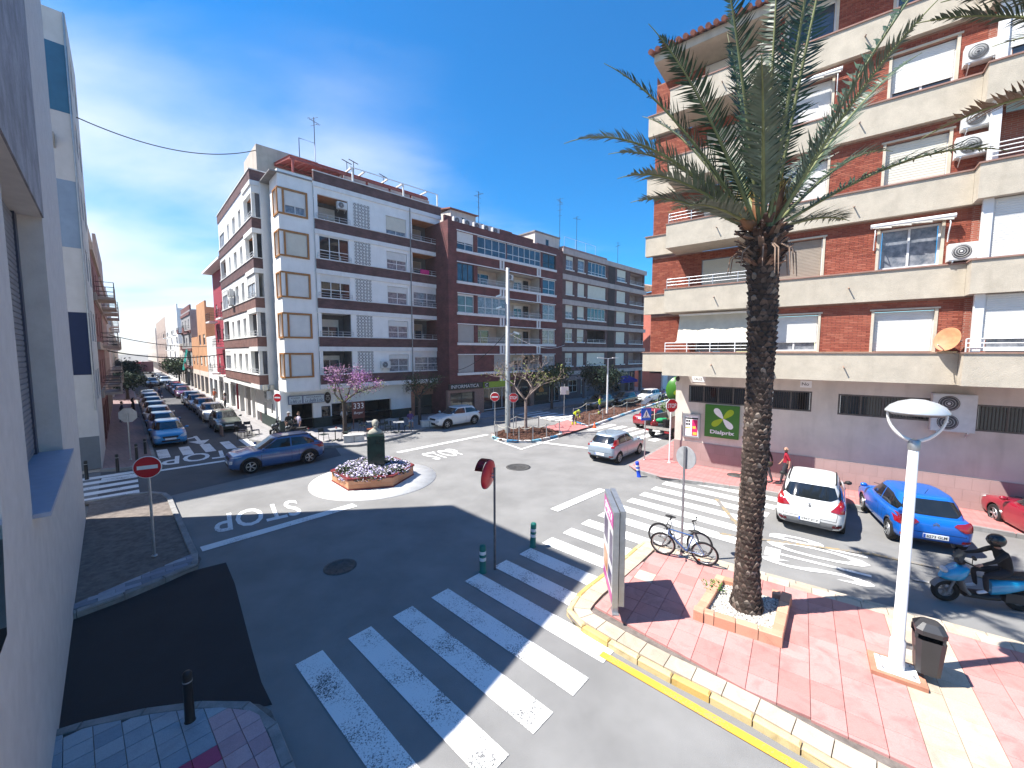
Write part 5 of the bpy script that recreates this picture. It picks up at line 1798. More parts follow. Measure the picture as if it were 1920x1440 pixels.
t = MB(); t.tube([(3.75, -0.06, 3.0), (3.78, -0.08, 3.9), (3.95, -0.07, 4.2), (4.0, -0.05, 4.3)], 0.04, 8)
o = t.build('cable_duct', black_paint); o.matrix_world = RB.matrix_basis.copy(); tag(o, 'black cable duct on the supermarket wall right of the palm trunk', 'cable duct')
t = MB(); t.lathe([(0.001, 0.1), (0.09, 0.08), (0.11, -0.02), (0.05, -0.12), (0.001, -0.12)], (0.12, -0.2, 4.45), 12); t.tube([(0.12, 0, 4.55), (0.12, -0.2, 4.55)], 0.02, 6)
o = t.build('wall_lamp', dark_metal); o.matrix_world = RB.matrix_basis.copy(); tag(o, 'small dark wall lamp at the corner under the lowest balcony', 'wall lamp')
sg2 = thing('shop_sign', 'round bottomed green petal sign round the corner of the supermarket', 'shop sign')
sg2.matrix_world = fac(11.6, 27.3, VA - 0.9, 0) @ Matrix.Translation((0, 0, 2.6))
b_ = MB(); b_.lathe([(1.0, -0.08), (1.0, 0.08), (0.001, 0.08)], (0, 0, 0.6), 30, Matrix.Rotation(PI / 2, 3, 'X')); b_.build('sign_disc', green, sg2)
for a_, m_ in ((R(128), sign_white), (R(47), lime), (R(218), lime), (R(-48), sign_white)):
 petal(sg2, 0.0, 0.7, a_, 0.62, 0.2, -0.09, m_)

# =================================================================== our own building (left edge of the frame)
def unp(n, u): return Vector((*un(n, u)[:2], 0))
A_, B_ = unp(-0.87, 0), unp(-1.206, 20)
OA = math.atan2((B_ - A_).y, (B_ - A_).x)
OB = thing('apartment_building', 'near pale rendered facade with deep shuttered window and blue grey sill', 'building', tuple(A_), OA)
near_wall = mat('near_render', (0.66, 0.635, 0.61), 0.9, 0.05, 3, 0.7, 150, fine=0.10)
slate_wall = mat('near_slate_panel', (0.30, 0.30, 0.33), 0.7, 0.2, 1.6, 0.5, 18, fine=0.12, stain=0.35)
UC, HC = 19.7, 19.9
p = MB()
p.wall(8.0, UC, -0.05, 8.75, 0, 0.42, [(8.5, 13.75, 3.55, 8.749)])
top = [(8.0, 8.75), (8.5, 9.0)]
p.add([(13.75, 0, 8.75), (UC, 0, 8.75), (UC, 0, HC), (13.75, 0, HC)], [(0, 1, 2, 3)])
p.add([(UC, 0, -0.05), (UC, 9, -0.05), (UC, 9, HC), (UC, 0, HC)], [(0, 1, 2, 3)])
p.add([(13.4, 0, HC), (UC, 0, HC), (UC, 9, HC), (13.4, 9, HC)], [(0, 1, 2, 3)])
p.add([(-3.0, 0, -0.05), (8.0, 0, -0.05), (8.0, 0, 3.0), (-3.0, 0, 3.0)], [(0, 1, 2, 3)])
p.add([(6.2, 0, 3.0), (8.0, 0, 3.0), (8.0, 0, 8.75), (7.5, 0, 7.6)], [(0, 1, 2, 3)])  # slanted end of the wall, out of view, shaped for the same shadow edge
p.add([(13.4, 9, -0.05), (UC, 9, -0.05), (UC, 9, HC), (13.4, 9, HC)], [(3, 2, 1, 0)])
p.build('wall', near_wall, OB)
p = MB()
p.add([(8.0, -0.03, 8.75), (13.74, -0.03, 8.75), (13.74, -0.03, HC), (13.4, -0.03, HC)], [(0, 1, 2, 3)])
p.add([(8.0, -0.03, 8.75), (13.74, -0.03, 8.75), (13.74, 0.42, 8.75), (8.0, 0.42, 8.75)], [(3, 2, 1, 0)])
p.add([(8.0, 0, 8.75), (13.4, 0, HC), (13.4, 9, HC), (8.0, 9, 8.75)], [(0, 1, 2, 3), (3, 2, 1, 0)])  # sloped top out of view, added to give the cast shadow its slanting edge
p.add([(13.74, -0.03, 8.75), (13.74, 0.0, 8.75), (13.74, 0.0, HC), (13.74, -0.03, HC)], [(0, 1, 2, 3)])
p.build('slate_panel_and_shadow_slope', slate_wall, OB)
p = MB(); p.box(8.45, 13.72, -0.17, 0.415, 3.5, 3.56); p.build('sill', mat('sill_blue_grey', (0.34, 0.37, 0.47), 0.45, 0.06, 5), OB)
wn = MB(); wn.box(8.5, 13.7, 0.43, 0.5, 3.56, 8.75); wn_o = wn.build('window', frame_dark, OB)
wn = MB(); wn.box(13.45, 13.74, 0.36, 0.42, 3.565, 8.74); wn.build('guide_rail', mat('rail_navy', (0.04, 0.05, 0.09), 0.4, 0.1, 4), wn_o)
wn = MB(); slats(wn, 8.52, 13.44, 3.6, 8.7, 0.41, 0.11, 0.02); wn.build('roller_shutter', mat('shutter_slate', (0.17, 0.18, 0.21), 0.5, 0.1, 3), wn_o)

# =================================================================== panel building across the side street
PA = math.atan2(U.y, U.x)
PB = thing('apartment_building', 'pale apartment block with teal, light blue and navy painted panels on its end wall', 'building', un(-1.0, 27.7), PA)
HP = 20.9
p = MB()
p.add([(0, 0, 0), (0, 12, 0), (0, 12, HP), (0, 0, HP)], [(3, 2, 1, 0)])
ph = [(0.9 + 2.4 * i, 2.2 + 2.4 * i, 3.4 + 2.95 * k, 4.9 + 2.95 * k) for i in range(2) for k in range(6)]
p.wall(0, 5.6, 0, HP, 0, 0.15, ph)
p.add([(0, 0, HP), (5.6, 0, HP), (5.6, 12, HP), (0, 12, HP)], [(0, 1, 2, 3)])
p.add([(5.6, 0, 0), (5.6, 12, 0), (5.6, 12, HP), (5.6, 0, HP)], [(0, 1, 2, 3)])
p.build('wall', mat('panel_wall', (0.56, 0.545, 0.53), 0.85, 0.05, 1.5, 0.2, 80, stain=0.12), PB)
for a, b_, c, d in ph:
 window(PB, I4, a, b_, c, d, 0, 2, 0.2, frame_dark, shut_grey, glassmat('glass_sky', (0.03, 0.08, 0.22)), 0.08)
cols = [(0.16, 0.18, 0.20), None, (0.012, 0.025, 0.075), None, (0.24, 0.32, 0.42), None, (0.03, 0.14, 0.24)]
zs_ = [0.0, 1.75, 4.72, 7.65, 10.6, 13.6, 16.58, 19.5]
for i, c_ in enumerate(cols):
 if c_ is None: continue
 t = MB(); t.box(-0.012, -0.002, 0.02, 4.5, zs_[i] + (0.15 if i == 0 else 0), zs_[i + 1])
 t.build('painted_panel', mat('panel_colour_%s' % ['grey', '', 'navy', '', 'lightblue', '', 'teal'][i], c_, 0.8, 0.06, 2), PB)
t = MB(); t.tube([(-0.06, 0.06, 3.0), (-0.06, 0.06, HP)], 0.03, 6); t.build('cable_conduit', steel, PB)
o = thing('flood_light', 'small grey bracket lamp on the pale end wall with painted panels', 'lamp'); o.matrix_world = PB.matrix_basis @ Matrix.Translation((-0.1, 0.72, 15.4))
b_ = MB(); b_.box(-0.25, 0.1, -0.1, 0.1, 0, 0.1); b_.add([(-0.25, -0.1, 0), (0.1, -0.1, 0), (0.1, -0.1, -0.5), (-0.25, 0.1, 0), (0.1, 0.1, 0), (0.1, 0.1, -0.5)], [(0, 2, 1), (3, 4, 5), (0, 3, 5, 2)]); b_.build('bracket', concrete, o)

# =================================================================== street blocks further up the left street
def street_block(side, u0, u1, h, wall_m, label, fl=2.85, nb=3, band=None, shop=None, balc=0.0, roof=None, shm=None, n0=None, base_m=None, eave=None, winw=1.2, z0=3.2, setb=0.0):
 """terrace block; side 'L' faces across the street to the right, 'R' faces left"""
 if side == 'R':
  o = thing('apartment_building', label, 'building', un(7.9 if n0 is None else n0, u1), math.atan2(-U.y, -U.x))
 else:
  o = thing('apartment_building', label, 'building', un(-1.0 if n0 is None else n0, u0), PA)
 W_ = u1 - u0
 nf = max(1, int((h - z0) / fl))
 pitch = W_ / nb
 holes = []
 for k in range(nf):
  for i in range(nb):
   xc = pitch * (i + 0.5)
   holes.append((xc - winw / 2, xc + winw / 2, z0 + 0.7 + fl * k, z0 + 2.1 + fl * k))
 p = MB()
 p.wall(0, W_, z0, h, 0, 0.18, holes)
 p.add([(0, 0, 0), (0, 11, 0), (0, 11, h), (0, 0, h)], [(3, 2, 1, 0)])
 p.add([(W_, 0, 0), (W_, 11, 0), (W_, 11, h), (W_, 0, h)], [(0, 1, 2, 3)])
 p.add([(0, 0, h), (W_, 0, h), (W_, 11, h), (0, 11, h)], [(0, 1, 2, 3)])
 p.add([(0, 11, 0), (W_, 11, 0), (W_, 11, h), (0, 11, h)], [(3, 2, 1, 0)])
 p.build('wall', wall_m, o)
 p = MB();
 dh = [(pitch * i + 0.5, pitch * i + pitch - 0.5, 0.15, 2.5) for i in range(nb)]
 p.wall(0, W_, 0, z0, setb, 0.2, dh); p.build('ground_wall', base_m or wall_m, o)
 for a, b_, c, d in dh:
  t = MB(); t.box(a, b_, setb + 0.18, setb + 0.2, c, d); t.build('shop_window', gl_dark, o)
 for i, (a, b_, c, d) in enumerate(holes):
  window(o, I4, a, b_, c, d, 0, 2 if winw > 0.9 else 1, [0.3, 1.0, 0.6, 0.0, 0.8][(i * 7 + int(u0)) % 5], frame_white, shm or shut_white, gl_dark, 0.12)
 for k in range(nf + 1):
  if band:
   t = MB(); t.box(-0.02, W_ + 0.02, -0.12, -0.003, z0 - 0.1 + fl * k, z0 + 0.35 + fl * k); t.build('floor_band', band, o)
  if balc and k < nf:
   for i in range(nb):
    if (i + k) % 2 == 0 or nb < 3:
     xc = pitch * (i + 0.5)
     t = MB(); t.box(xc - 1.3, xc + 1.3, -balc, -0.125, z0 + 0.02 + fl * k, z0 + 0.18 + fl * k)
     if band: t.box(xc - 1.3, xc + 1.3, -balc, -balc + 0.08, z0 + 0.18 + fl * k, z0 + 0.7 + fl * k)
     t.build('balcony', band or trim_white, o)
     railing(o, I4, xc - 1.28, xc + 1.28, z0 + 0.2 + fl * k, 0.85, -balc + 0.04, dark_metal, 3, 4, balc - 0.1)
 if eave:
  t = MB(); t.box(-0.3, W_ + 0.3, -0.9, 0.3, h + 0.001, h + 0.22); t.build('eave', eave, o)
 else:
  t = MB(); t.box(0, W_, 0.001, 0.2, h + 0.001, h + 0.8); t.build('parapet', band or wall_m, o)
 return o
red_wall = mat('render_magenta', (0.34, 0.035, 0.06), 0.8, 0.07, 1.5, stain=0.12)
brown_red = mat('render_brownred', (0.20, 0.08, 0.075), 0.85, 0.12, 1.5, stain=0.2)
grey_wall = mat('render_grey', (0.36, 0.35, 0.345), 0.85, 0.08, 1, stain=0.25)
beige2 = mat('render_pinkbeige', (0.46, 0.36, 0.30), 0.85, 0.1, 1, stain=0.2)
orange2 = mat('render_orange', (0.58, 0.30, 0.15), 0.85, 0.08, 1, stain=0.15)
street_block('R', 47.3, 57.5, 14.6, red_wall, 'deep magenta apartment house with white balconies next to the white corner block', nb=3, balc=0.9, eave=trim_white, base_m=w_white, winw=0.9, z0=3.3)
street_block('R', 57.7, 64.5, 6.9, w_white, 'low white house between the magenta house and the orange house', nb=2, fl=3.2)
street_block('R', 64.7, 72.5, 11.6, orange2, 'orange apartment house with glazed bays up the left street', nb=2, balc=0.0, base_m=w_cream, shm=shut_cream, winw=1.8)
street_block('R', 72.7, 80, 7.2, orange2, 'small low orange house beside the taller orange house', nb=2, base_m=w_cream)
street_block('R', 80.2, 93, 12.4, grey_wall, 'grey and brown banded apartment house up the left street', nb=3, band=brown_red, balc=0.8)
street_block('R', 93.2, 100, 6.5, w_cream, 'low cream house with a green shop blind', nb=2)
street_block('R', 100.2, 128, 14.2, w_white, 'plain white apartment block far up the left street', nb=5, balc=0.7)
street_block('R', 129, 165, 13.6, beige2, 'far beige apartment block at the end of the street, right side', nb=6)
street_block('R', 170, 230, 12.5, w_cream, 'farthest pale block on the right of the left street', nb=8)
street_block('L', 33.6, 45.2, 12.2, brown_red, 'dark brown red apartment house behind the panelled pale block', nb=3, band=beige2, balc=0.9)
street_block('L', 46.6, 61.5, 14.4, beige2, 'pinkish beige apartment house with projecting balconies on the shaded side', nb=4, band=beige2, balc=1.0)
street_block('L', 71, 92, 13.0, w_cream, 'cream apartment house beyond the trees on the shaded side', nb=5, balc=0.9, band=w_cream)
street_block('L', 93, 125, 11.0, beige2, 'far sandy apartment house on the shaded side', nb=6, balc=0.7)
street_block('L', 126, 200, 9.0, w_cream, 'farthest low pale terrace on the shaded side', nb=9)
gb = thing('shop_blind', 'turquoise hanging shop blind up the left street', 'blind'); gb.location = un(6.6, 84)
gb.rotation_euler = (0, 0, math.atan2(-U.y, -U.x))
b_ = MB(); b_.add([(-1.5, 1.0, 6.2), (1.5, 1.0, 6.2), (1.5, 0.4, 2.9), (-1.5, 0.4, 2.9)], [(0, 1, 2, 3), (3, 2, 1, 0)]); b_.build('canvas', mat('turquoise', (0.02, 0.42, 0.36), 0.8, 0.1, 4), gb)
b_ = MB(); b_.tube([(-1.55, 1.0, 6.25), (1.55, 1.0, 6.25)], 0.05, 8); b_.build('roller', steel, gb)
# cables
def cable(name, a, b, sag, r, label, m=None):
 mb = MB(); pts = []
 a, b = Vector(a), Vector(b)
 for i in range(25):
  t_ = i / 24
  q = a.lerp(b, t_); q.z -= sag * 4 * t_ * (1 - t_); pts.append(q)
 mb.tube(pts, r, 5)
 return tag(mb.build(name, m or black_paint), label, 'cable')
cable('overhead_cable', un(-0.99, 30.5, 17.6), (*wpt(WB, 0.3, 4.3), 20.9), 0.9, 0.028, 'single dark cable crossing the sky to the white corner block')
cable('overhead_cable', un(-0.9, 50, 5.9), un(7.8, 52, 5.6), 0.5, 0.05, 'nearest thick cable slung low across the left street')
cable('overhead_cable', un(-0.9, 60, 7.6), un(7.8, 64, 6.5), 0.4, 0.04, 'thin cable slung across the left street behind the thick one')
cable('overhead_cable', (-0.35, 27.9, 7.2), (*wpt(CB, 13, 0), 6.6), 0.7, 0.02, 'thin cable from the steel pole to the banded brown block', sign_white)
cable('overhead_cable', (-0.35, 27.9, 7.2), (*wpt(BB, -2, 0), 4.2), 0.5, 0.02, 'thin cable from the steel pole towards the computer shop', black_paint)
# =================================================================== roundabout planter
RC = (-6.37, 18.02)
t = MB(); t.lathe([(2.74, 0.0), (2.74, 0.02), (0.001, 0.022)], (-6.27, 17.92, 0), 56, caps=False)
tag(t.build('roundabout_apron', mat('apron_white', (0.66, 0.65, 0.62), 0.85, 0.08, 2.5, 0.2, 60, fine=0.08)), kind='structure')
hexp = [(RC[0] + 1.77 * math.cos(R(195) + i * PI / 3), RC[1] + 1.77 * math.sin(R(195) + i * PI / 3)) for i in range(6)]
pt_ = thing('flower_planter', 'hexagonal orange tiled planter full of white flowers at the roundabout centre', 'planter', (RC[0], RC[1], 0.02))
loc = [(x - RC[0], y - RC[1]) for x, y in hexp]
o_tile = tilemat('tile_orange', (0.50, 0.20, 0.10), (0.56, 0.25, 0.13), (0.58, 0.28, 0.16), 0.6, 0.25)
rim_red = mat('rim_red', (0.20, 0.028, 0.028), 0.5, 0.15, 4)
b_ = MB(); b_.prism([(x * 0.985, y * 0.985) for x, y in loc], 0, 0.40); b_.build('core', concrete, pt_)
for i in range(6):
 a, c_ = Vector((*loc[i], 0)), Vector((*loc[(i + 1) % 6], 0))
 d = (c_ - a).normalized(); n = Vector((d.y, -d.x, 0))
 if n.dot(a) < 0: n = -n
 for row in range(2):
  for j in range(4):
   q0, q1 = a.lerp(c_, (j + 0.004) / 4), a.lerp(c_, (j + 0.996) / 4)
   z0, z1 = 0.06 + row * 0.185, 0.06 + row * 0.185 + 0.18
   b_ = MB()
   pl_ = [(q0 - n * 0.02), (q1 - n * 0.02), (q1 + n * 0.006), (q0 + n * 0.006)]
   b_.prism([(q.x, q.y) for q in pl_], z0, z1); b_.build('wall_tile', o_tile, pt_)
 b_ = MB()
 o1, o2 = a * 1.035, c_ * 1.035
 i1, i2 = a * 0.86, c_ * 0.86
 b_.prism([(q.x, q.y) for q in (o1, o2, i2, i1)], 0.43, 0.51); b_.build('rim', rim_red, pt_)
 b_ = MB(); b_.prism([(q.x, q.y) for q in (a * 1.02, c_ * 1.02, c_ * 0.98, a * 0.98)], 0.0, 0.058); b_.build('skirting', rim_red, pt_)
b_ = MB(); b_.prism([(x * 0.859, y * 0.859) for x, y in loc], 0.3, 0.47); b_.build('soil', mat('soil', (0.05, 0.038, 0.028), 0.95, 0.2, 8), pt_)
rf = random.Random(5)
fl = MB()
for i in range(7500):
 a, r_ = rf.uniform(0, 2 * PI), 1.70 * math.sqrt(rf.random())
 k = math.cos(((a - R(195)) % (PI / 3)) - PI / 6)
 if r_ > 1.55 / k * 1.08: continue
 x, y = r_ * math.cos(a), r_ * math.sin(a)
 z = 0.52 + 0.16 * (1 - (r_ / 1.75) ** 2) + 0.07 * math.sin(x * 5 + y * 3) * math.sin(y * 4) + rf.uniform(-0.08, 0.05)
 if r_ > 1.45: z -= (r_ - 1.45) * 0.35
 bald = math.sin(x * 2.3 + 1) * math.sin(y * 2.9 + 0.5)
 mi = rf.choices([0, 1, 2, 3], [5, 2.2, 2.0, 1.3] if bald < 0.55 else [1, 1, 4, 1])[0]
 s = rf.uniform(0.022, 0.045) if mi < 2 else rf.uniform(0.03, 0.06)
 u_ = Vector((rf.uniform(-1, 1), rf.uniform(-1, 1), rf.uniform(-0.6, 0.6))).normalized() * s
 v_ = u_.cross(Vector((rf.uniform(-0.6, 0.6), rf.uniform(-0.6, 0.6), 1))).normalized() * s
 c_ = Vector((x, y, z))
 fl.add([c_ - u_, c_ - v_, c_ + u_, c_ + v_], [(0, 1, 2, 3)], mi)
o = fl.build('flowers', [mat('petal_white', (0.74, 0.70, 0.80), 0.8, 0.05, 9), mat('petal_lilac', (0.42, 0.36, 0.62), 0.8, 0.1, 9), mat('leaf_dark', (0.035, 0.06, 0.022), 0.8, 0.2, 9), mat('leaf_dry', (0.12, 0.10, 0.06), 0.8, 0.2, 9)], loc=(RC[0], RC[1], 0.02))
tag(o, 'dense white and lilac flowers filling the hexagonal planter', 'flowers', kind='stuff')
bu = thing('bust_monument', 'pale stone bust on a dark green marble pedestal in the flowers', 'monument', (RC[0] + 0.1, RC[1] + 0.1, 0.45), R(22))
green_marble = mat('green_marble', (0.012, 0.04, 0.03), 0.25, 0.3, 2.5, spec=0.5)
b_ = MB(); b_.box(-0.36, 0.36, -0.36, 0.36, 0.0, 0.35, 0); b_.box(-0.37, 0.37, -0.37, 0.37, 0.351, 1.58, 0)
b_.build('pedestal', green_marble, bu)
st_ = mat('bust_stone', (0.42, 0.40, 0.33), 0.85, 0.15, 8, 0.4, 40)
b_ = MB()
b_.lathe([(0.05, 1.581), (0.30, 1.583), (0.32, 1.66), (0.28, 1.76), (0.16, 1.84), (0.095, 1.88), (0.09, 1.95), (0.10, 1.97)], (0, 0, 0), 18, Matrix.Diagonal((1.0, 0.72, 1)), caps=False)
b_.sphere((0, -0.01, 2.07), 0.155, 16, 10, (0.86, 1.0, 1.22))
b_.sphere((0, -0.165, 2.05), 0.03, 8, 6, (0.7, 1, 1.4))
b_.sphere((0, -0.12, 1.94), 0.06, 8, 6)
b_.sphere((0, 0.03, 2.13), 0.155, 12, 8, (0.95, 1.02, 0.95))
b_.build('bust', st_, bu)

# =================================================================== signs and posts
def post_sign(name, label, x, y, z0, rz, h, kind, zc, r=0.30, pr=0.03, off=0.06, group=None, pm=None, lean=(0, 0), cat='road sign'):
 o = thing(name, label, cat, (x, y, z0), rz, group)
 b = MB(); b.tube([(0, 0, -0.02), (lean[0], lean[1], h)], pr, 10); b.lathe([(pr * 2.2, 0.0), (pr * 2.0, 0.03), (pr, 0.035)], (0, 0, 0), 10, caps=False); b.build('post', pm or steel, o)
 T = Matrix.Translation((0, -off, zc)) @ Matrix.Rotation(PI / 2, 4, 'X')
 T3 = Matrix.Rotation(PI / 2, 3, 'X')
 c = (0, -off, zc)
 if kind in ('noentry', 'back_round', 'back_round_dark'):
  b = MB(); b.lathe([(r, -0.012), (r + 0.006, 0.0), (r, 0.012), (0.001, 0.012)], c, 32, T3, caps=False); b.lathe([(0.001, -0.012), (r, -0.012)], c, 32, T3, caps=False)
  pl = b.build('sign_plate', sign_white if kind == 'noentry' else sign_back, o)
  if kind == 'noentry':
   b = MB(); b.lathe([(r * 0.95, 0.0135), (0.001, 0.0135)], c, 32, T3, caps=False); f = b.build('face', sign_red, pl)
   b = MB(); b.add([(-r * 0.72, -off - 0.0155, zc - r * 0.17), (r * 0.72, -off - 0.0155, zc - r * 0.17), (r * 0.72, -off - 0.0155, zc + r * 0.17), (-r * 0.72, -off - 0.0155, zc + r * 0.17)], [(0, 1, 2, 3)]); b.build('bar', sign_white, pl)
 elif kind in ('stop', 'back_stop'):
  def octo(rr, yy): return [(rr * math.cos(PI / 8 + i * PI / 4), yy, zc + rr * math.sin(PI / 8 + i * PI / 4)) for i in range(8)]
  b = MB(); A, B = octo(r, -off - 0.012), octo(r, -off + 0.012)
  b.add(A + B, [tuple(range(8)), tuple(range(15, 7, -1))] + [(i, i + 8, (i + 1) % 8 + 8, (i + 1) % 8) for i in range(8)])
  pl = b.build('sign_plate', sign_white if kind == 'stop' else sign_back, o)
  if kind == 'stop':
   b = MB(); b.add(octo(r * 0.94, -off - 0.0135), [tuple(range(8))]); b.build('face', sign_red, pl)
   lettering('STOP', pl, upright(0, -off - 0.0145, zc), sign_white, r * 1.45, r * 0.62, 0.002, bold=0.02)
 elif kind == 'crossing':
  b = MB(); b.box(-r, r, -off - 0.012, -off + 0.012, zc - r * 1.05, zc + r * 1.05); pl = b.build('sign_plate', sign_blue, o)
  yy = -off - 0.0135
  b = MB(); b.add([(-r * 0.82, yy, zc - r * 0.6), (r * 0.82, yy, zc - r * 0.6), (0, yy, zc + r * 0.85)], [(0, 1, 2)]); b.build('triangle', sign_white, pl)
  b = MB(); yy -= 0.0015
  b.sphere((0, yy, zc + r * 0.34), r * 0.09, 8, 6, (1, 0.05, 1))
  b.bar((0, yy, zc + r * 0.25), (0, yy, zc - r * 0.1), r * 0.004, r * 0.16)
  for sx in (-1, 1):
   b.bar((0, yy, zc - r * 0.08), (sx * r * 0.2, yy, zc - r * 0.5), 0.002, r * 0.09)
   b.bar((0, yy, zc + r * 0.2), (sx * r * 0.2, yy, zc), 0.002, r * 0.07)
  for i in range(5):
   b.box(-r * 0.62 + i * r * 0.27, -r * 0.47 + i * r * 0.27, yy - 0.0005, yy + 0.0005, zc - r * 0.57, zc - r * 0.5)
  b.build('walking_figure', black_paint, pl)
 return o
post_sign('no_entry_sign', 'red round no entry sign on a tall grey post on the blue grey pavers', -9.94, 10.71, 0.15, R(31), 2.75, 'noentry', 2.53, 0.30, 0.032)
post_sign('no_entry_sign', 'red no entry sign standing on the chained island beside the steel pole', -1.15, 26.7, 0.1, R(0), 2.9, 'noentry', 2.7, 0.30, 0.03)
post_sign('no_entry_sign', 'red no entry sign on a bent pole at the restaurant corner', -16.0, 27.2, 0.15, R(-8), 2.35, 'noentry', 2.55, 0.30, 0.025, lean=(-0.3, 0.05), pm=steel_white)
post_sign('stop_sign', 'red stop sign in front of the tall steel pole on the island', 0.1, 27.15, 0.1, R(0), 2.75, 'stop', 2.6, 0.34, 0.03)
post_sign('stop_sign', 'red stop sign on a white pole against the supermarket corner', 8.05, 20.1, 0.15, R(18), 2.9, 'stop', 2.95, 0.36, 0.035, pm=steel_white)
post_sign('stop_sign', 'grey back of an octagonal sign on the shaded left pavement', -20.1, 20.7, 0.15, R(205), 2.45, 'back_stop', 2.35, 0.40, 0.03)
cs = post_sign('crossing_sign', 'blue pedestrian crossing sign with a tilted solar panel on top', 6.96, 20.66, 0.15, R(18), 3.0, 'crossing', 2.42, 0.30, 0.032)
b_ = MB(); b_.cbox((0.05, 0, 3.1), (0.55, 0.42, 0.035), Matrix.Rotation(R(-32), 3, 'Y')); b_.build('solar_panel', mat('solar_dark', (0.08, 0.085, 0.10), 0.25, 0.1, 6, spec=0.6), cs)
b_ = MB(); b_.box(0.05, 0.3, -0.05, 0.05, 2.92, 3.0); b_.build('beacon', mat('beacon_clear', (0.6, 0.6, 0.58), 0.3, 0.05, 5), cs)
post_sign('round_sign', 'grey back of a round sign on the pole where the bicycles lean', 4.69, 10.68, 0.15, R(118), 3.1, 'back_round', 2.78, 0.31, 0.035)
post_sign('twin_sign_box', 'white boxed signal seen from behind on a slim post by the second island', 4.45, 33.9, 0.1, R(10), 3.0, 'none', 2.5, 0.3, 0.03)
o = [x for x in bpy.data.objects if x.name.startswith('twin_sign_box')][0]
b_ = MB(); b_.box(-0.35, 0.35, -0.12, -0.04, 2.1, 2.75); b_.build('box', white_plastic, o)
b_ = MB(); b_.box(0.12, 0.38, -0.2, -0.121, 2.12, 2.45); b_.build('counter_box', steel, o)
# red traffic mirror seen from behind
mr_ = thing('traffic_mirror', 'red backed round traffic mirror on a thin pole at the crossing', 'traffic mirror', (-0.46, 10.27, 0), R(68))
b_ = MB(); b_.tube([(0, 0, -0.02), (0, 0, 2.78)], 0.03, 10); b_.build('post', mat('post_dark_steel', (0.16, 0.16, 0.165), 0.5, 0.2, 8, metal=0.4), mr_)
T3 = Matrix.Rotation(R(-84), 3, 'X')
red_pl = mat('mirror_red', (0.52, 0.012, 0.025), 0.35, 0.05, 4)
b_ = MB(); b_.lathe([(0.001, -0.10), (0.15, -0.095), (0.30, -0.06), (0.385, -0.01), (0.395, 0.03), (0.38, 0.03)], (0, 0.17, 2.58), 36, T3, caps=False); b_.build('back_shell', red_pl, mr_)
b_ = MB(); b_.lathe([(0.378, 0.0), (0.2, 0.035), (0.001, 0.05)], (0, 0.19, 2.58), 32, T3, caps=False); b_.build('mirror_glass', mat('mirror', (0.7, 0.72, 0.74), 0.05, 0, metal=1.0), mr_)
b_ = MB()
vs = []
for i in range(15):
 a = R(25) + R(130) * i / 14
 for dy in (0.18, 0.40):
  vs.append((0.40 * math.cos(a), dy, 2.58 + 0.40 * math.sin(a)))
b_.add(vs, [(2 * i, 2 * i + 2, 2 * i + 3, 2 * i + 1) for i in range(14)] + [(2 * i + 1, 2 * i + 3, 2 * i + 2, 2 * i) for i in range(14)], None, True); b_.build('hood', red_pl, mr_)
b_ = MB(); b_.tube([(0, 0, 2.62), (0, 0.1, 2.6)], 0.025, 8); b_.tube([(0, 0, 2.5), (0, 0.1, 2.54)], 0.02, 8); b_.build('bracket', steel, mr_)
# flexible bollards
def delineator(x, y, body, label, tilt=(0, 0), s=1.0):
 o = thing('flexible_bollard', label, 'bollard', (x, y, 0))
 o.rotation_euler = (tilt[0], tilt[1], 0)
 b = MB(); b.lathe([(0.10, 0.0), (0.10, 0.03), (0.085, 0.04), (0.088, 0.26), (0.078, 0.30), (0.088, 0.34), (0.088, 0.5), (0.078, 0.54), (0.086, 0.58), (0.086, 0.70), (0.075, 0.74), (0.001, 0.75)], (0, 0, 0), 18, caps=False); b.build('body', body, o)
 for z in (0.33, 0.50):
  b = MB(); b.lathe([(0.0885, z), (0.0895, z + 0.005), (0.0895, z + 0.085), (0.0885, z + 0.09)], (0, 0, 0), 18, caps=False); b.build('reflective_band', mat('band_white', (0.72, 0.74, 0.74), 0.4, 0.08, 8), o)
 return o
grn = mat('bollard_green', (0.008, 0.17, 0.135), 0.5, 0.1, 4)
delineator(-0.77, 10.14, grn, 'green flexible bollard with two white bands, in the shade beside the mirror pole')
delineator(0.62, 11.53, grn, 'green flexible bollard at the edge of the shadow, farther along the crossing', (0.05, 0.03))
delineator(5.92, 18.24, mat('bollard_blue', (0.01, 0.06, 0.50), 0.5, 0.08, 4), 'leaning bright blue flexible bollard near the red pavement corner', (0.04, -0.16))
def bollard(x, y, label, group=None, z=0.15, h=0.85):
 o = thing('bollard', label, 'bollard', (x, y, z), 0, group)
 b = MB(); b.lathe([(0.075, 0.0), (0.065, 0.02), (0.06, h * 0.82), (0.062, h * 0.84), (0.062, h - 0.03), (0.045, h), (0.001, h + 0.005)], (0, 0, 0), 14, caps=False); b.build('shaft', black_paint, o)
 b = MB(); b.lathe([(0.0625, h * 0.80), (0.064, h * 0.802), (0.064, h * 0.825), (0.0625, h * 0.827)], (0, 0, 0), 14, caps=False); b.build('ring', steel, o)
bollard(-4.95, 5.72, 'black bollard with a pale ring on the bottom left pavement corner', z=0.15, h=0.80)
for i, ((px, py), lab) in enumerate((((163, 899), 'black bollard nearest the end wall, by the striped side street crossing'), ((221, 885), 'black bollard in front of the grey panel corner of the pale block'), ((257, 862), 'black bollard left of the no entry disc at the left street mouth'), ((273, 851), 'black bollard just in front of the parked blue hatchback'))):
 bollard(*at(px, py, 0.15), lab)

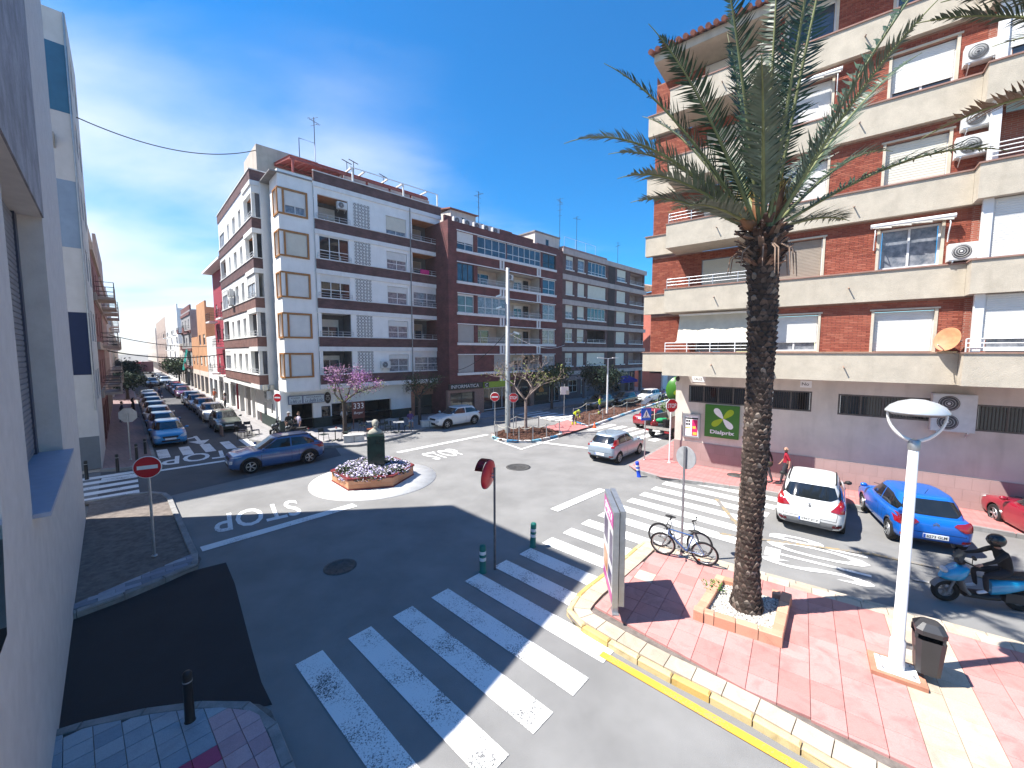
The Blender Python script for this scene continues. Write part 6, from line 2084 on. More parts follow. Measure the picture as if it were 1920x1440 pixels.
# =================================================================== advertising panel
mp_ = thing('advertising_panel', 'tall steel advertising panel seen edge on at the pavement corner', 'advertising panel', (2.24, 8.30, 0.15), R(-5.5))
b_ = MB(); b_.box(-0.06, 0.06, -0.06, 0.06, 0, 0.5); b_.box(-0.07, 0.07, -0.14, 0.14, 0, 0.02); b_.build('post', steel, mp_)
for sx in (-1, 1):
 x0, x1 = (-0.125, -0.012) if sx < 0 else (0.012, 0.125)
 y0, y1 = (-0.42, 1.0) if sx < 0 else (-0.36, 1.06)
 b_ = MB(); b_.box(x0, x1, y0, y1, 0.36, 2.40); cs_ = b_.build('case', steel, mp_)
 xo = x0 - 0.004 if sx < 0 else x1 + 0.004
 b_ = MB()
 def rect(y0_, y1_, z0_, z1_, mi):
  b_.add([(xo, y0_, z0_), (xo, y1_, z0_), (xo, y1_, z1_), (xo, y0_, z1_)], [(0, 3, 2, 1) if sx < 0 else (0, 1, 2, 3)], mi)
 rect(y0 + 0.05, y1 - 0.05, 0.44, 2.32, 0)
 ps_ = b_.build('poster', mat('poster_white', (0.66, 0.65, 0.66), 0.3, 0.08, 5), cs_)
 xo += -0.002 if sx < 0 else 0.002
 b_ = MB(); rect(y0 + 0.05, y1 - 0.05, 2.0, 2.32, 0); rect(y0 + 0.05, y1 - 0.05, 0.44, 0.62, 0); b_.build('poster_print', mat('print_magenta', (0.55, 0.05, 0.30), 0.35, 0.1, 9), cs_)
 b_ = MB(); rect(y0 + 0.1, y0 + 0.5, 1.2, 1.85, 0); rect(y0 + 0.75, y1 - 0.1, 1.35, 1.9, 0); rect(y0 + 0.12, y0 + 0.62, 0.7, 1.0, 0); b_.build('poster_print', mat('print_dark', (0.09, 0.06, 0.13), 0.35, 0.2, 9), cs_)
 b_ = MB(); rect(y0 + 0.7, y1 - 0.12, 0.68, 1.15, 0); b_.build('poster_print', mat('print_orange', (0.6, 0.26, 0.1), 0.35, 0.2, 9), cs_)
 lettering('OFERTA', cs_, Matrix.Translation((xo - 0.002 * (1 if sx < 0 else -1), (y0 + y1) / 2, 2.16)) @ Matrix.Rotation(-PI / 2 if sx < 0 else PI / 2, 4, 'Z') @ Matrix.Rotation(PI / 2, 4, 'X'), sign_white, 1.0, 0.18)

# =================================================================== street lamps
lm = thing('street_lamp', 'white street lamp with a dome head on a forked top, on the near pavement', 'street lamp', (6.80, 6.66, 0.15), R(-36))
b_ = MB(); b_.box(-0.36, 0.36, -0.30, 0.30, 0, 0.07); b_.build('brick_foot', mat('foot_terracotta', (0.48, 0.22, 0.14), 0.8, 0.12, 6), lm)
b_ = MB(); b_.box(-0.27, 0.27, -0.22, 0.22, 0.071, 0.09); b_.build('base_plate', steel_white, lm)
for sx in (-1, 1):
 for sy in (-1, 1):
  b_ = MB(); b_.cyl(sx * 0.2, sy * 0.16, 0.091, 0.13, 0.016, 6); b_.build('bolt', steel, lm)
b_ = MB(); b_.lathe([(0.11, 0.091), (0.105, 0.6), (0.085, 0.64), (0.068, 4.02), (0.06, 4.03)], (0, 0, 0), 18); b_.build('pole', steel_white, lm)
b_ = MB(); b_.lathe([(0.075, 4.0), (0.08, 4.02), (0.08, 4.16), (0.06, 4.18)], (0, 0, 0), 14); b_.build('collar', steel, lm)
for sx in (-1, 1):
 b_ = MB(); pts = [(sx * 0.04, 0, 4.12)]
 for i in range(9):
  a = i / 8
  pts.append((sx * (0.05 + 0.31 * math.sin(a * PI / 2)), 0, 4.16 + 0.47 * (a ** 1.5)))
 b_.tube(pts, [0.035 - 0.002 * i for i in range(len(pts))], 8); b_.build('fork_arm', steel_white, lm)
b_ = MB(); b_.lathe([(0.001, 4.86), (0.10, 4.855), (0.24, 4.81), (0.34, 4.745), (0.40, 4.66), (0.405, 4.64), (0.36, 4.63)], (0, 0, 0), 30, caps=False); b_.build('dome', mat('dome_grey', (0.5, 0.53, 0.55), 0.25, 0.05, 5, metal=0.3), lm)
b_ = MB(); b_.lathe([(0.37, 4.635), (0.33, 4.60), (0.001, 4.575)], (0, 0, 0), 26, caps=False); b_.build('diffuser', mat('diffuser_dark', (0.10, 0.11, 0.12), 0.2, 0.05, 5), lm)
bn = thing('litter_bin', 'dark grey plastic litter bin hung on the white lamp post', 'litter bin', (7.16, 6.50, 0.32), R(-36))
b_ = MB()
for z0, z1, s0, s1 in ((0.0, 0.62, 0.80, 1.0),):
 pr_ = [(-0.19, -0.15), (-0.12, -0.20), (0.12, -0.20), (0.19, -0.15), (0.19, 0.15), (0.12, 0.20), (-0.12, 0.20), (-0.19, 0.15)]
 v = [(x * s0, y * s0, z0) for x, y in pr_] + [(x * s1, y * s1, z1) for x, y in pr_]
 b_.add(v, [(i, (i + 1) % 8, (i + 1) % 8 + 8, i + 8) for i in range(8)] + [tuple(range(7, -1, -1))])
binm = mat('bin_plastic', (0.035, 0.036, 0.04), 0.4, 0.1, 4, spec=0.5)
b_.build('body', binm, bn)
b_ = MB(); v = [(x, y, 0.70) for x, y in pr_] + [(x * 1.02, y * 1.02, 0.78) for x, y in pr_] + [(x * 0.55, y * 0.55, 0.88) for x, y in pr_]
b_.add(v, [(i, (i + 1) % 8, (i + 1) % 8 + 8, i + 8) for i in range(8)] + [(i + 8, (i + 1) % 8 + 8, (i + 1) % 8 + 16, i + 16) for i in range(8)] + [tuple(range(16, 24))])
b_.build('lid', binm, bn)
b_ = MB()
for (x, y) in ((-0.18, -0.14), (-0.18, 0.14), (0.15, 0.16), (0.15, -0.16)):
 b_.box(x - 0.02, x + 0.02, y - 0.02, y + 0.02, 0.61, 0.71)
b_.build('lid_support', binm, bn)
b_ = MB(); b_.box(-0.30, -0.19, -0.05, 0.05, 0.3, 0.36); b_.build('bracket', steel, bn)
# tall steel pole on the island
sp = thing('steel_pole', 'tall galvanised steel pole with floodlights on the chained island', 'pole', (-0.3, 27.78, 0.1))
b_ = MB(); b_.lathe([(0.20, 0), (0.19, 0.3), (0.12, 11.4), (0.001, 11.42)], (0, 0, 0), 10, caps=False); b_.build('shaft', mat('steel_grey_green', (0.42, 0.44, 0.43), 0.45, 0.08, 5, metal=0.5), sp)
for z, s in ((9.4, -1), (8.6, -1), (6.9, 1)):
 b_ = MB(); b_.tube([(0, 0, z), (s * 0.45, -0.1, z + 0.1)], 0.03, 6); b_.cbox((s * 0.6, -0.12, z + 0.1), (0.4, 0.3, 0.12), Matrix.Rotation(s * R(20), 3, 'Y')); b_.build('floodlight', alu, sp)
tl = thing('street_lamp', 'white T shaped twin arm street lamp on the mulch strip', 'street lamp', (8.85, 36.95, 0.1), VA + R(-35))
b_ = MB(); b_.lathe([(0.10, 0), (0.09, 0.5), (0.055, 5.1)], (0, 0, 0), 10); b_.build('pole', steel_white, tl)
for s in (-1, 1):
 b_ = MB(); b_.bar((0, 0, 5.1), (s * 0.9, 0, 5.16), 0.10, 0.05); b_.cbox((s * 0.72, 0, 5.17), (0.55, 0.22, 0.05)); b_.build('arm', steel_white, tl)

# =================================================================== traffic islands
blue_paint = mat('kerb_paint_blue', (0.03, 0.22, 0.42), 0.7, 0.2, 4)
lblue_paint = mat('kerb_paint_pale_blue', (0.20, 0.48, 0.62), 0.7, 0.2, 4)
white_kerb = mat('kerb_paint_white', (0.66, 0.65, 0.63), 0.75, 0.12, 4)
def island(poly, kerbline, label_rail, posts, rope_close, step):
 p = sheet('traffic_island', ccw(poly), 0.11, mulch)
 for i, q in enumerate(strip_blocks(kerbline, step, 0.0, 0.22, 0.012, 1)):
  block('kerb_stone', q, 0.0, 0.16, [white_kerb, blue_paint, white_kerb, white_kerb, lblue_paint, white_kerb][i % 6] if step > 0.9 else [white_kerb, lblue_paint, white_kerb, blue_paint][i % 4], p, 0.015)
 r_ = random.Random(int(poly[0][0] * 10) + 3)
 c = MB()
 xs, ys = [q[0] for q in poly], [q[1] for q in poly]
 pc = ccw(poly)
 n_chip = 0
 while n_chip < 1400:
  x, y = r_.uniform(min(xs), max(xs)), r_.uniform(min(ys), max(ys))
  if all((pc[(i + 1) % len(pc)][0] - pc[i][0]) * (y - pc[i][1]) - (pc[(i + 1) % len(pc)][1] - pc[i][1]) * (x - pc[i][0]) > 0 for i in range(len(pc))):
   n_chip += 1
   s = r_.uniform(0.03, 0.09)
   c.cbox((x, y, 0.12 + r_.uniform(0, 0.04)), (s * 1.8, s * 0.7, s * 0.5), Matrix.Rotation(r_.uniform(0, 3), 3, 'Z') @ Matrix.Rotation(r_.uniform(-0.6, 0.6), 3, 'X'))
 tag(c.build('mulch_chips', mulch, p), kind='stuff')
 f = thing('rope_fence', label_rail, 'rope fence', (posts[0][0], posts[0][1], 0.1))
 ox, oy = posts[0]
 for x, y in posts:
  b = MB(); b.tube([(x - ox, y - oy, 0), (x - ox, y - oy, 0.95)], 0.032, 8); b.build('post', steel, f)
 seq = list(zip(posts, posts[1:])) + ([(posts[-1], posts[0])] if rope_close else [])
 for (x0, y0), (x1, y1) in seq:
  b = MB(); pts = []
  for i in range(9):
   t_ = i / 8
   pts.append((x0 + (x1 - x0) * t_ - ox, y0 + (y1 - y0) * t_ - oy, 0.92 - 0.16 * 4 * t_ * (1 - t_)))
  b.tube(pts, 0.022, 6); b.build('rope', mat('rope_pale', (0.55, 0.52, 0.45), 0.9, 0.15, 9), f)
 return p
i1 = [(-1.43, 27.4), (-1.33, 26.4), (-0.85, 25.6), (0.2, 25.12), (1.36, 25.22), (2.3, 25.95), (3.5, 27.2), (3.55, 28.3), (2.3, 29.9), (0.7, 30.0), (-0.7, 28.9)]
island(i1, i1[:8], 'low rope fence of steel posts round the island with the steel pole', [(-1.2, 27.3), (-1.0, 26.2), (-0.3, 25.6), (0.45, 25.4), (1.35, 25.55), (2.3, 26.3), (3.3, 27.5), (2.0, 29.6), (0.3, 29.4)], True, 0.8)
i2 = [(5.9, 30.15), (11.2, 37.6), (16, 44.0), (22.6, 52.6), (20.4, 54.6), (10.0, 42.6), (6.7, 37.6), (4.75, 33.2)]
island(i2, [i2[-1], *i2[:4]], 'rope fence of steel posts along the long mulch strip behind the workers', [(6.0, 30.8), (7.6, 33.2), (9.1, 35.4), (11.0, 38.0), (13.4, 41.0), (16.5, 45.0), (19.8, 49.6), (20.3, 53.8), (16.0, 48.8), (12.5, 44.6), (9.6, 41.2), (7.0, 37.3), (5.2, 33.6)], False, 1.0)
sheet('pavement', ccw([(3.55, 27.25), (5.85, 30.1), (4.7, 33.1), (2.5, 30.0)]), 0.13, red_paving)
def cone_(x, y, label):
 o = thing('traffic_cone', label, 'traffic cone', (x, y, 0.0))
 b = MB(); b.lathe([(0.13, 0.03), (0.02, 0.48), (0.001, 0.48)], (0, 0, 0), 14, caps=False); b.build('body', mat('cone_orange', (0.6, 0.10, 0.03), 0.5, 0.1, 6), o)
 b = MB(); b.box(-0.17, 0.17, -0.17, 0.17, 0, 0.03); b.build('foot', MATS['cone_orange'], o)
 b = MB(); b.lathe([(0.092, 0.18), (0.064, 0.30)], (0, 0, 0), 14, caps=False); b.build('band', sign_white, o)
cone_(6.3, 30.2, 'small orange and white traffic cone by the painted kerb of the mulch strip')

# =================================================================== palm planter box and palm
bx = [(3.84, 8.06), (5.16, 7.22), (6.30, 8.60), (5.03, 9.42)]
pb = thing('tree_box', 'low terracotta block box filled with white gravel round the palm', 'planter', (5.08, 8.32, 0.15))
terr = tilemat('block_terracotta', (0.50, 0.24, 0.15), (0.55, 0.29, 0.19), (0.58, 0.34, 0.23), 0.8, 0.4)
for e in range(4):
 a, c_ = Vector((bx[e][0] - 5.08, bx[e][1] - 8.32, 0)), Vector((bx[(e + 1) % 4][0] - 5.08, bx[(e + 1) % 4][1] - 8.32, 0))
 d = (c_ - a).normalized(); n = Vector((-d.y, d.x, 0))
 ln = (c_ - a).length
 k = 4
 for j in range(k):
  if e == 2 and j in (1, 2): continue      # the far side has lost blocks
  s0 = 0.2 if j == 0 else ln * j / k
  q0, q1 = a + d * (s0 + 0.006), a + d * (ln * (j + 1) / k - 0.006 - (0.0 if j < k - 1 else 0.0))
  block('block', [(q.x, q.y) for q in (q0, q1, q1 + n * 0.19, q0 + n * 0.19)], 0.0, 0.22 + rnd.uniform(-0.008, 0.004), terr, pb, 0.012)
 q0 = a
 block('block', [(q.x, q.y) for q in (q0, q0 + d * 0.195, q0 + d * 0.195 + n * 0.19, q0 + n * 0.19)], 0.0, 0.221, terr, pb, 0.012)
b_ = MB(); b_.prism([((x - 5.08) * 0.8, (y - 8.32) * 0.8) for x, y in bx], 0.0, 0.10); b_.build('gravel_bed', mat('gravel_base', (0.42, 0.39, 0.34), 0.95, 0.15, 14), pb)
g_ = MB(); rg = random.Random(2)
cin = [((x - 5.08) * 0.8, (y - 8.32) * 0.8) for x, y in bx]
for i in range(2600):
 a, b2 = rg.random(), rg.random()
 p0 = Vector((*cin[0], 0)); x = p0 + (Vector((*cin[1], 0)) - p0) * a + (Vector((*cin[3], 0)) - p0) * b2
 s = rg.uniform(0.010, 0.024)
 c_ = Vector((x.x, x.y, 0.10 + s * 0.4))
 v = [c_ + Vector(q) * s for q in ((1, 0.2, 0), (-0.3, 1, 0), (-1, -0.2, 0), (0.2, -1, 0), (0, 0, 0.8), (0, 0, -0.8))]
 g_.add(v, [(0, 1, 4), (1, 2, 4), (2, 3, 4), (3, 0, 4), (1, 0, 5), (2, 1, 5), (3, 2, 5), (0, 3, 5)], 0 if rg.random() < 0.85 else 1)
tag(g_.build('gravel', [mat('gravel_white', (0.66, 0.63, 0.56), 0.9, 0.1, 20), mat('gravel_dark', (0.22, 0.2, 0.18), 0.9, 0.1, 20)], loc=(5.08, 8.32, 0.15)), 'white gravel in the terracotta palm box', 'gravel', kind='stuff')
wd = MB()
for i in range(90):
 c_ = Vector((rg.uniform(-0.22, 0.22), rg.uniform(-0.18, 0.18), rg.uniform(0.02, 0.16)))
 a = Vector((rg.uniform(-1, 1), rg.uniform(-1, 1), rg.uniform(0, 0.7))).normalized() * rg.uniform(0.05, 0.1)
 s = a.cross(Vector((0, 0, 1))).normalized() * 0.018
 wd.add([c_, c_ + a * 0.5 + s, c_ + a, c_ + a * 0.5 - s], [(0, 1, 2, 3)])
o = wd.build('weed', mat('weed_green', (0.06, 0.17, 0.02), 0.7, 0.15, 9), loc=(4.72, 8.95, 0.25)); tag(o, 'green weed growing in the far corner of the palm box', 'weed')

frond_m = mat('frond_green', (0.035, 0.075, 0.032), 0.5, 0.25, 5, spec=0.5)
frond_pale = mat('frond_grey_green', (0.13, 0.17, 0.115), 0.55, 0.2, 5, spec=0.45)
rachis_m = mat('frond_stem', (0.22, 0.24, 0.10), 0.6, 0.2, 4)
dry_m = mat('frond_dry', (0.26, 0.18, 0.12), 0.8, 0.2, 5)
def frond(par, base, az, el, ln, droop, roll=0.0, m=None, seed=0, n=92, wid=0.60, dead=False):
 """feather leaf: curved stem with two ranks of narrow leaflets set in a shallow V"""
 r = random.Random(seed)
 d = Vector((math.cos(az) * math.cos(el), math.sin(az) * math.cos(el), math.sin(el)))
 pts, pos, K = [], Vector(base), 26
 cur = d.copy()
 for i in range(K + 1):
  pts.append(pos.copy())
  pos += cur * (ln / K)
  cur = (cur + Vector((0, 0, -droop * (0.25 + 1.9 * (i / K) ** 1.6) / K))).normalized()
 mb = MB()
 mb.tube(pts, [0.035 * (1 - i / K) ** 0.8 + 0.006 for i in range(K + 1)], 6, mi=1)
 for i in range(n):
  t_ = 0.14 + 0.86 * (i + 0.5) / n
  f = t_ * K
  k = min(K - 1, int(f))
  p = pts[k].lerp(pts[k + 1], f - k)
  tan = (pts[k + 1] - pts[k]).normalized()
  side = tan.cross(Vector((0, 0, 1)))
  if side.length < 0.1: side = Vector((1, 0, 0))
  side.normalize()
  up = side.cross(tan).normalized()
  side = (side * math.cos(roll) + up * math.sin(roll)).normalized()
  up = side.cross(tan).normalized()
  ll = wid * (math.sin(PI * min(1, 0.14 + t_ * 0.92)) ** 0.55) * r.uniform(0.82, 1.1)
  if t_ < 0.3: ll *= 0.55 + 1.5 * (t_ - 0.14)
  for s in (-1, 1):
   dirv = (side * s * 0.78 + tan * r.uniform(0.55, 0.85) + up * r.uniform(0.15, 0.5)).normalized()
   e = p + dirv * ll
   e.z -= ll * (0.10 + 0.25 * r.random()) * (3 if dead else 1)
   wv = dirv.cross(up).normalized() * 0.018 + up * r.uniform(-0.006, 0.006)
   q = p.lerp(e, 0.45) + up * ll * 0.04
   mb.add([p - wv * 0.7, p + wv * 0.7, q + wv, q - wv, e], [(0, 1, 2, 3), (3, 2, 4)], 0)
 return mb.build('frond', [m or frond_m, rachis_m], par)
def palm(label, base, pts_r, crown, fronds, seed=1, shag=True):
 o = thing('palm_tree', label, 'palm tree', base)
 r = random.Random(seed)
 mb = MB()
 mb.tube([p for p, _ in pts_r], [q * 0.84 for _, q in pts_r], 18)
 mb.build('trunk', mat('palm_core', (0.06, 0.045, 0.035), 0.95, 0.2, 8), o)
 sc = MB()
 rows = int(pts_r[-1][0][2] / 0.105)
 for j in range(rows):
  z = 0.05 + j * 0.105
  for (pa, ra), (pb_, rb2) in zip(pts_r, pts_r[1:]):
   if pa[2] <= z <= pb_[2] + 1e-6:
    k = (z - pa[2]) / max(1e-6, pb_[2] - pa[2])
    cx, cy, rr = pa[0] + (pb_[0] - pa[0]) * k, pa[1] + (pb_[1] - pa[1]) * k, ra + (rb2 - ra) * k
  m_ = 15
  for i in range(m_):
   a = 2 * PI * (i + 0.5 * (j % 2)) / m_ + r.uniform(-0.08, 0.08)
   out_ = Vector((math.cos(a), math.sin(a), 0)); sd = Vector((-out_.y, out_.x, 0))
   c = Vector((cx, cy, z)) + out_ * (rr * 0.84 - 0.012)
   w_, h_ = rr * 0.26 * r.uniform(0.8, 1.15), r.uniform(0.085, 0.13)
   pr = r.uniform(0.02, 0.05) * (1.0 if z > 0.9 else 0.6) * (1.5 if z > 5.4 else 1)
   tip = c + out_ * pr + Vector((0, 0, h_ * r.uniform(0.5, 1.0))) + sd * r.uniform(-0.03, 0.03)
   v = [c - sd * w_ - Vector((0, 0, 0.03)), c + sd * w_ - Vector((0, 0, 0.03)), c + sd * w_ * 0.62 + out_ * pr * 0.8 + Vector((0, 0, h_ * 0.5)), c - sd * w_ * 0.62 + out_ * pr * 0.8 + Vector((0, 0, h_ * 0.5)), tip, c + Vector((0, 0, h_ * 1.15))]
   sc.add(v, [(0, 1, 2, 3), (3, 2, 4), (2, 5, 4), (4, 5, 3), (1, 5, 2), (0, 3, 5)], r.choices([0, 1, 2], [5, 3, 1.6 if z < 1.2 else 0.6])[0])
 tag(sc.build('bark_scales', [mat('bark_dark', (0.075, 0.052, 0.042), 0.95, 0.2, 14), mat('bark_brown', (0.15, 0.105, 0.082), 0.95, 0.2, 14), mat('bark_grey', (0.27, 0.22, 0.18), 0.95, 0.2, 14)], o), kind='stuff')
 if shag:
  sh = MB()
  zt = pts_r[-1][0][2]; tx, ty = pts_r[-1][0][0], pts_r[-1][0][1]
  for i in range(150):                    # old leaf bases in a ragged collar
   a = r.uniform(0, 2 * PI); z = zt - r.uniform(-0.12, 0.75)
   out_ = Vector((math.cos(a), math.sin(a), 0)); sd = Vector((-out_.y, out_.x, 0))
   rr = 0.36 + 0.09 * (z - zt + 0.75)
   p0 = Vector((tx, ty, z)) + out_ * (rr - 0.1)
   L_ = r.uniform(0.14, 0.32)
   p1 = p0 + out_ * L_ * 0.75 + Vector((0, 0, L_ * r.uniform(0.1, 0.8))) + sd * r.uniform(-0.08, 0.08)
   w_ = r.uniform(0.035, 0.07)
   sh.add([p0 - sd * w_, p0 + sd * w_, p1 + sd * w_ * 0.5, p1 - sd * w_ * 0.5, p0 + Vector((0, 0, 0.05)), p1 + Vector((0, 0, 0.03))], [(0, 1, 2, 3), (1, 4, 5, 2), (4, 0, 3, 5), (3, 2, 5)], r.choices([0, 1], [3, 1])[0])
  for i in range(14):
   a = r.uniform(0, 2 * PI); p0 = Vector((tx, ty, zt - 0.35)) + Vector((math.cos(a), math.sin(a), 0)) * 0.4
   sh.tube([p0, p0 + Vector((math.cos(a) * 0.18, math.sin(a) * 0.18, -0.12)), p0 + Vector((math.cos(a) * 0.22, math.sin(a) * 0.22, -0.4 - 0.25 * r.random()))], [0.02, 0.015, 0.008], 5, mi=1)
  sh.build('leaf_base_collar', [mat('collar_brown', (0.14, 0.085, 0.065), 0.9, 0.25, 9), mat('collar_tan', (0.33, 0.22, 0.16), 0.9, 0.2, 9)], o)
 for k, (az, el, ln, dr, roll, mm) in enumerate(fronds):
  b0 = (crown[0] + 0.16 * math.cos(R(az)), crown[1] + 0.16 * math.sin(R(az)), crown[2] + 0.05)
  frond(o, b0, R(az), R(el), ln, dr, R(roll), {0: frond_m, 1: frond_pale, 2: dry_m}[mm], seed * 100 + k)
 return o
main_fr = [                                      # azimuth (0 = right, 90 = away), elevation, length, droop, roll, tone
 (178, 44, 4.5, 1.35, 8, 1), (172, 57, 4.7, 0.75, 15, 0), (195, 60, 4.3, 0.75, -10, 0), (160, 50, 3.7, 1.2, 5, 1), (188, 33, 3.2, 1.1, 0, 1),
 (215, 70, 4.7, 0.45, 20, 0), (262, 76, 4.9, 0.45, -25, 0), (285, 80, 5.0, 0.4, 20, 0), (100, 78, 4.9, 0.5, 0, 0), (60, 74, 4.8, 0.6, 10, 0),
 (330, 66, 4.9, 0.55, -15, 0), (8, 57, 5.0, 0.75, -10, 0), (20, 42, 4.5, 0.85, 8, 0), (350, 33, 4.2, 1.0, -6, 0), (35, 50, 4.2, 1.0, 0, 1),
 (130, 60, 4.4, 0.8, 0, 1), (80, 56, 4.0, 1.0, 0, 1), (45, 30, 2.9, 0.9, 0, 1), (110, 40, 3.0, 1.0, 0, 1), (150, 36, 2.8, 0.9, 0, 1),
 (235, 55, 3.0, 0.9, 0, 1), (305, 60, 3.6, 0.7, 0, 1), (240, 82, 4.6, 0.4, 10, 0), (15, 20, 2.2, 0.6, 0, 1), (200, 20, 1.8, 0.7, 0, 1)]
PT = [((0, 0, 0), 0.40), ((0, 0, 0.25), 0.33), ((-0.02, 0.0, 0.9), 0.275), ((0.0, 0, 2.0), 0.27), ((0.03, 0, 3.2), 0.275), ((0.05, 0, 4.6), 0.28), ((0.05, 0, 5.8), 0.28), ((0.02, 0, 6.9), 0.30), ((0.0, 0, 7.5), 0.34), ((-0.02, 0, 8.05), 0.36)]
pm_ = palm('tall date palm with shaggy trunk in the terracotta box, full crown in view', (5.12, 8.33, 0.2), PT, (-0.02, 0, 8.0), main_fr, 3)
for az, el, ln, seed in ((150, 55, 0.95, 1), (95, 72, 1.0, 2), (300, 70, 0.9, 3), (200, 25, 0.6, 4), (330, 62, 0.8, 5)):
 b_ = MB(); r_ = random.Random(seed)        # brown flower sheaths with ochre tassels
 d = Vector((math.cos(R(az)) * math.cos(R(el)), math.sin(R(az)) * math.cos(R(el)), math.sin(R(el))))
 p0 = Vector((-0.02, 0, 7.95)) + d * 0.15
 pts = [p0 + d * ln * i / 6 + Vector((0, 0, -0.05 * (i / 6) ** 2)) for i in range(7)]
 b_.tube(pts, [0.05, 0.075, 0.10, 0.11, 0.085, 0.05, 0.012], 8, mi=0)
 for i in range(40):
  q = pts[4] + Vector((r_.uniform(-0.06, 0.06), r_.uniform(-0.06, 0.06), r_.uniform(-0.02, 0.08)))
  b_.tube([q, q + d * 0.2 + Vector((r_.uniform(-0.12, 0.12), r_.uniform(-0.12, 0.12), r_.uniform(0, 0.12)))], 0.007, 4, False, 1)
 b_.build('flower_sheath', [mat('sheath_brown', (0.24, 0.11, 0.05), 0.6, 0.2, 6), mat('tassel_ochre', (0.48, 0.34, 0.11), 0.8, 0.15, 9)], pm_)
palm('second palm mostly beyond the right edge, only frond tips showing', (9.9, 5.6, 0.15), [((0, 0, 0), 0.3), ((0, 0, 9.4), 0.3)], (0, 0, 9.35),
     [(170, 35, 3.9, 0.95, 0, 0), (140, 45, 4.0, 0.8, 0, 0), (160, 8, 3.4, 0.8, 0, 2), (200, 40, 3.6, 0.8, 0, 0), (90, 50, 4, 0.8, 0, 0), (30, 45, 4, 0.9, 0, 0), (330, 45, 4, 0.9, 0, 0), (270, 50, 4, 0.8, 0, 0), (60, 70, 4.2, 0.6, 0, 0), (230, 70, 4.2, 0.6, 0, 0), (120, 60, 4.2, 0.7, 0, 0), (0, 60, 4.2, 0.7, 0, 0)], 8, False)

# =================================================================== other trees
def tree(name, label, base, h_tr, r_tr, spread, hgt, leaves, seed, levels=4, bark=None, fork=4, droop=0.0, cat='tree', group=None, twig=True, up=0.55, lean=(0, 0)):
 """trunk with forked limbs; leaf faces hang on the twig ends"""
 o = thing(name, label, cat, base, 0, group)
 r = random.Random(seed)
 mb = MB(); tips = []
 top = Vector((lean[0], lean[1], h_tr))
 mb.tube([(0, 0, -0.05), (lean[0] * 0.2, lean[1] * 0.2, h_tr * 0.35), (lean[0] * 0.55, lean[1] * 0.55, h_tr * 0.7), top], [r_tr * 1.25, r_tr, r_tr * 0.92, r_tr * 0.95], 9)
 def grow(p, d, ln, rad, lv):
  mid = p + d * ln * 0.5 + Vector((r.uniform(-1, 1), r.uniform(-1, 1), r.uniform(-0.5, 0.8))) * ln * 0.09
  e = p + d * ln
  mb.tube([p, mid, e], [rad, rad * 0.82, rad * 0.66], 6 if lv > 1 else 4, False)
  if lv == 0:
   tips.append((e, d)); return
  tips.append((mid, d))
  for i in range(r.choice((2, 3)) if lv < levels else fork):
   ax = Vector((r.uniform(-1, 1), r.uniform(-1, 1), r.uniform(-0.25, 1) * up * 1.3 - droop)).normalized()
   nd = (d * 0.75 + ax * 0.75).normalized()
   grow(e, nd, ln * r.uniform(0.6, 0.82), rad * 0.62, lv - 1)
 for i in range(fork):
  a = 2 * PI * i / fork + r.uniform(-0.4, 0.4)
  d = Vector((math.cos(a), math.sin(a), up * 1.9 * r.uniform(0.7, 1.2))).normalized()
  grow(top - Vector((0, 0, 0.05 * i)), d, spread * 0.46 * r.uniform(0.85, 1.1), r_tr * 0.55, levels - 1)
 mb.build('trunk', bark or mat('bark_street', (0.09, 0.07, 0.06), 0.95, 0.25, 8, 0.5, 40), o)
 lf = MB(); mats = []
 for mi, (m_, cnt, size, rad, zlo, zhi) in enumerate(leaves):
  mats.append(m_)
  ts = [t_ for t_ in tips if zlo <= t_[0].z <= zhi] or tips
  for i in range(cnt):
   e, d = r.choice(ts)
   c = e + Vector((r.gauss(0, 1), r.gauss(0, 1), r.gauss(0, 0.8))) * rad
   s = size * r.uniform(0.6, 1.3)
   a = Vector((r.uniform(-1, 1), r.uniform(-1, 1), r.uniform(-0.8, 0.6))).normalized()
   b = a.cross(Vector((r.uniform(-1, 1), r.uniform(-1, 1), r.uniform(-1, 1)))).normalized()
   lf.add([c - a * s, c + b * s * 0.5, c + a * s, c - b * s * 0.5], [(0, 1, 2, 3)], mi)
 if leaves:
  lf.build('crown', mats, o)
 return o
blossom = mat('blossom_pink', (0.50, 0.28, 0.42), 0.8, 0.15, 9)
blossom_v = mat('blossom_violet', (0.36, 0.13, 0.40), 0.8, 0.15, 9)
leafy = mat('leaf_lime', (0.20, 0.24, 0.05), 0.7, 0.15, 9)
leafd = mat('leaf_green', (0.04, 0.085, 0.02), 0.7, 0.25, 7)
leafdd = mat('leaf_deep', (0.015, 0.04, 0.018), 0.75, 0.25, 6)
tree('blossom_tree', 'street tree with pink and violet blossom in front of the restaurant', (-11.2, 26.5, 0.147), 2.3, 0.13, 2.5, 5, [(blossom, 1500, 0.055, 0.2, 3.0, 9), (blossom_v, 900, 0.055, 0.18, 2.6, 4.3), (leafy, 350, 0.06, 0.2, 2.2, 3.6)], 4, 4, up=0.5)
tree('street_tree', 'small sparse green street tree in front of the garage door', (-7.2, 30.9, 0.147), 2.1, 0.12, 1.9, 4, [(leafd, 900, 0.07, 0.22, 2, 9), (dry_m, 250, 0.06, 0.2, 2, 9)], 11, 4, up=0.6)
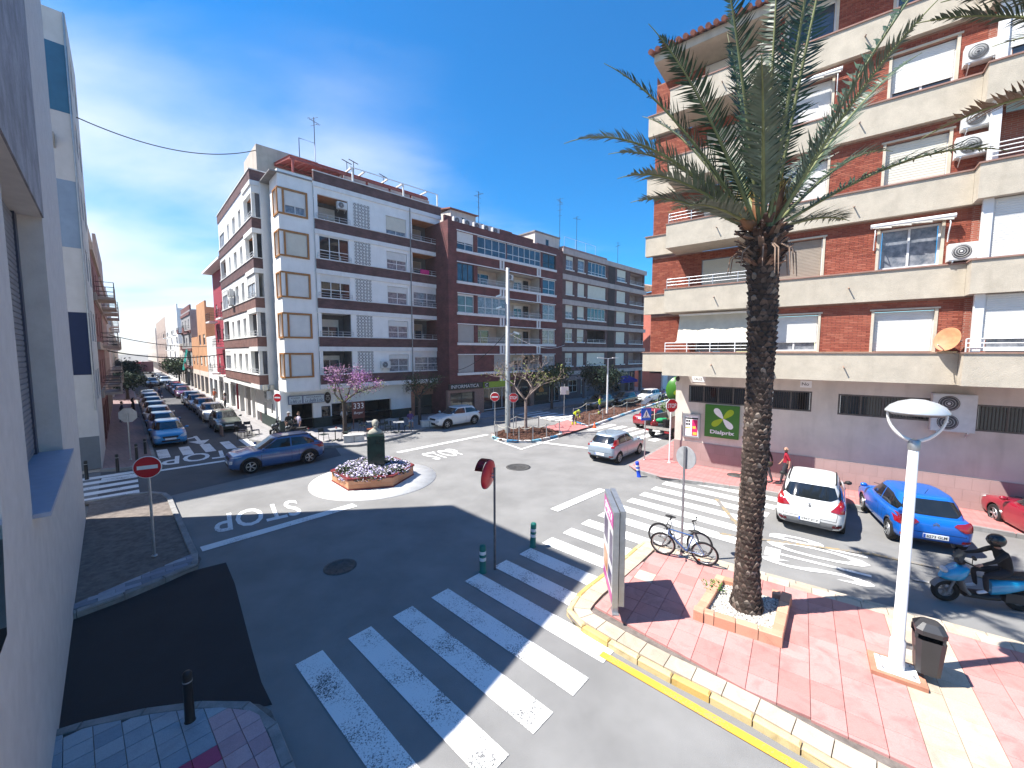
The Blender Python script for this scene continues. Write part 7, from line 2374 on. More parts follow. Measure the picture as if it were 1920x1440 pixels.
tree('bare_tree', 'pale almost bare tree with fan of branches on the chained island', (1.0, 28.7, 0.1), 2.3, 0.11, 3.0, 5, [(leafy, 260, 0.085, 0.2, 2.6, 4.6), (dry_m, 420, 0.06, 0.15, 3, 9)], 21, 5, bark=mat('bark_pale', (0.34, 0.27, 0.24), 0.9, 0.2, 9), fork=5, up=0.5)
tree('street_tree', 'dense dark green tree at the doorway of the banded brown block', (9.6, 42.6, 0.147), 1.6, 0.15, 2.2, 5, [(leafdd, 5200, 0.13, 0.42, 0, 9)], 31, 4, up=0.55)
tree('street_tree', 'green leafed tree behind the bare tree by the pizza sign', (4.0, 40.0, 0.147), 2.3, 0.12, 1.9, 5, [(leafd, 2600, 0.12, 0.36, 0, 9)], 33, 4, up=0.5)
tree('street_tree', 'bushy dark green tree on the shaded side of the left street', un(0.2, 67, 0.1), 1.3, 0.16, 1.7, 5, [(leafdd, 2400, 0.17, 0.4, 0, 9)], 41, 4, up=0.5)
tree('street_tree', 'second bushy tree farther along the shaded side of the left street', un(0.2, 101, 0.1), 1.5, 0.16, 1.9, 6, [(leafdd, 3600, 0.26, 0.7, 0, 9)], 43, 4, up=0.5)
tree('street_tree', 'round green tree on the sunny side of the left street', un(6.9, 90, 0.1), 1.9, 0.15, 2.2, 5, [(leafd, 2600, 0.2, 0.45, 0, 9)], 47, 4, up=0.5)
tree('shrub', 'leafy shrub beside the round petal sign behind the supermarket corner', (12.9, 32.5, 0.147), 0.4, 0.06, 1.3, 2, [(mat('leaf_fresh', (0.12, 0.2, 0.05), 0.7, 0.2, 7), 1100, 0.09, 0.3, 0, 9)], 51, 3, up=0.5, cat='shrub')
# =================================================================== vehicles
from mathutils.bvhtree import BVHTree
def paint(name, col, rough=0.32, metal=0.0):
 return mat('paint_' + name, col, rough, 0.05, 2.0, metal=metal, spec=0.5, coat=0.7, stain=0.06)
car_glass = mat('car_glass', (0.014, 0.018, 0.022), 0.06, 0.2, 1.5, spec=0.8)
car_black = mat('car_trim_black', (0.018, 0.018, 0.019), 0.6, 0.12, 9)
car_grey = mat('car_trim_grey', (0.16, 0.165, 0.17), 0.45, 0.1, 6)
lamp_red = mat('tail_lamp_red', (0.30, 0.006, 0.012), 0.12, 0.1, 8, spec=0.7, coat=0.5)
lamp_clear = mat('head_lamp_clear', (0.55, 0.58, 0.60), 0.1, 0.15, 12, spec=0.8)
lamp_dark = mat('lamp_dark_red', (0.10, 0.004, 0.01), 0.2, 0.1, 8)
tyre_m = mat('tyre', (0.015, 0.015, 0.016), 0.85, 0.15, 12)
rim_m = mat('alloy_rim', (0.50, 0.51, 0.52), 0.3, 0.06, 6, metal=0.7)
chrome = mat('chrome', (0.62, 0.63, 0.65), 0.15, 0.03, 5, metal=0.9)
plate_w = mat('number_plate', (0.74, 0.74, 0.72), 0.5, 0.03, 6)
seam_m = mat('panel_gap', (0.01, 0.01, 0.011), 0.9, 0.1, 6)
def ipl(pts, x):
 pts = sorted(pts)
 if x <= pts[0][0]: return pts[0][1]
 for (a, za), (b, zb) in zip(pts, pts[1:]):
  if x <= b:
   t_ = (x - a) / (b - a)
   t_ = t_ * t_ * (3 - 2 * t_) * 0.5 + t_ * 0.5
   return za + (zb - za) * t_
 return pts[-1][1]
SEC = [(0, 0), (0.72, 0), (0.90, 0.03), (0.965, 0.14), (0.99, 0.34), (1.0, 0.55), (0.99, 0.72), (0.972, 0.84), (0.945, 0.925), (0.89, 0.98), (0.70, 1.0), (0.35, 1.012), (0, 1.015)]
def car(label, loc, rz, pm, L_=4.0, W_=1.72, H_=1.48, wb=2.5, fo=0.82, wr=0.31, hood=0.93, belt=0.98, cowl=0.95, rf=0.75, rr=0.45, tail=0.05, tailz=1.02, sedan=False, clad=False, tl='tall', plate=None, roof_rails=False, spokes=5, name='parked_car', group=None, rimc=None, detail=True, badge=None, floating=False, hl='oval', nose=0.70, cat='car'):
 """body lofted along its length with cut wheel arches, stacked-loop cabin, and every lamp, pane and seam projected on to it"""
 root = thing(name, label, cat, (loc[0], loc[1], 0.012), rz, group)
 XF, XR = L_ / 2, -L_ / 2
 xfw = XF - fo; xrw = xfw - wb
 xc_f = XF - cowl                              # windscreen base
 xr_f = xc_f - rf                              # roof front edge
 xt = XR + tail                                # rear-screen base
 xr_r = xt + rr                                # roof rear edge
 if sedan:
  top = [(XR, 0.70), (XR + 0.05, 0.92), (XR + 0.2, tailz), (xt, tailz + 0.02), (0, belt), (xc_f, hood + 0.03), (XF - 0.45, hood - 0.07), (XF - 0.15, nose + 0.06), (XF - 0.03, nose - 0.06), (XF, nose - 0.2)]
 else:
  top = [(XR, 0.80), (XR + 0.05, 0.98), (XR + 0.14, tailz), (0, belt), (xc_f, hood + 0.03), (XF - 0.45, hood - 0.06), (XF - 0.16, nose + 0.08), (XF - 0.04, nose - 0.05), (XF, nose - 0.2)]
 bot = [(XR, 0.42), (XR + 0.06, 0.30), (XR + 0.5, 0.22), (0, 0.19), (XF - 0.5, 0.20), (XF - 0.08, 0.25), (XF, 0.34)]
 K = 46
 xs = [(-math.cos(PI * i / K)) * 0.35 + (2 * i / K - 1) * 0.65 for i in range(K + 1)]
 xs = [x * L_ / 2 for x in xs]
 vs = []
 m_ = len(SEC)
 for x in xs:
  t_ = abs(x) / (L_ / 2)
  e = max(0.0, (t_ - 0.55) / 0.45)
  wf = 1 - 0.10 * e ** 2.2 - 0.13 * max(0, (t_ - 0.93) / 0.07) ** 1.6
  w_ = W_ / 2 * wf
  zt, zb = ipl(top, x), ipl(bot, x)
  for s in range(2 * m_ - 2):
   k = s if s < m_ else 2 * m_ - 2 - s
   sg = 1 if s < m_ else -1
   fy, fz = SEC[k]
   vs.append((x, sg * fy * w_, zb + fz * (zt - zb)))
 c_ = 2 * m_ - 2
 body = MB()
 body.add(vs, [(i * c_ + j, (i + 1) * c_ + j, (i + 1) * c_ + (j + 1) % c_, i * c_ + (j + 1) % c_) for i in range(K) for j in range(c_)], 0, True)
 body.add(vs, [tuple(range(c_)), tuple(range(K * c_ + c_ - 1, K * c_ - 1, -1))], 0, True)
 tmp = MB.build(body, 'tmp_body', [pm, car_black])
 bmh = bmesh.new(); bmh.from_mesh(tmp.data); bmesh.ops.remove_doubles(bmh, verts=bmh.verts, dist=1e-5); bmesh.ops.recalc_face_normals(bmh, faces=bmh.faces)
 bvh_body = BVHTree.FromBMesh(bmh)
 bmh.to_mesh(tmp.data); bmh.free()
 cut = MB()
 for xw in (xfw, xrw):
  for s in (-1, 1):
   y0, y1 = s * W_ * 0.30, s * W_ * 0.62
   ya, yb = min(y0, y1), max(y0, y1)
   rr_ = wr + 0.055
   q = [(xw + rr_ * math.cos(2 * PI * i / 28), wr + rr_ * math.sin(2 * PI * i / 28)) for i in range(28)]
   v = [(a, ya, b) for a, b in q] + [(a, yb, b) for a, b in q]
   cut.add(v, [(i, (i + 1) % 28, (i + 1) % 28 + 28, i + 28) for i in range(28)] + [tuple(range(27, -1, -1)), tuple(range(28, 56))], 0)
 co_ = cut.build('tmp_cut', [car_black])
 bmh = bmesh.new(); bmh.from_mesh(co_.data); bmesh.ops.recalc_face_normals(bmh, faces=bmh.faces); bmh.to_mesh(co_.data); bmh.free()
 md = tmp.modifiers.new('b', 'BOOLEAN'); md.object = co_; md.operation = 'DIFFERENCE'; md.solver = 'EXACT'; md.material_mode = 'TRANSFER'
 dg = bpy.context.evaluated_depsgraph_get()
 me = bpy.data.meshes.new_from_object(tmp.evaluated_get(dg))
 for ob in (tmp, co_): bpy.data.objects.remove(ob)
 me.name = 'body'
 link('body', me, root)
 # cabin
 NA, EXP = 44, 4.2
 def loop(t_):
  zb_ = belt - 0.07
  z = zb_ + (H_ - 0.03 - zb_) * t_
  q = t_ ** 0.92
  a0 = xt + (xr_r - xt) * (t_ ** 1.15)
  a1 = xc_f + (xr_f - xc_f) * q
  w_ = W_ / 2 * (0.935 + (0.735 - 0.935) * t_ ** 1.25)
  return a0, a1, w_, z
 def cab(ang, t_, sc=1.0):
  a0, a1, w_, z = loop(min(t_, 1.0))
  xm, a = (a0 + a1) / 2, (a1 - a0) / 2
  cx, sx = math.cos(ang), math.sin(ang)
  z += (1 - min(t_, 1)) * ((hood - belt + 0.05) * max(0, cx) ** 2 + (tailz - belt) * max(0, -cx) ** 2)
  return (xm + sc * a * math.copysign(abs(cx) ** (2 / EXP), cx), sc * w_ * math.copysign(abs(sx) ** (2 / EXP), sx), z)
 ts = [0, 0.12, 0.25, 0.4, 0.55, 0.7, 0.82, 0.91, 0.97, 1.0]
 rows = [[cab(2 * PI * i / NA, t_) for i in range(NA)] for t_ in ts]
 for sc, dz in ((0.965, 0.014), (0.88, 0.024), (0.7, 0.03), (0.4, 0.034)):
  rows.append([(p[0], p[1], H_ - 0.03 + dz) for p in (cab(2 * PI * i / NA, 1.0, sc) for i in range(NA))])
 cb = MB()
 cb.add([p for r in rows for p in r], [(j * NA + i, j * NA + (i + 1) % NA, (j + 1) * NA + (i + 1) % NA, (j + 1) * NA + i) for j in range(len(rows) - 1) for i in range(NA)] + [tuple((len(rows) - 1) * NA + i for i in range(NA))], 0, True)
 cabin = cb.build('cabin', [pm], root)
 bmh = bmesh.new(); bmh.from_mesh(cabin.data); bmesh.ops.recalc_face_normals(bmh, faces=bmh.faces); bvh_cab = BVHTree.FromBMesh(bmh); bmh.to_mesh(cabin.data); bmh.free()
 def decal(nm, poly, axis, sg, m, off=0.006, step=0.07, parent=None, surf=None):
  """lay a flat outline on the bodywork, looking along an axis"""
  us, vs_ = [p[0] for p in poly], [p[1] for p in poly]
  keys, V_, F_ = {}, [], []
  poly = ccw(poly)
  nu, nv = max(1, int((max(us) - min(us)) / step + 0.99)), max(1, int((max(vs_) - min(vs_)) / step + 0.99))
  for i in range(nu):
   for j in range(nv):
    u0, u1 = min(us) + (max(us) - min(us)) * i / nu, min(us) + (max(us) - min(us)) * (i + 1) / nu
    v0, v1 = min(vs_) + (max(vs_) - min(vs_)) * j / nv, min(vs_) + (max(vs_) - min(vs_)) * (j + 1) / nv
    q = clip_convex(poly, [(u0, v0), (u1, v0), (u1, v1), (u0, v1)])
    if len(q) < 3: continue
    idx = []
    for u_, v_ in q:
     k = (round(u_, 4), round(v_, 4))
     if k not in keys:
      if axis == 'x': o, d = Vector((sg * 9, u_, v_)), Vector((-sg, 0, 0))
      elif axis == 'y': o, d = Vector((u_, sg * 9, v_)), Vector((0, -sg, 0))
      else: o, d = Vector((u_, v_, 9)), Vector((0, 0, -1))
      best = None
      for b in (surf or (bvh_body, bvh_cab)):
       h = b.ray_cast(o, d)
       if h[0] is not None and (best is None or h[3] < best[3]): best = h
      if best is None: keys[k] = None
      else:
       n = best[1]
       if n.dot(d) > 0: n = -n
       keys[k] = len(V_); V_.append(best[0] + n * off)
     idx.append(keys[k])
    if None in idx: continue
    F_.append(tuple(dict.fromkeys(idx)))
  F_ = [f for f in F_ if len(f) > 2]
  if not F_: return None
  mb = MB(); mb.add(V_, F_, 0, True)
  o = mb.build(nm, m, parent or root)
  bmh = bmesh.new(); bmh.from_mesh(o.data); bmesh.ops.recalc_face_normals(bmh, faces=bmh.faces)
  c = Vector((0, 0, 0.75))
  if bmh.faces and sum((f.calc_center_median() - c).dot(f.normal) for f in bmh.faces) < 0: bmesh.ops.reverse_faces(bmh, faces=bmh.faces)
  bmh.to_mesh(o.data); bmh.free()
  return o
 def zz(t_): return loop(t_)[3]
 # glass
 for s in (-1, 1):
  za, zb_ = belt + 0.035, zz(0.90)
  a0, a1, _, _ = loop(0.12); b0, b1, _, _ = loop(0.9)
  xb = (xc_f + xt) / 2 - 0.02 + (0.1 if sedan else 0.0)
  fa, fb = a1 - 0.20, b1 - 0.06
  ra, rb3 = a0 + (0.34 if sedan else 0.30), b0 + (0.22 if sedan else 0.26)
  decal('side_window', [(xb + 0.035, za), (fa - 0.05, za + 0.01), (fb - 0.14, zb_ - 0.02), (xb + 0.02, zb_)], 'y', s, car_glass, surf=(bvh_cab,))
  decal('side_window', [(xb - 0.035, za), (xb - 0.045, zb_), (rb3 + 0.18, zb_ - 0.03), (ra, za + 0.14), (ra + 0.06, za + 0.01)], 'y', s, car_glass, surf=(bvh_cab,))
  if detail:
   zs, ze = 0.30, belt - 0.03
   for xd in (xb, fa - 0.02 + 0.12, xrw + wr + 0.16):
    decal('door_seam', [(xd - 0.006, zs + (0.0 if xd != xrw + wr + 0.16 else 0.25)), (xd + 0.006, zs + (0.0 if xd != xrw + wr + 0.16 else 0.25)), (xd + 0.006, ze), (xd - 0.006, ze)], 'y', s, seam_m, 0.003, 0.2, surf=(bvh_body,))
   for xh in (xb + 0.14, xb - 0.62):
    decal('door_handle', [(xh, belt - 0.16), (xh + 0.18, belt - 0.155), (xh + 0.18, belt - 0.125), (xh, belt - 0.13)], 'y', s, pm, 0.03, surf=(bvh_body,))
  mb = MB(); mb.sphere((fa + 0.02, s * (W_ / 2 + 0.06), belt + 0.07), 0.1, 10, 8, (0.75, 1.05, 0.72)); mb.box(fa - 0.02, fa + 0.06, s * (W_ / 2 - 0.08), s * (W_ / 2 + 0.03), belt + 0.02, belt + 0.055)
  mb.build('wing_mirror', car_black if detail == 'dark' else pm, root)
  # sill and wheel arch trim
  decal('sill', [(xrw + wr + 0.08, 0.19), (xfw - wr - 0.08, 0.19), (xfw - wr - 0.08, 0.34 if clad else 0.26), (xrw + wr + 0.08, 0.34 if clad else 0.26)], 'y', s, car_black, 0.008, 0.15, surf=(bvh_body,))
  if clad:
   for xw in (xfw, xrw):
    q = [(xw + (wr + 0.05) * math.cos(R(-12) + R(204) * i / 16), wr + (wr + 0.05) * math.sin(R(-12) + R(204) * i / 16)) for i in range(17)]
    q2 = [(xw + (wr + 0.13) * math.cos(R(-12) + R(204) * i / 16), wr + (wr + 0.13) * math.sin(R(-12) + R(204) * i / 16)) for i in range(17)]
    decal('arch_trim', q + q2[::-1], 'y', s, car_black if clad is True else clad, 0.012, 0.06, surf=(bvh_body,))
 a0, a1, w1, _ = loop(0.1); _, _, w2, _ = loop(0.9)
 zlo, zhi = hood + 0.07, zz(0.92)
 decal('windscreen', [(-w1 * 0.86, zlo), (w1 * 0.86, zlo), (w2 * 0.84, zhi), (-w2 * 0.84, zhi)], 'x', 1, car_glass, surf=(bvh_cab,))
 zlo = tailz + (0.03 if not sedan else 0.05)
 decal('rear_window', [(-w1 * 0.80, zlo + 0.09), (-w1 * 0.6, zlo + 0.02), (w1 * 0.6, zlo + 0.02), (w1 * 0.80, zlo + 0.09), (w2 * 0.84, zz(0.84)), (w2 * 0.6, zz(0.90)), (-w2 * 0.6, zz(0.90)), (-w2 * 0.84, zz(0.84))], 'x', -1, car_glass, surf=(bvh_cab,))
 W2 = W_ / 2
 # lamps
 for s in (-1, 1):
  def P_(q): return [(s * y, z) for y, z in q]
  if tl == 'tall':
   decal('tail_lamp', P_([(W2 * 0.74, 0.88), (W2 * 0.9, 0.86), (W2 * 0.88, tailz + 0.02), (W2 * 0.80, zz(0.62)), (W2 * 0.70, zz(0.60)), (W2 * 0.72, tailz)]), 'x', -1, lamp_red, 0.02, 0.05)
  elif tl == 'tri':
   decal('tail_lamp', P_([(W2 * 0.55, tailz - 0.22), (W2 * 0.92, tailz - 0.26), (W2 * 0.93, tailz - 0.1), (W2 * 0.82, tailz + 0.08)]), 'x', -1, lamp_red, 0.02, 0.05)
  elif tl == 'wide':
   decal('tail_lamp', P_([(W2 * 0.42, tailz - 0.14), (W2 * 0.68, tailz - 0.28), (W2 * 0.95, tailz - 0.26), (W2 * 0.95, tailz - 0.04), (W2 * 0.8, tailz - 0.02), (W2 * 0.5, tailz - 0.07)]), 'x', -1, lamp_red, 0.02, 0.05)
  else:
   decal('tail_lamp', P_([(W2 * 0.55, tailz - 0.3), (W2 * 0.93, tailz - 0.3), (W2 * 0.93, tailz - 0.1), (W2 * 0.55, tailz - 0.1)]), 'x', -1, lamp_red, 0.02, 0.06)
  if hl == 'oval':
   decal('headlight', P_([(W2 * 0.52, nose - 0.08), (W2 * 0.72, nose - 0.12), (W2 * 0.90, nose - 0.06), (W2 * 0.92, nose + 0.06), (W2 * 0.8, nose + 0.07), (W2 * 0.6, nose + 0.0)]), 'x', 1, lamp_clear, 0.012, 0.05, surf=(bvh_body,))
  else:
   decal('headlight', P_([(W2 * 0.5, nose - 0.01), (W2 * 0.92, nose + 0.02), (W2 * 0.93, nose + 0.07), (W2 * 0.6, nose + 0.035)]), 'x', 1, lamp_clear, 0.012, 0.05, surf=(bvh_body,))
   decal('headlight', P_([(W2 * 0.68, nose - 0.26), (W2 * 0.90, nose - 0.24), (W2 * 0.90, nose - 0.10), (W2 * 0.7, nose - 0.12)]), 'x', 1, lamp_clear, 0.012, 0.05, surf=(bvh_body,))
  if detail:
   decal('rear_reflector', P_([(W2 * 0.62, 0.40), (W2 * 0.86, 0.41), (W2 * 0.86, 0.48), (W2 * 0.64, 0.47)]), 'x', -1, lamp_dark if clad else lamp_red, 0.016, 0.08, surf=(bvh_body,))
 decal('grille', [(-W2 * 0.42, nose - 0.14), (W2 * 0.42, nose - 0.14), (W2 * 0.46, nose - 0.02), (-W2 * 0.46, nose - 0.02)], 'x', 1, car_black, 0.008, 0.1, surf=(bvh_body,))
 decal('grille', [(-W2 * 0.55, 0.36), (W2 * 0.55, 0.36), (W2 * 0.5, 0.46), (-W2 * 0.5, 0.46)], 'x', 1, car_black, 0.008, 0.1, surf=(bvh_body,))
 fp = decal('number_plate', [(-0.26, 0.375 + 0.1), (0.26, 0.475), (0.26, 0.575), (-0.26, 0.575)], 'x', 1, plate_w, 0.014, 0.12, surf=(bvh_body,))
 if clad:
  decal('rear_bumper', [(-W2 * 0.96, 0.30), (W2 * 0.96, 0.30), (W2 * 0.96, 0.52), (-W2 * 0.96, 0.52)], 'x', -1, clad if clad is not True else car_black, 0.010, 0.08, surf=(bvh_body,))
  decal('skid_plate', [(-W2 * 0.62, 0.31), (W2 * 0.62, 0.31), (W2 * 0.66, 0.37), (-W2 * 0.66, 0.37)], 'x', -1, car_grey, 0.016, 0.1, surf=(bvh_body,))
  decal('front_bumper', [(-W2 * 0.9, 0.27), (W2 * 0.9, 0.27), (W2 * 0.9, 0.36), (-W2 * 0.9, 0.36)], 'x', 1, car_black, 0.010, 0.08, surf=(bvh_body,))
 else:
  decal('rear_valance', [(-W2 * 0.8, 0.31), (W2 * 0.8, 0.31), (W2 * 0.74, 0.37), (-W2 * 0.74, 0.37)], 'x', -1, car_black, 0.008, 0.1, surf=(bvh_body,))
 pz = 0.53 if clad else (0.50 if plate != 'high' else 0.80)
 h_ = bvh_body.ray_cast(Vector((-9, 0, pz)), Vector((1, 0, 0)))
 xp = (h_[0].x if h_[0] is not None else XR) - 0.02
 mb = MB(); mb.box(xp - 0.008, xp + 0.03, -0.27, 0.27, pz - 0.06, pz + 0.06); npl = mb.build('number_plate', plate_w, root)
 mb = MB(); mb.box(xp - 0.0095, xp - 0.008, 0.22, 0.268, pz - 0.055, pz + 0.055); mb.build('plate_band', sign_blue, npl)
 if plate and plate != 'high':
  lettering(plate, npl, Matrix.Translation((xp - 0.0095, -0.02, pz)) @ Matrix.Rotation(-PI / 2, 4, 'Z') @ Matrix.Rotation(PI / 2, 4, 'X'), black_paint, 0.43, 0.075, 0.001, bold=0.01)
 if detail and not sedan:
  for s in (-1, 1):
   decal('tailgate_seam', [(s * W2 * 0.72, 0.58), (s * (W2 * 0.72 + 0.01), 0.58), (s * (W2 * 0.78 + 0.01), tailz - 0.02), (s * W2 * 0.78, tailz - 0.02)], 'x', -1, seam_m, 0.003, 0.2, surf=(bvh_body,))
  decal('tailgate_seam', [(-W2 * 0.72, 0.585), (W2 * 0.72, 0.585), (W2 * 0.72, 0.597), (-W2 * 0.72, 0.597)], 'x', -1, seam_m, 0.003, 0.15, surf=(bvh_body,))
 if detail:
  mb = MB(); mb.bar((xc_f - 0.05, 0.1, hood + 0.08), (xc_f - 0.18, 0.62, hood + 0.2), 0.015); mb.bar((xc_f - 0.04, -0.35, hood + 0.08), (xc_f - 0.14, 0.2, hood + 0.17), 0.015); mb.build('wiper', car_black, root)
  mb = MB(); mb.tube([(xr_r + 0.25, 0, H_ - 0.0), (xr_r + 0.05, 0, H_ + 0.2)], 0.006, 5); mb.build('aerial', car_black, root)
  if not sedan:
   h_ = bvh_cab.ray_cast(Vector((-9, 0, tailz + 0.08)), Vector((1, 0, 0)))
   if h_[0] is not None:
    mb = MB(); mb.bar((h_[0].x - 0.015, 0, tailz + 0.06), (h_[0].x + 0.02, 0.4, tailz + 0.1), 0.014); mb.build('rear_wiper', car_black, root)
 if badge:
  bz = tailz - 0.16
  h_ = bvh_body.ray_cast(Vector((-9, 0, bz)), Vector((1, 0, 0)))
  xb_ = h_[0].x - 0.012
  mb = MB()
  if badge[0] == 'rampant':                # upright beast emblem
   q = [(-0.02, -0.07), (0.0, -0.07), (0.0, -0.04), (0.02, -0.07), (0.045, -0.07), (0.03, -0.02), (0.05, 0.0), (0.03, 0.02), (0.055, 0.045), (0.02, 0.04), (0.015, 0.075), (-0.03, 0.07), (-0.03, 0.05), (-0.015, 0.045), (-0.03, 0.02), (-0.055, 0.03), (-0.03, 0.0), (-0.05, -0.015), (-0.015, -0.02)]
   mb.add([(xb_, -y, bz + z) for y, z in q], [tuple(range(len(q)))[::-1]])
  elif badge[0] == 'chevron':
   for dz in (0.0, 0.045):
    q = [(-0.07, -0.05 + dz), (0, 0.005 + dz), (0.07, -0.05 + dz), (0.07, -0.025 + dz), (0, 0.03 + dz), (-0.07, -0.025 + dz)]
    mb.add([(xb_, -y, bz + z) for y, z in q], [(0, 1, 4, 5)[::-1], (1, 2, 3, 4)[::-1]])
  bo = mb.build('badge', chrome if badge[0] != 'rampant' else car_grey, root)
  if len(badge) > 1:
   lettering(badge[1], bo, Matrix.Translation((xb_ + 0.003, 0, bz - 0.115)) @ Matrix.Rotation(-PI / 2, 4, 'Z') @ Matrix.Rotation(PI / 2, 4, 'X'), car_grey, 0.34, 0.03, 0.002)
 if roof_rails:
  for s in (-1, 1):
   mb = MB(); mb.tube([(xr_f - 0.15, s * W_ * 0.335, H_ - 0.03), (xr_f - 0.35, s * W_ * 0.34, H_ + 0.01), (xr_r + 0.3, s * W_ * 0.34, H_ + 0.01), (xr_r + 0.1, s * W_ * 0.335, H_ - 0.03)], 0.02, 6); mb.build('roof_rail', car_black, root)
 if floating:                                 # black roof and spoiler band
  decal('black_pillar', [(xt + 0.05, belt + 0.08), (xt + 0.42, belt + 0.02), (xt + 0.5, zz(0.9)), (xr_r + 0.1, zz(0.9))], 'y', 1, car_black, 0.004)
 # wheels
 for xw in (xfw, xrw):
  for s in (-1, 1):
   yw = s * (W_ / 2 - 0.115)
   T = Matrix.Rotation(PI / 2, 3, 'X')
   mb = MB()
   prof = [(wr * 0.66, -0.095), (wr * 0.86, -0.105), (wr * 0.97, -0.09), (wr, -0.05), (wr, 0.05), (wr * 0.97, 0.09), (wr * 0.86, 0.105), (wr * 0.66, 0.095)]
   mb.lathe(prof, (0, 0, 0), 28, T, caps=False)
   whl = mb.build('wheel', tyre_m, root, (xw, yw, wr))
   mb = MB()
   yo = s * 0.085
   mb.lathe([(wr * 0.67, 0.0), (wr * 0.62, 0.02), (wr * 0.60, -0.03)], (0, yo, 0), 28, T, caps=False, mi=0)
   mb.lathe([(wr * 0.64, 0.0), (0.001, 0.0)], (0, s * 0.02, 0), 24, T, caps=False, mi=1)
   for i in range(spokes):
    a = 2 * PI * i / spokes
    for da in (-0.13, 0.13):
     mb.bar((wr * 0.10 * math.cos(a), yo * 0.95, wr * 0.10 * math.sin(a)), (wr * 0.63 * math.cos(a + da), yo * 0.9, wr * 0.63 * math.sin(a + da)), 0.022, wr * 0.085, 0)
   mb.lathe([(wr * 0.17, -0.012), (wr * 0.17, 0.012), (0.001, 0.014)], (0, yo, 0), 14, Matrix.Rotation(PI / 2 * (-s), 3, 'X') @ Matrix.Identity(3), caps=False, mi=0)
   mb.build('rim', [rimc or rim_m, car_black], whl)
 return root
def heading(az): return PI / 2 - R(az)           # compass azimuth (0 = away from the camera) to a car whose +x is forward
p_white, p_blue, p_red = paint('white', (0.74, 0.74, 0.72)), paint('bright_blue', (0.006, 0.12, 0.50), 0.28), paint('crimson', (0.26, 0.006, 0.022), 0.28)
p_slate, p_silver, p_green = paint('slate_blue', (0.035, 0.10, 0.26), 0.3), paint('silver_blue', (0.33, 0.40, 0.47), 0.35, 0.3), paint('grey_green', (0.06, 0.075, 0.06))
p_grey, p_black, p_azure = paint('grey', (0.26, 0.27, 0.28), 0.35, 0.3), paint('black', (0.012, 0.013, 0.016), 0.25), paint('azure', (0.015, 0.20, 0.46))
p_dred, p_purple = paint('old_red', (0.27, 0.02, 0.03), 0.4), paint('plum', (0.10, 0.02, 0.06))

suv = car('white compact utility car seen from behind, parked by the supermarket wall', (10.75, 13.95), heading(39), p_white, 4.37, 1.84, 1.62, 2.61, 0.9, 0.335, 1.03, 1.05, 1.05, 0.85, 0.46, 0.05, 1.10, clad=car_grey, tl='tri', plate='5967 JCZ', roof_rails=True, spokes=7, badge=('rampant', 'PEUGEOT'), detail='dark')
c3 = car('bright blue hatchback parked at an angle, seen from behind its left side', (13.05, 12.85), heading(27), p_blue, 3.94, 1.73, 1.50, 2.46, 0.8, 0.31, 0.95, 1.0, 0.88, 0.85, 0.55, 0.05, 1.0, tl='wide', plate='6273 GLM', spokes=7, badge=('chevron',))
rc_ = car('crimson saloon car parked beyond the bright blue hatchback, cut by the frame edge', (16.6, 11.6), heading(24), p_red, 4.55, 1.78, 1.45, 2.68, 0.9, 0.32, 0.90, 0.96, 1.15, 0.8, 0.7, 0.55, 1.02, sedan=True, tl='box', spokes=5)
kona = car('slate blue compact crossover driving past the planter towards the left', (-12.1, 20.2), heading(227), p_slate, 4.2, 1.80, 1.55, 2.60, 0.83, 0.335, 0.98, 1.02, 1.05, 0.85, 0.55, 0.1, 1.06, clad=True, tl='wide', roof_rails=True, spokes=5, hl='slim', nose=0.80, name='moving_car')
fiesta = car('silver blue hatchback waiting at the junction, seen from behind', (5.85, 21.95), heading(41), p_silver, 3.92, 1.68, 1.46, 2.49, 0.78, 0.30, 0.92, 0.97, 0.92, 0.8, 0.42, 0.05, 1.0, tl='tall', plate=None, spokes=6, name='moving_car')
cact = car('white crossover with black trim parked in the shade before the computer shop', (-4.55, 31.4), heading(226), p_white, 4.17, 1.72, 1.50, 2.60, 0.85, 0.33, 0.96, 1.0, 1.0, 0.85, 0.5, 0.05, 1.05, clad=True, tl='box', spokes=5, hl='slim', nose=0.78, floating=True)
hatch = car('azure hatchback parked first in the shaded row of the left street', un(1.85, 33.6), heading(136), p_azure, 3.85, 1.66, 1.42, 2.47, 0.78, 0.29, 0.90, 0.95, 0.95, 0.85, 0.42, 0.05, 0.98, tl='tall', spokes=6, detail=True)
sed = car('pale saloon car with black grille parked sixth along the sunny kerb', un(5.35, 57), heading(136), p_silver, 4.4, 1.74, 1.43, 2.62, 0.88, 0.31, 0.90, 0.96, 1.1, 0.8, 0.7, 0.5, 1.0, sedan=True, tl='box', spokes=5, detail=False)
gL, gR = 'cars parked in the shaded row of the left street', 'cars parked along the sunny kerb of the left street'
for i, (u_, src, pm, lab) in enumerate(((38.3, hatch, p_slate, 'dark slate hatchback parked second in the shaded row of the left street'), (43.0, hatch, p_white, 'white hatchback parked third in the shaded row of the left street'), (47.7, sed, p_grey, 'grey saloon parked fourth in the shaded row of the left street'), (52.4, hatch, p_grey, 'grey hatchback parked fifth in the shaded row of the left street'), (57.0, cact, p_white, 'white tall car parked sixth in the shaded row of the left street'), (62.0, hatch, p_black, 'dark small car last in the near shaded row, before the side street'))):
 base_p = {hatch: p_azure, sed: p_silver, cact: p_white}[src]
 dup(src, un(1.85, u_), heading(136), lab, gL, {base_p: pm})
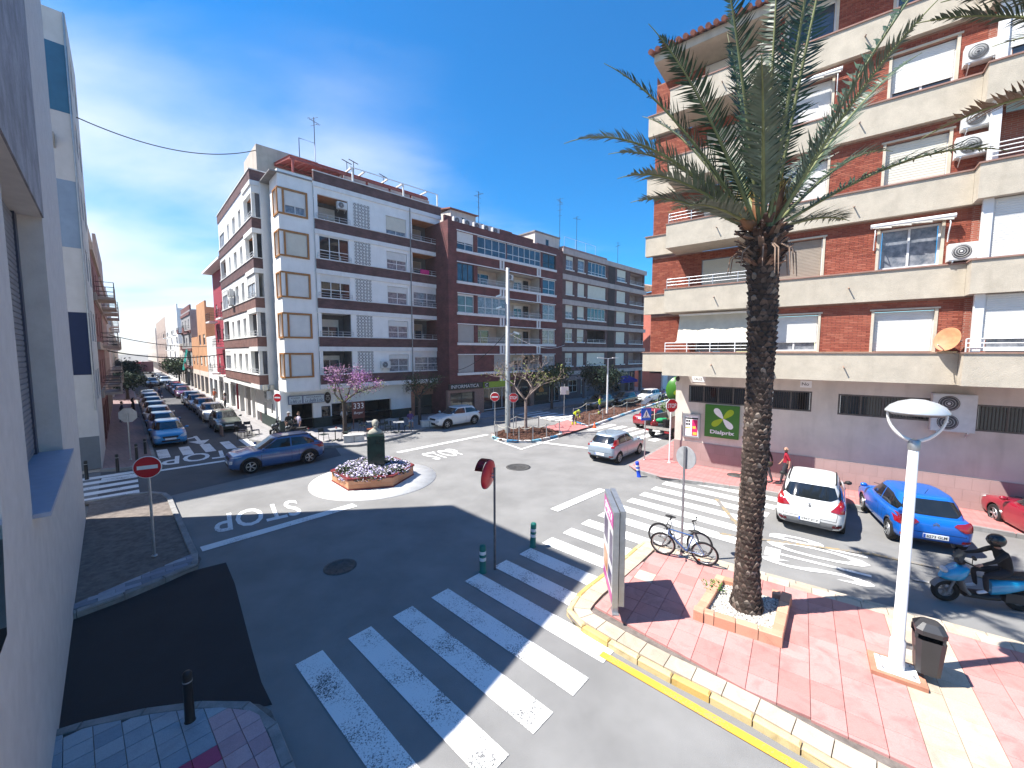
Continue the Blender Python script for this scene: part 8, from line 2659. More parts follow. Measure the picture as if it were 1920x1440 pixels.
for i, (n_, u_, src, pm, lab) in enumerate(((5.3, 36.6, hatch, p_green, 'pale bonneted dark car parked nearest on the sunny side by the black chairs'), (5.35, 42.6, sed, p_white, 'white saloon parked second on the sunny side of the left street'), (5.4, 47.6, hatch, p_silver, 'silver hatchback parked third on the sunny side of the left street'), (5.35, 52.4, sed, p_grey, 'grey saloon parked fourth on the sunny side of the left street'), (5.35, 66, hatch, p_purple, 'plum coloured hatchback parked beyond the crossing on the sunny side'), (5.35, 71, sed, p_slate, 'slate saloon parked beyond the plum hatchback'), (5.35, 76, hatch, p_dred, 'red hatchback parked farther up the sunny side'), (5.35, 81, sed, p_white, 'white saloon parked far up the sunny side'), (5.35, 96, sed, p_silver, 'silver saloon far up the sunny kerb before the round tree'), (5.35, 102, hatch, p_black, 'black hatchback far up the sunny kerb past the round tree'), (3.4, 92, sed, p_grey, 'grey car driving towards us far up the left street'), (5.35, 108, hatch, p_grey, 'grey hatchback among the farthest cars on the sunny side'), (5.35, 114, sed, p_black, 'black saloon among the farthest cars on the sunny side'))):
 base_p = {hatch: p_azure, sed: p_silver}[src]
 dup(src, un(n_, u_), heading(136), lab, gR, {base_p: pm} if pm is not base_p else None)
for (x, y, az, src, pm, lab) in ((9.0, 41.3, 226, hatch, p_green, 'dark grey green hatchback parked in the shade under the deep green tree'), (15.8, 46.4, 226, cact, p_white, 'white crossover parked by the blue awning across the mulch strip'), (12.3, 43.9, 226, hatch, p_black, 'small black car between the green hatchback and the white crossover'), (20.5, 50.5, 226, sed, p_slate, 'navy saloon parked beyond the white crossover')):
 dup(src, (x, y, 0.012), heading(az), lab, 'cars parked along the boulevard', {{hatch: p_azure, cact: p_white, sed: p_silver}[src]: pm} if pm is not p_white else None)
old = car('old red saloon car parked beyond the gardeners truck', (11.2, 31.3), heading(46), p_dred, 4.1, 1.62, 1.38, 2.45, 0.8, 0.29, 0.90, 0.94, 1.1, 0.7, 0.55, 0.55, 0.98, sedan=True, tl='box', plate='high', spokes=5, detail=False)
# cardboard sun shade behind the azure hatchback's windscreen and the white sheet on the dark car
# ------------------------------------------------------------------ gardeners' truck
tk = thing('open_truck', 'small dark open truck with garden tools and a green bag, tailgate towards us', 'truck', (11.3, 27.9, 0.0), heading(46))
tk_dark = mat('truck_dark', (0.03, 0.032, 0.035), 0.5, 0.15, 5); tk_grey = mat('truck_board_grey', (0.36, 0.35, 0.32), 0.6, 0.12, 4)
b_ = MB(); b_.box(-2.3, 2.2, -0.45, 0.45, 0.45, 0.62); b_.box(-2.32, 1.0, -0.85, 0.85, 0.72, 0.82); b_.build('chassis', tk_dark, tk)
b_ = MB(); b_.box(-2.3, 1.0, 0.86, 0.90, 0.83, 1.42); b_.build('side_board', tk_grey, tk)
b_ = MB(); b_.box(-2.3, 1.0, -0.90, -0.86, 0.83, 1.62); b_.build('side_board', tk_grey, tk)
b_ = MB(); b_.box(0.96, 1.02, -0.85, 0.85, 0.83, 1.75); b_.build('head_board', tk_grey, tk)
b_ = MB(); b_.prism([(1.1, 0.65), (2.45, 0.65), (2.5, 1.05), (2.15, 1.75), (1.1, 1.8)], -0.82, 0.82)
for i, q in enumerate(b_.v): b_.v[i] = (q[0], q[2], q[1])
b_.build('cab', tk_dark, tk)
b_ = MB(); b_.box(-2.36, -2.33, -0.9, 0.9, 0.66, 0.84); b_.build('tail_beam', tk_grey, tk)
b_ = MB(); b_.box(-2.375, -2.361, -0.26, 0.26, 0.52, 0.63); b_.build('number_plate', plate_w, tk)
for s in (-1, 1):
 b_ = MB(); b_.box(-2.38, -2.34, s * 0.55, s * 0.85, 0.5, 0.62); b_.build('tail_lamp', lamp_red, tk)
 for xw in (-1.5, 1.75):
  b_ = MB(); b_.lathe([(0.18, -0.1), (0.33, -0.1), (0.35, -0.05), (0.35, 0.05), (0.33, 0.1), (0.18, 0.1)], (0, 0, 0), 22, Matrix.Rotation(PI / 2, 3, 'X'), caps=False)
  wh = b_.build('wheel', tyre_m, tk, (xw, s * 0.72, 0.35))
  b_ = MB(); b_.lathe([(0.19, 0.0), (0.001, 0.02)], (0, s * 0.09, 0), 16, Matrix.Rotation(-s * PI / 2, 3, 'X'), caps=False); b_.build('rim', car_grey, wh)
def on_truck(x, y, z):
 v = tk.matrix_basis @ Vector((x, y, z)); return tuple(v)
o = thing('garden_bag', 'bright green sack lying in the open truck', 'bag', on_truck(-1.5, 0.1, 1.06)); b_ = MB(); b_.sphere((0, 0, 0.1), 0.3, 14, 10, (1.2, 0.8, 0.6)); b_.sphere((0.25, 0.1, 0.14), 0.18, 10, 8, (1.2, 0.8, 0.7)); b_.build('sack', mat('sack_green', (0.02, 0.32, 0.12), 0.7, 0.15, 6), o)
o = thing('garden_waste', 'heap of straw coloured clippings in the open truck', 'clippings', on_truck(-0.6, -0.2, 0.83)); b_ = MB(); r_ = random.Random(6)
for i in range(420):
 a, q = r_.uniform(0, 6.28), r_.random() ** 0.5 * 0.6
 c = Vector((q * math.cos(a), q * math.sin(a), r_.uniform(0, 0.75) * (1 - q / 0.75))); d = Vector((r_.uniform(-1, 1), r_.uniform(-1, 1), r_.uniform(-0.5, 0.8))) * 0.12
 b_.bar(c, c + d, 0.02)
b_.build('heap', mat('straw', (0.34, 0.28, 0.13), 0.9, 0.3, 9), o)
o = thing('bucket', 'black round bucket at the tail of the open truck', 'bucket', on_truck(-1.95, -0.45, 0.825)); b_ = MB(); b_.lathe([(0.18, 0), (0.23, 0.48), (0.24, 0.5), (0.21, 0.48)], (0, 0, 0), 18, caps=False); b_.build('tub', car_black, o)
o = thing('lawn_tool', 'red engined garden machine with a long pale handle in the truck', 'garden tool', on_truck(-2.0, 0.35, 0.83)); b_ = MB(); b_.box(-0.2, 0.2, -0.15, 0.15, 0.02, 0.25); b_.sphere((0, 0, 0.28), 0.14, 10, 8); b_.build('engine', p_dred, o)
b_ = MB(); b_.tube([(0, 0, 0.2), (0.2, 0.55, 1.05)], 0.02, 6); b_.build('handle', mat('handle_pale', (0.6, 0.5, 0.42), 0.6, 0.1, 4), o)

# ------------------------------------------------------------------ scooters
def scooter(label, loc, rz, pm, trim, group=None, name='parked_scooter', shield=True):
 o = thing(name, label, 'scooter', (loc[0], loc[1], loc[2] if len(loc) > 2 else 0.0), rz, group)
 T = Matrix.Rotation(PI / 2, 3, 'X')
 for xw in (0.66, -0.66):
  b = MB(); b.torus((0, 0, 0), 0.205, 0.062, 26, 10, T); wh = b.build('wheel', tyre_m, o, (xw, 0, 0.265))
  b = MB(); b.torus((0, 0, 0), 0.155, 0.018, 22, 6, T)
  for i in range(5):
   a = 2 * PI * i / 5; b.bar((0, 0, 0), (0.155 * math.cos(a), 0, 0.155 * math.sin(a)), 0.035, 0.03)
  b.lathe([(0.05, -0.05), (0.05, 0.05)], (0, 0, 0), 10, T); b.build('rim', car_grey, wh)
 b = MB()
 for s in (-1, 1): b.tube([(0.66, s * 0.085, 0.265), (0.56, s * 0.085, 0.55), (0.47, s * 0.04, 0.82)], 0.026, 8)
 b.build('fork', car_grey, o)
 b = MB(); v = []
 for i in range(11):
  a = R(20) + R(115) * i / 10
  for y in (-0.085, -0.05, 0.05, 0.085):
   rr = 0.295 if abs(y) < 0.06 else 0.265
   v.append((0.66 + rr * math.cos(a), y, 0.265 + rr * math.sin(a)))
 b.add(v, [(4 * i + k, 4 * i + 4 + k, 4 * i + 5 + k, 4 * i + 1 + k) for i in range(10) for k in range(3)], 0, True); b.build('mudguard', trim, o)
 # front apron with beak
 def loft(rows, m, nm, par=o):
  b = MB(); n = 12; vs = []
  for (x, z, ly, lz, tilt) in rows:
   for j in range(n):
    a = 2 * PI * j / n
    yy, qq = ly * math.copysign(abs(math.cos(a)) ** 0.7, math.cos(a)), lz * math.copysign(abs(math.sin(a)) ** 0.7, math.sin(a))
    vs.append((x - qq * math.sin(tilt), yy, z + qq * math.cos(tilt)))
  k = len(rows)
  b.add(vs, [(i * n + j, i * n + (j + 1) % n, (i + 1) * n + (j + 1) % n, (i + 1) * n + j) for i in range(k - 1) for j in range(n)], 0, True)
  b.add(vs, [tuple(range(n))[::-1], tuple(range((k - 1) * n, k * n))], 0, True)
  bo = b.build(nm, m, par)
  bm = bmesh.new(); bm.from_mesh(bo.data); bmesh.ops.recalc_face_normals(bm, faces=bm.faces); bm.to_mesh(bo.data); bm.free()
  return bo
 loft([(0.78, 0.62, 0.06, 0.05, 0.3), (0.70, 0.66, 0.15, 0.12, 0.3), (0.55, 0.72, 0.20, 0.19, 0.3), (0.42, 0.74, 0.19, 0.20, 0.3), (0.34, 0.74, 0.12, 0.16, 0.3)], pm, 'front_fairing')
 loft([(0.46, 0.62, 0.19, 0.03, 1.2), (0.40, 0.42, 0.2, 0.04, 1.2), (0.30, 0.30, 0.18, 0.05, 0.6)], trim, 'leg_shield')
 loft([(0.36, 0.27, 0.16, 0.06, 0), (0.0, 0.26, 0.17, 0.06, 0), (-0.25, 0.28, 0.15, 0.08, 0)], car_black, 'floor_board')
 loft([(-0.1, 0.46, 0.12, 0.18, 0), (-0.35, 0.56, 0.17, 0.19, 0), (-0.65, 0.64, 0.16, 0.13, 0), (-0.98, 0.74, 0.07, 0.05, 0)], pm if shield else trim, 'rear_fairing')
 loft([(-0.08, 0.72, 0.10, 0.05, 0), (-0.2, 0.76, 0.15, 0.07, 0), (-0.55, 0.80, 0.16, 0.06, 0), (-0.85, 0.84, 0.12, 0.05, 0)], car_black, 'saddle')
 b = MB(); b.box(-0.75, -0.35, -0.1, 0.12, 0.2, 0.42); b.tube([(-0.3, -0.14, 0.24), (-0.6, -0.16, 0.27), (-0.95, -0.17, 0.38)], [0.03, 0.05, 0.055], 10); b.build('engine', dark_metal, o)
 b = MB(); b.tube([(0.47, 0, 0.80), (0.40, 0, 1.0)], 0.03, 8); b.tube([(0.30, -0.36, 1.02), (0.38, -0.18, 1.03), (0.40, 0, 1.0), (0.38, 0.18, 1.03), (0.30, 0.36, 1.02)], 0.018, 8); b.sphere((0.44, 0, 1.0), 0.1, 10, 8, (0.9, 1.1, 0.8)); b.build('handlebar', car_black, o)
 for s in (-1, 1):
  b = MB(); b.tube([(0.36, s * 0.22, 1.03), (0.40, s * 0.28, 1.2)], 0.008, 5); b.sphere((0.39, s * 0.3, 1.22), 0.06, 10, 8, (0.35, 1.2, 0.8)); b.build('mirror', car_black, o)
 b = MB(); b.sphere((0.72, 0, 0.76), 0.085, 12, 8, (0.7, 1.3, 0.8)); b.build('headlight', lamp_clear, o)
 b = MB(); b.add([(0.5, -0.16, 1.03), (0.5, 0.16, 1.03), (0.40, 0.13, 1.24), (0.40, -0.13, 1.24)], [(0, 1, 2, 3), (3, 2, 1, 0)]); b.build('fly_screen', mat('screen_tint', (0.16, 0.17, 0.17), 0.1, 0.1, 5), o)
 b = MB(); b.sphere((-0.97, 0, 0.76), 0.06, 10, 6, (0.6, 1.2, 0.7)); b.build('tail_lamp', lamp_red, o)
 return o
p_cyan = paint('cyan_blue', (0.01, 0.28, 0.52), 0.28)
SCX = scooter('cyan blue scooter with rider, moving left behind the near pavement', (10.75, 8.75, 0.0), R(180 - 16), p_cyan, car_grey, name='moving_scooter')
sc2 = scooter('dark scooter parked left of the pair by the restaurant door', (-15.35, 26.7, 0.147), R(200), p_black, p_green, name='parked_scooter')
dup(sc2, (-14.0, 25.6, 0.147), R(165), 'dark scooter parked right of the pair by the restaurant door', None, None)
dup(sc2, (17.9, 47.6, 0.0), R(226), 'dark scooter parked beside the white crossover near the blue awning', None, None)
# ------------------------------------------------------------------ bicycles
def bicycle(label, loc, rz, pm, lean, saddle_pale=False):
 o = thing('bicycle', label, 'bicycle', (loc[0], loc[1], 0.15), 0)
 o.rotation_euler = (Matrix.Rotation(rz, 3, 'Z') @ Matrix.Rotation(lean, 3, 'X')).to_euler()
 T = Matrix.Rotation(PI / 2, 3, 'X')
 for xw in (0.54, -0.52):
  b = MB(); b.torus((0, 0, 0), 0.315, 0.026, 34, 8, T); wh = b.build('wheel', tyre_m, o, (xw, 0, 0.343))
  b = MB(); b.torus((0, 0, 0), 0.285, 0.012, 30, 6, T, 0)
  for i in range(18):
   a = 2 * PI * i / 18; b.tube([(0.02 * math.cos(a + 1.2), 0.02 * (-1) ** i, 0.02 * math.sin(a + 1.2)), (0.285 * math.cos(a), 0, 0.285 * math.sin(a))], 0.0022, 3, False)
  b.lathe([(0.022, -0.05), (0.022, 0.05)], (0, 0, 0), 8, T); b.build('rim', rim_m, wh)
 bb, st, hd, hb = (-0.08, 0, 0.29), (-0.24, 0, 0.78), (0.36, 0, 0.84), (0.39, 0, 0.70)
 b = MB()
 for p, q, r_ in ((bb, st, 0.017), (bb, hb, 0.022), (st, hd, 0.018), (hd, hb, 0.022)):
  b.tube([p, q], r_, 8)
 for s in (-1, 1):
  b.tube([bb, (-0.52, s * 0.06, 0.343)], 0.011, 6); b.tube([(-0.235, 0, 0.74), (-0.52, s * 0.06, 0.343)], 0.009, 6)
 b.build('frame', pm, o)
 b = MB()
 for s in (-1, 1): b.tube([(0.40, s * 0.055, 0.66), (0.54, s * 0.055, 0.343)], 0.016, 6)
 b.tube([(0.40, -0.06, 0.66), (0.40, 0.06, 0.66)], 0.02, 6); b.build('fork', car_grey, o)
 b = MB(); b.tube([hd, (0.33, 0, 0.95), (0.42, 0, 0.98)], 0.016, 6); b.tube([(0.38, -0.30, 1.0), (0.42, -0.1, 0.985), (0.42, 0.1, 0.985), (0.38, 0.30, 1.0)], 0.013, 6)
 for s in (-1, 1): b.tube([(0.385, s * 0.20, 1.0), (0.37, s * 0.31, 1.0)], 0.019, 6); b.tube([(0.42, s * 0.2, 0.98), (0.47, s * 0.28, 0.95)], 0.007, 5)
 b.build('handlebar', car_black, o)
 b = MB(); b.tube([st, (-0.27, 0, 0.9)], 0.013, 6); b.build('seat_post', steel, o)
 b = MB(); b.lathe([(0.001, -0.03), (0.05, -0.025), (0.07, 0.0), (0.055, 0.025), (0.001, 0.03)], (-0.30, 0, 0.93), 14, Matrix.Diagonal((1.7, 1.0, 1)), caps=False); b.tube([(-0.24, 0, 0.93), (-0.12, 0, 0.93)], [0.035, 0.018], 8); b.build('saddle', car_black, o)
 b = MB(); b.torus((bb[0], -0.05, bb[2]), 0.085, 0.008, 22, 5, T); b.tube([(bb[0], -0.06, bb[2]), (bb[0] + 0.12, -0.07, bb[2] - 0.12)], 0.009, 5); b.tube([(bb[0], 0.06, bb[2]), (bb[0] - 0.12, 0.07, bb[2] + 0.12)], 0.009, 5)
 b.box(bb[0] + 0.08, bb[0] + 0.18, -0.15, -0.07, bb[2] - 0.135, bb[2] - 0.115); b.box(bb[0] - 0.17, bb[0] - 0.07, 0.07, 0.15, bb[2] + 0.115, bb[2] + 0.135); b.build('crank', dark_metal, o)
 b = MB(); b.tube([(bb[0], -0.05, bb[2] + 0.085), (-0.52, -0.05, 0.343 + 0.04)], 0.006, 4); b.tube([(bb[0], -0.05, bb[2] - 0.085), (-0.52, -0.05, 0.343 - 0.04)], 0.006, 4); b.torus((-0.52, -0.05, 0.343), 0.045, 0.008, 16, 5, T); b.build('chain', dark_metal, o)
 b = MB(); b.cbox((-0.40, 0.10, 0.2), (0.06, 0.01, 0.05)); b.build('reflector', mat('reflector_orange', (0.6, 0.16, 0.03), 0.3, 0.05, 5), o)
 return o
bw = math.atan2(-0.585, 0.811)
bicycle('blue mountain bike leaning on the sign pole, nearer of the two', (4.68, 10.50), bw + PI + 0.05, paint('bike_blue', (0.03, 0.10, 0.28), 0.35), R(-9))
bicycle('grey mountain bike locked behind the blue one at the sign pole', (4.72, 10.95), bw + 0.02, paint('bike_grey', (0.34, 0.36, 0.38), 0.35, 0.4), R(-8))
# ------------------------------------------------------------------ far bus
bs = thing('bus', 'plum and red coach standing at the far end of the left street', 'bus', un(3.2, 150), heading(120))
b_ = MB(); b_.box(-5.5, 5.5, -1.25, 1.25, 0.5, 3.2); b_.build('body', p_purple, bs); b_ = MB(); b_.box(-5.55, 5.0, -1.26, 1.26, 2.6, 3.25); b_.build('roof_band', p_red, bs)
b_ = MB(); b_.box(-5.2, 4.8, 1.262, 1.27, 1.6, 2.5); b_.build('side_window', car_glass, bs)
for xw in (-3.5, 3.6):
 b_ = MB(); b_.lathe([(0.48, -0.14), (0.5, 0), (0.48, 0.14)], (xw, 1.12, 0.5), 18, Matrix.Rotation(PI / 2, 3, 'X')); b_.build('wheel', tyre_m, bs)
# =================================================================== people
skin_m = mat('skin', (0.42, 0.24, 0.17), 0.6, 0.08, 9)
hair_d = mat('hair_dark', (0.03, 0.022, 0.018), 0.7, 0.2, 20)
hair_g = mat('hair_grey', (0.55, 0.54, 0.52), 0.7, 0.15, 20)
hair_b = mat('hair_brown', (0.10, 0.055, 0.03), 0.7, 0.2, 20)
shoe_d = mat('shoe_dark', (0.03, 0.03, 0.033), 0.6, 0.1, 9)
def cloth(n, c): return mat('cloth_' + n, c, 0.85, 0.12, 7, 0.2, 60)
BASE = dict(pelvis=(0, 0, 0.93), waist=(0, 0.0, 1.10), chest=(0, -0.005, 1.30), neck=(0, 0.0, 1.455), head=(0, -0.015, 1.565), crown=(0, -0.01, 1.665),
   sl=(0.165, 0, 1.40), el=(0.225, 0.03, 1.13), wl=(0.235, -0.05, 0.90), hl=(0.235, -0.075, 0.83),
   sr=(-0.165, 0, 1.40), er=(-0.225, 0.03, 1.13), wr=(-0.235, -0.05, 0.90), hr=(-0.235, -0.075, 0.83),
   pl=(0.088, 0, 0.89), kl=(0.098, -0.015, 0.49), al=(0.10, 0.03, 0.085), tl=(0.11, -0.15, 0.045),
   pr=(-0.088, 0, 0.89), kr=(-0.098, -0.015, 0.49), ar=(-0.10, 0.03, 0.085), tr=(-0.11, -0.15, 0.045))
RAD = dict(pelvis=0.135, waist=0.118, chest=0.138, neck=0.056, head=0.088, crown=0.078, s=0.062, e=0.043, w=0.03, h=0.035, p=0.088, k=0.058, a=0.042, t=0.036)
BONES = [('pelvis', 'waist'), ('waist', 'chest'), ('chest', 'neck'), ('neck', 'head'), ('head', 'crown')] + [(a + s, b + s) for s in 'lr' for a, b in (('s', 'e'), ('e', 'w'), ('w', 'h'), ('p', 'k'), ('k', 'a'), ('a', 't'))] + [('chest', 'sl'), ('chest', 'sr'), ('pelvis', 'pl'), ('pelvis', 'pr')]
def person(label, loc, rz, pose=None, top=None, legs=None, shoes=None, hair=None, sleeves='long', build=1.0, height=1.0, hairstyle='short', extra=None, sub=1, group=None, shorts=False):
 """one continuous skinned body in the given pose; hair is a part of its own"""
 o = thing('person', label, 'person', (loc[0], loc[1], loc[2] if len(loc) > 2 else 0.0), rz, group)
 J = {k: Vector(v) * height for k, v in BASE.items()}
 for k, v in (pose or {}).items(): J[k] = Vector(v) * height
 names = list(J)
 me = bpy.data.meshes.new('tmp'); me.from_pydata([tuple(J[n]) for n in names], [(names.index(a), names.index(b)) for a, b in BONES], [])
 t = bpy.data.objects.new('tmp', me); COL.objects.link(t)
 sk = t.modifiers.new('skin', 'SKIN'); sk.branch_smoothing = 0.6
 sv = me.skin_vertices[0].data
 for i, n in enumerate(names):
  key = n if n in RAD else n[0]
  r_ = RAD[key] * height * (build if key in ('pelvis', 'waist', 'chest', 'p', 's') else 1)
  sv[i].radius = (r_ * (1.25 if key in ('chest', 'pelvis', 'waist') else 1), r_ * (0.82 if key in ('chest', 'pelvis', 'waist') else 1))
  sv[i].use_root = (n == 'pelvis')
 sb = t.modifiers.new('sub', 'SUBSURF'); sb.levels = sub + 1
 dg = bpy.context.evaluated_depsgraph_get()
 body = bpy.data.meshes.new_from_object(t.evaluated_get(dg)); bpy.data.objects.remove(t)
 body.name = 'body'; body.materials.clear()
 for m in (top, legs, skin_m, shoes or shoe_d, hair_d): body.materials.append(m)
 mats_of = {}
 for a, b in BONES:
  k = a[0] if a not in RAD else a
  if a in ('pelvis', 'waist', 'chest') and b in ('waist', 'chest', 'neck', 'sl', 'sr'): mi = 0
  elif a == 'pelvis': mi = 1
  elif a in ('neck', 'head'): mi = 2
  elif a[0] == 's': mi = 0
  elif a[0] == 'e': mi = 0 if sleeves == 'long' else 2
  elif a[0] == 'w': mi = 2
  elif a[0] == 'p': mi = 1
  elif a[0] == 'k': mi = 2 if shorts else 1
  else: mi = 3
  mats_of[(a, b)] = mi
 for p in body.polygons:
  c = p.center; best, bi = 1e9, 0
  for (a, b), mi in mats_of.items():
   A, B = J[a], J[b]; d = B - A
   tt = max(0, min(1, (c - A).dot(d) / max(1e-9, d.dot(d))))
   dist_ = (c - A - d * tt).length
   if dist_ < best: best, bi = dist_, mi
  p.material_index = bi; p.use_smooth = True
 # face and fingers are added to the same mesh
 ex = MB()
 up_ = (J['crown'] - J['head']).normalized()
 fw = Vector((0, -1, 0)); fw = (fw - up_ * fw.dot(up_)).normalized()
 sdv = up_.cross(fw)
 hc = J['head'] + up_ * 0.04 * height
 for s in (-1, 1):
  ex.sphere(hc + fw * 0.083 * height + sdv * s * 0.032 + up_ * 0.012, 0.012, 6, 5, mi=4)
  ex.sphere(hc + sdv * s * 0.09 * height, 0.022, 6, 5, (0.5, 1, 1.3), mi=2)
 ex.sphere(hc + fw * 0.098 * height - up_ * 0.012, 0.016, 6, 5, (0.8, 1.0, 1.3), mi=2)
 ex.box(*(0, 0, 0, 0, 0, 0)) if False else None
 q = hc + fw * 0.088 * height - up_ * 0.05
 ex.bar(q - sdv * 0.022, q + sdv * 0.022, 0.008, 0.006, mi=4)
 for s in 'lr':
  hd = (J['h' + s] - J['w' + s]).normalized()
  sd = hd.cross(Vector((0, 0, 1)))
  sd = sd.normalized() if sd.length > 0.1 else Vector((0, 1, 0))
  for i, L_ in enumerate((0.062, 0.07, 0.066, 0.05)):
   b0 = J['h' + s] + sd * (i - 1.5) * 0.018
   ex.tube([b0 - hd * 0.02, b0 + hd * L_ * 0.5, b0 + hd * L_ * 0.85 + sd.cross(hd) * 0.02], [0.010, 0.009, 0.007], 5, mi=2)
  b0 = J['h' + s] - sd * 0.03 - hd * 0.03
  ex.tube([b0, b0 + hd * 0.03 - sd * 0.022, b0 + hd * 0.055 - sd * 0.02], [0.011, 0.010, 0.008], 5, mi=2)
 em = bpy.data.meshes.new('x'); em.from_pydata(ex.v, [], ex.f)
 em.polygons.foreach_set('material_index', ex.m); em.polygons.foreach_set('use_smooth', [True] * len(ex.f))
 bm = bmesh.new(); bm.from_mesh(body); bm.from_mesh(em); bm.to_mesh(body); bm.free(); bpy.data.meshes.remove(em)
 link('body', body, o)
 if hair:
  hb = MB(); k = height
  R_ = Matrix((sdv, fw, up_)).transposed()
  vs = []; n, m = 16, 7
  for i in range(m + 1):
   for j in range(n):
    a = 2 * PI * j / n
    low = 1.85 if hairstyle != 'long' else 2.25
    th = (low if math.sin(a) < 0.35 else 0.95) * i / m
    p = Vector((math.sin(th) * math.cos(a) * 0.102, math.sin(th) * math.sin(a) * 0.108, math.cos(th) * 0.118)) * k
    vs.append(hc + up_ * 0.018 + R_ @ p)
  hb.add(vs, [(i * n + j, (i + 1) * n + j, (i + 1) * n + (j + 1) % n, i * n + (j + 1) % n) for i in range(m) for j in range(n)], 0, True)
  if hairstyle == 'long':
   hb.tube([hc - fw * 0.07, hc - fw * 0.10 - up_ * 0.14, hc - fw * 0.08 - up_ * 0.28], [0.08, 0.085, 0.03], 10)
  if hairstyle == 'cap':
   hb.lathe([(0.10, 0.0), (0.17, -0.004), (0.001, -0.003)], hc + fw * 0.07 + up_ * 0.065, 12, Matrix.Diagonal((0.7, 1, 1)), caps=False)
  hb.build('hair' if hairstyle != 'cap' else 'cap', hair, o)
 return o
def walk(ph=1, swing=0.16):
 return dict(kl=(0.095, -0.12 * ph, 0.50), al=(0.10, -0.24 * ph + 0.03, 0.10), tl=(0.11, -0.24 * ph - 0.15, 0.07 if ph > 0 else 0.03),
    kr=(-0.095, 0.06 * ph - 0.04, 0.49), ar=(-0.10, 0.30 * ph, 0.13 if ph > 0 else 0.09), tr=(-0.11, 0.30 * ph - 0.13, 0.05),
    el=(0.225, 0.06 + swing * 0.6 * ph, 1.14), wl=(0.235, swing * ph, 0.92), hl=(0.235, swing * ph - 0.02, 0.85),
    er=(-0.225, 0.04 - swing * 0.6 * ph, 1.14), wr=(-0.235, -swing * 1.3 * ph, 0.94), hr=(-0.235, -swing * 1.5 * ph - 0.02, 0.88))
SIT = dict(pelvis=(0, 0, 0.55), waist=(0, 0.02, 0.72), chest=(0, 0.0, 0.93), neck=(0, 0, 1.08), head=(0, -0.02, 1.19), crown=(0, -0.015, 1.29), sl=(0.165, 0, 1.03), el=(0.22, -0.04, 0.78), wl=(0.17, -0.24, 0.72), hl=(0.15, -0.31, 0.72),
           sr=(-0.165, 0, 1.03), er=(-0.22, -0.04, 0.78), wr=(-0.17, -0.24, 0.72), hr=(-0.15, -0.31, 0.72), pl=(0.09, -0.02, 0.53), kl=(0.12, -0.42, 0.52), al=(0.12, -0.38, 0.09), tl=(0.13, -0.55, 0.05), pr=(-0.09, -0.02, 0.53), kr=(-0.12, -0.42, 0.52), ar=(-0.12, -0.40, 0.09), tr=(-0.13, -0.57, 0.05))
BEND = dict(pelvis=(0, 0.08, 0.90), waist=(0, 0.0, 1.04), chest=(0, -0.18, 1.16), neck=(0, -0.31, 1.20), head=(0, -0.40, 1.20), crown=(0, -0.47, 1.27), sl=(0.165, -0.24, 1.18), el=(0.2, -0.33, 0.93), wl=(0.12, -0.46, 0.76), hl=(0.1, -0.50, 0.70), sr=(-0.165, -0.24, 1.18), er=(-0.2, -0.3, 0.92), wr=(-0.1, -0.42, 0.72), hr=(-0.08, -0.46, 0.66), pl=(0.1, 0.06, 0.86), kl=(0.15, 0.0, 0.48), al=(0.17, 0.05, 0.09), tl=(0.2, -0.13, 0.045), pr=(-0.1, 0.06, 0.86), kr=(-0.15, 0.0, 0.48), ar=(-0.17, 0.05, 0.09), tr=(-0.2, -0.13, 0.045))
navy, blackc = cloth('navy', (0.02, 0.03, 0.08)), cloth('black', (0.014, 0.014, 0.016))
hivis = mat('cloth_hivis', (0.52, 0.66, 0.02), 0.8, 0.06, 7)
def gaiters(o, x=0.17):
 b = MB()
 for s in (-1, 1): b.lathe([(0.062, 0.10), (0.07, 0.14), (0.068, 0.30), (0.058, 0.33)], (s * x, 0.045, 0), 12, caps=False)
 b.lathe([(0.001, 0), (0.001, 0)], (0, 0, 0), 3) if False else None
 b.build('hivis_band', hivis, o)
wk = person('worker in yellow hi-vis jacket bending over by the painted kerb', (4.9, 31.0, 0.02), R(35), BEND, hivis, navy, shoe_d, cloth('hood_lime', (0.40, 0.5, 0.08)), hairstyle='cap', sub=1); gaiters(wk)
wk2 = person('worker in yellow hi-vis vest standing behind the rope fence near the T lamp', (8.0, 36.2, 0.1), R(60), walk(0.3), hivis, navy, shoe_d, hair_d); gaiters(wk2, 0.1)
b_ = MB(); b_.tube([(4.65, 30.35, 0.02), (4.95, 30.6, 0.95)], 0.018, 6); b_.box(4.5, 4.8, 30.25, 30.45, 0.0, 0.06); o = b_.build('rake', mat('tool_wood', (0.4, 0.28, 0.16), 0.7, 0.1, 5)); tag(o, 'wooden handled rake in the bending worker hands', 'rake')
person('bald man in a crimson polo shirt walking by the supermarket wall', (11.55, 16.55, 0.147), math.atan2(-0.616, 0.788) - PI / 2 + R(3), walk(0.8), cloth('crimson', (0.33, 0.01, 0.03)), cloth('dark_trousers', (0.04, 0.04, 0.05)), shoe_d, None, 'short', 1.15)
cp = person('white haired person in a black jacket beside the bald man', (11.1, 17.05, 0.147), math.atan2(-0.616, 0.788) - PI / 2, walk(-0.8), blackc, cloth('dark_trousers2', (0.05, 0.05, 0.06)), shoe_d, hair_g, 'long', 1.05, 0.97)
bg = thing('shoulder_bag', 'dark olive shoulder bag on the hip of the white haired person', 'bag', (11.0, 16.75, 1.02), 0.3); b_ = MB(); b_.sphere((0, 0, 0), 0.14, 12, 8, (1.2, 0.6, 0.85)); b_.build('bag_body', cloth('olive', (0.05, 0.045, 0.025)), bg); b_ = MB(); b_.tube([(0.0, 0.0, 0.1), (0.05, 0.1, 0.35)], 0.012, 5); b_.build('strap', blackc, bg)
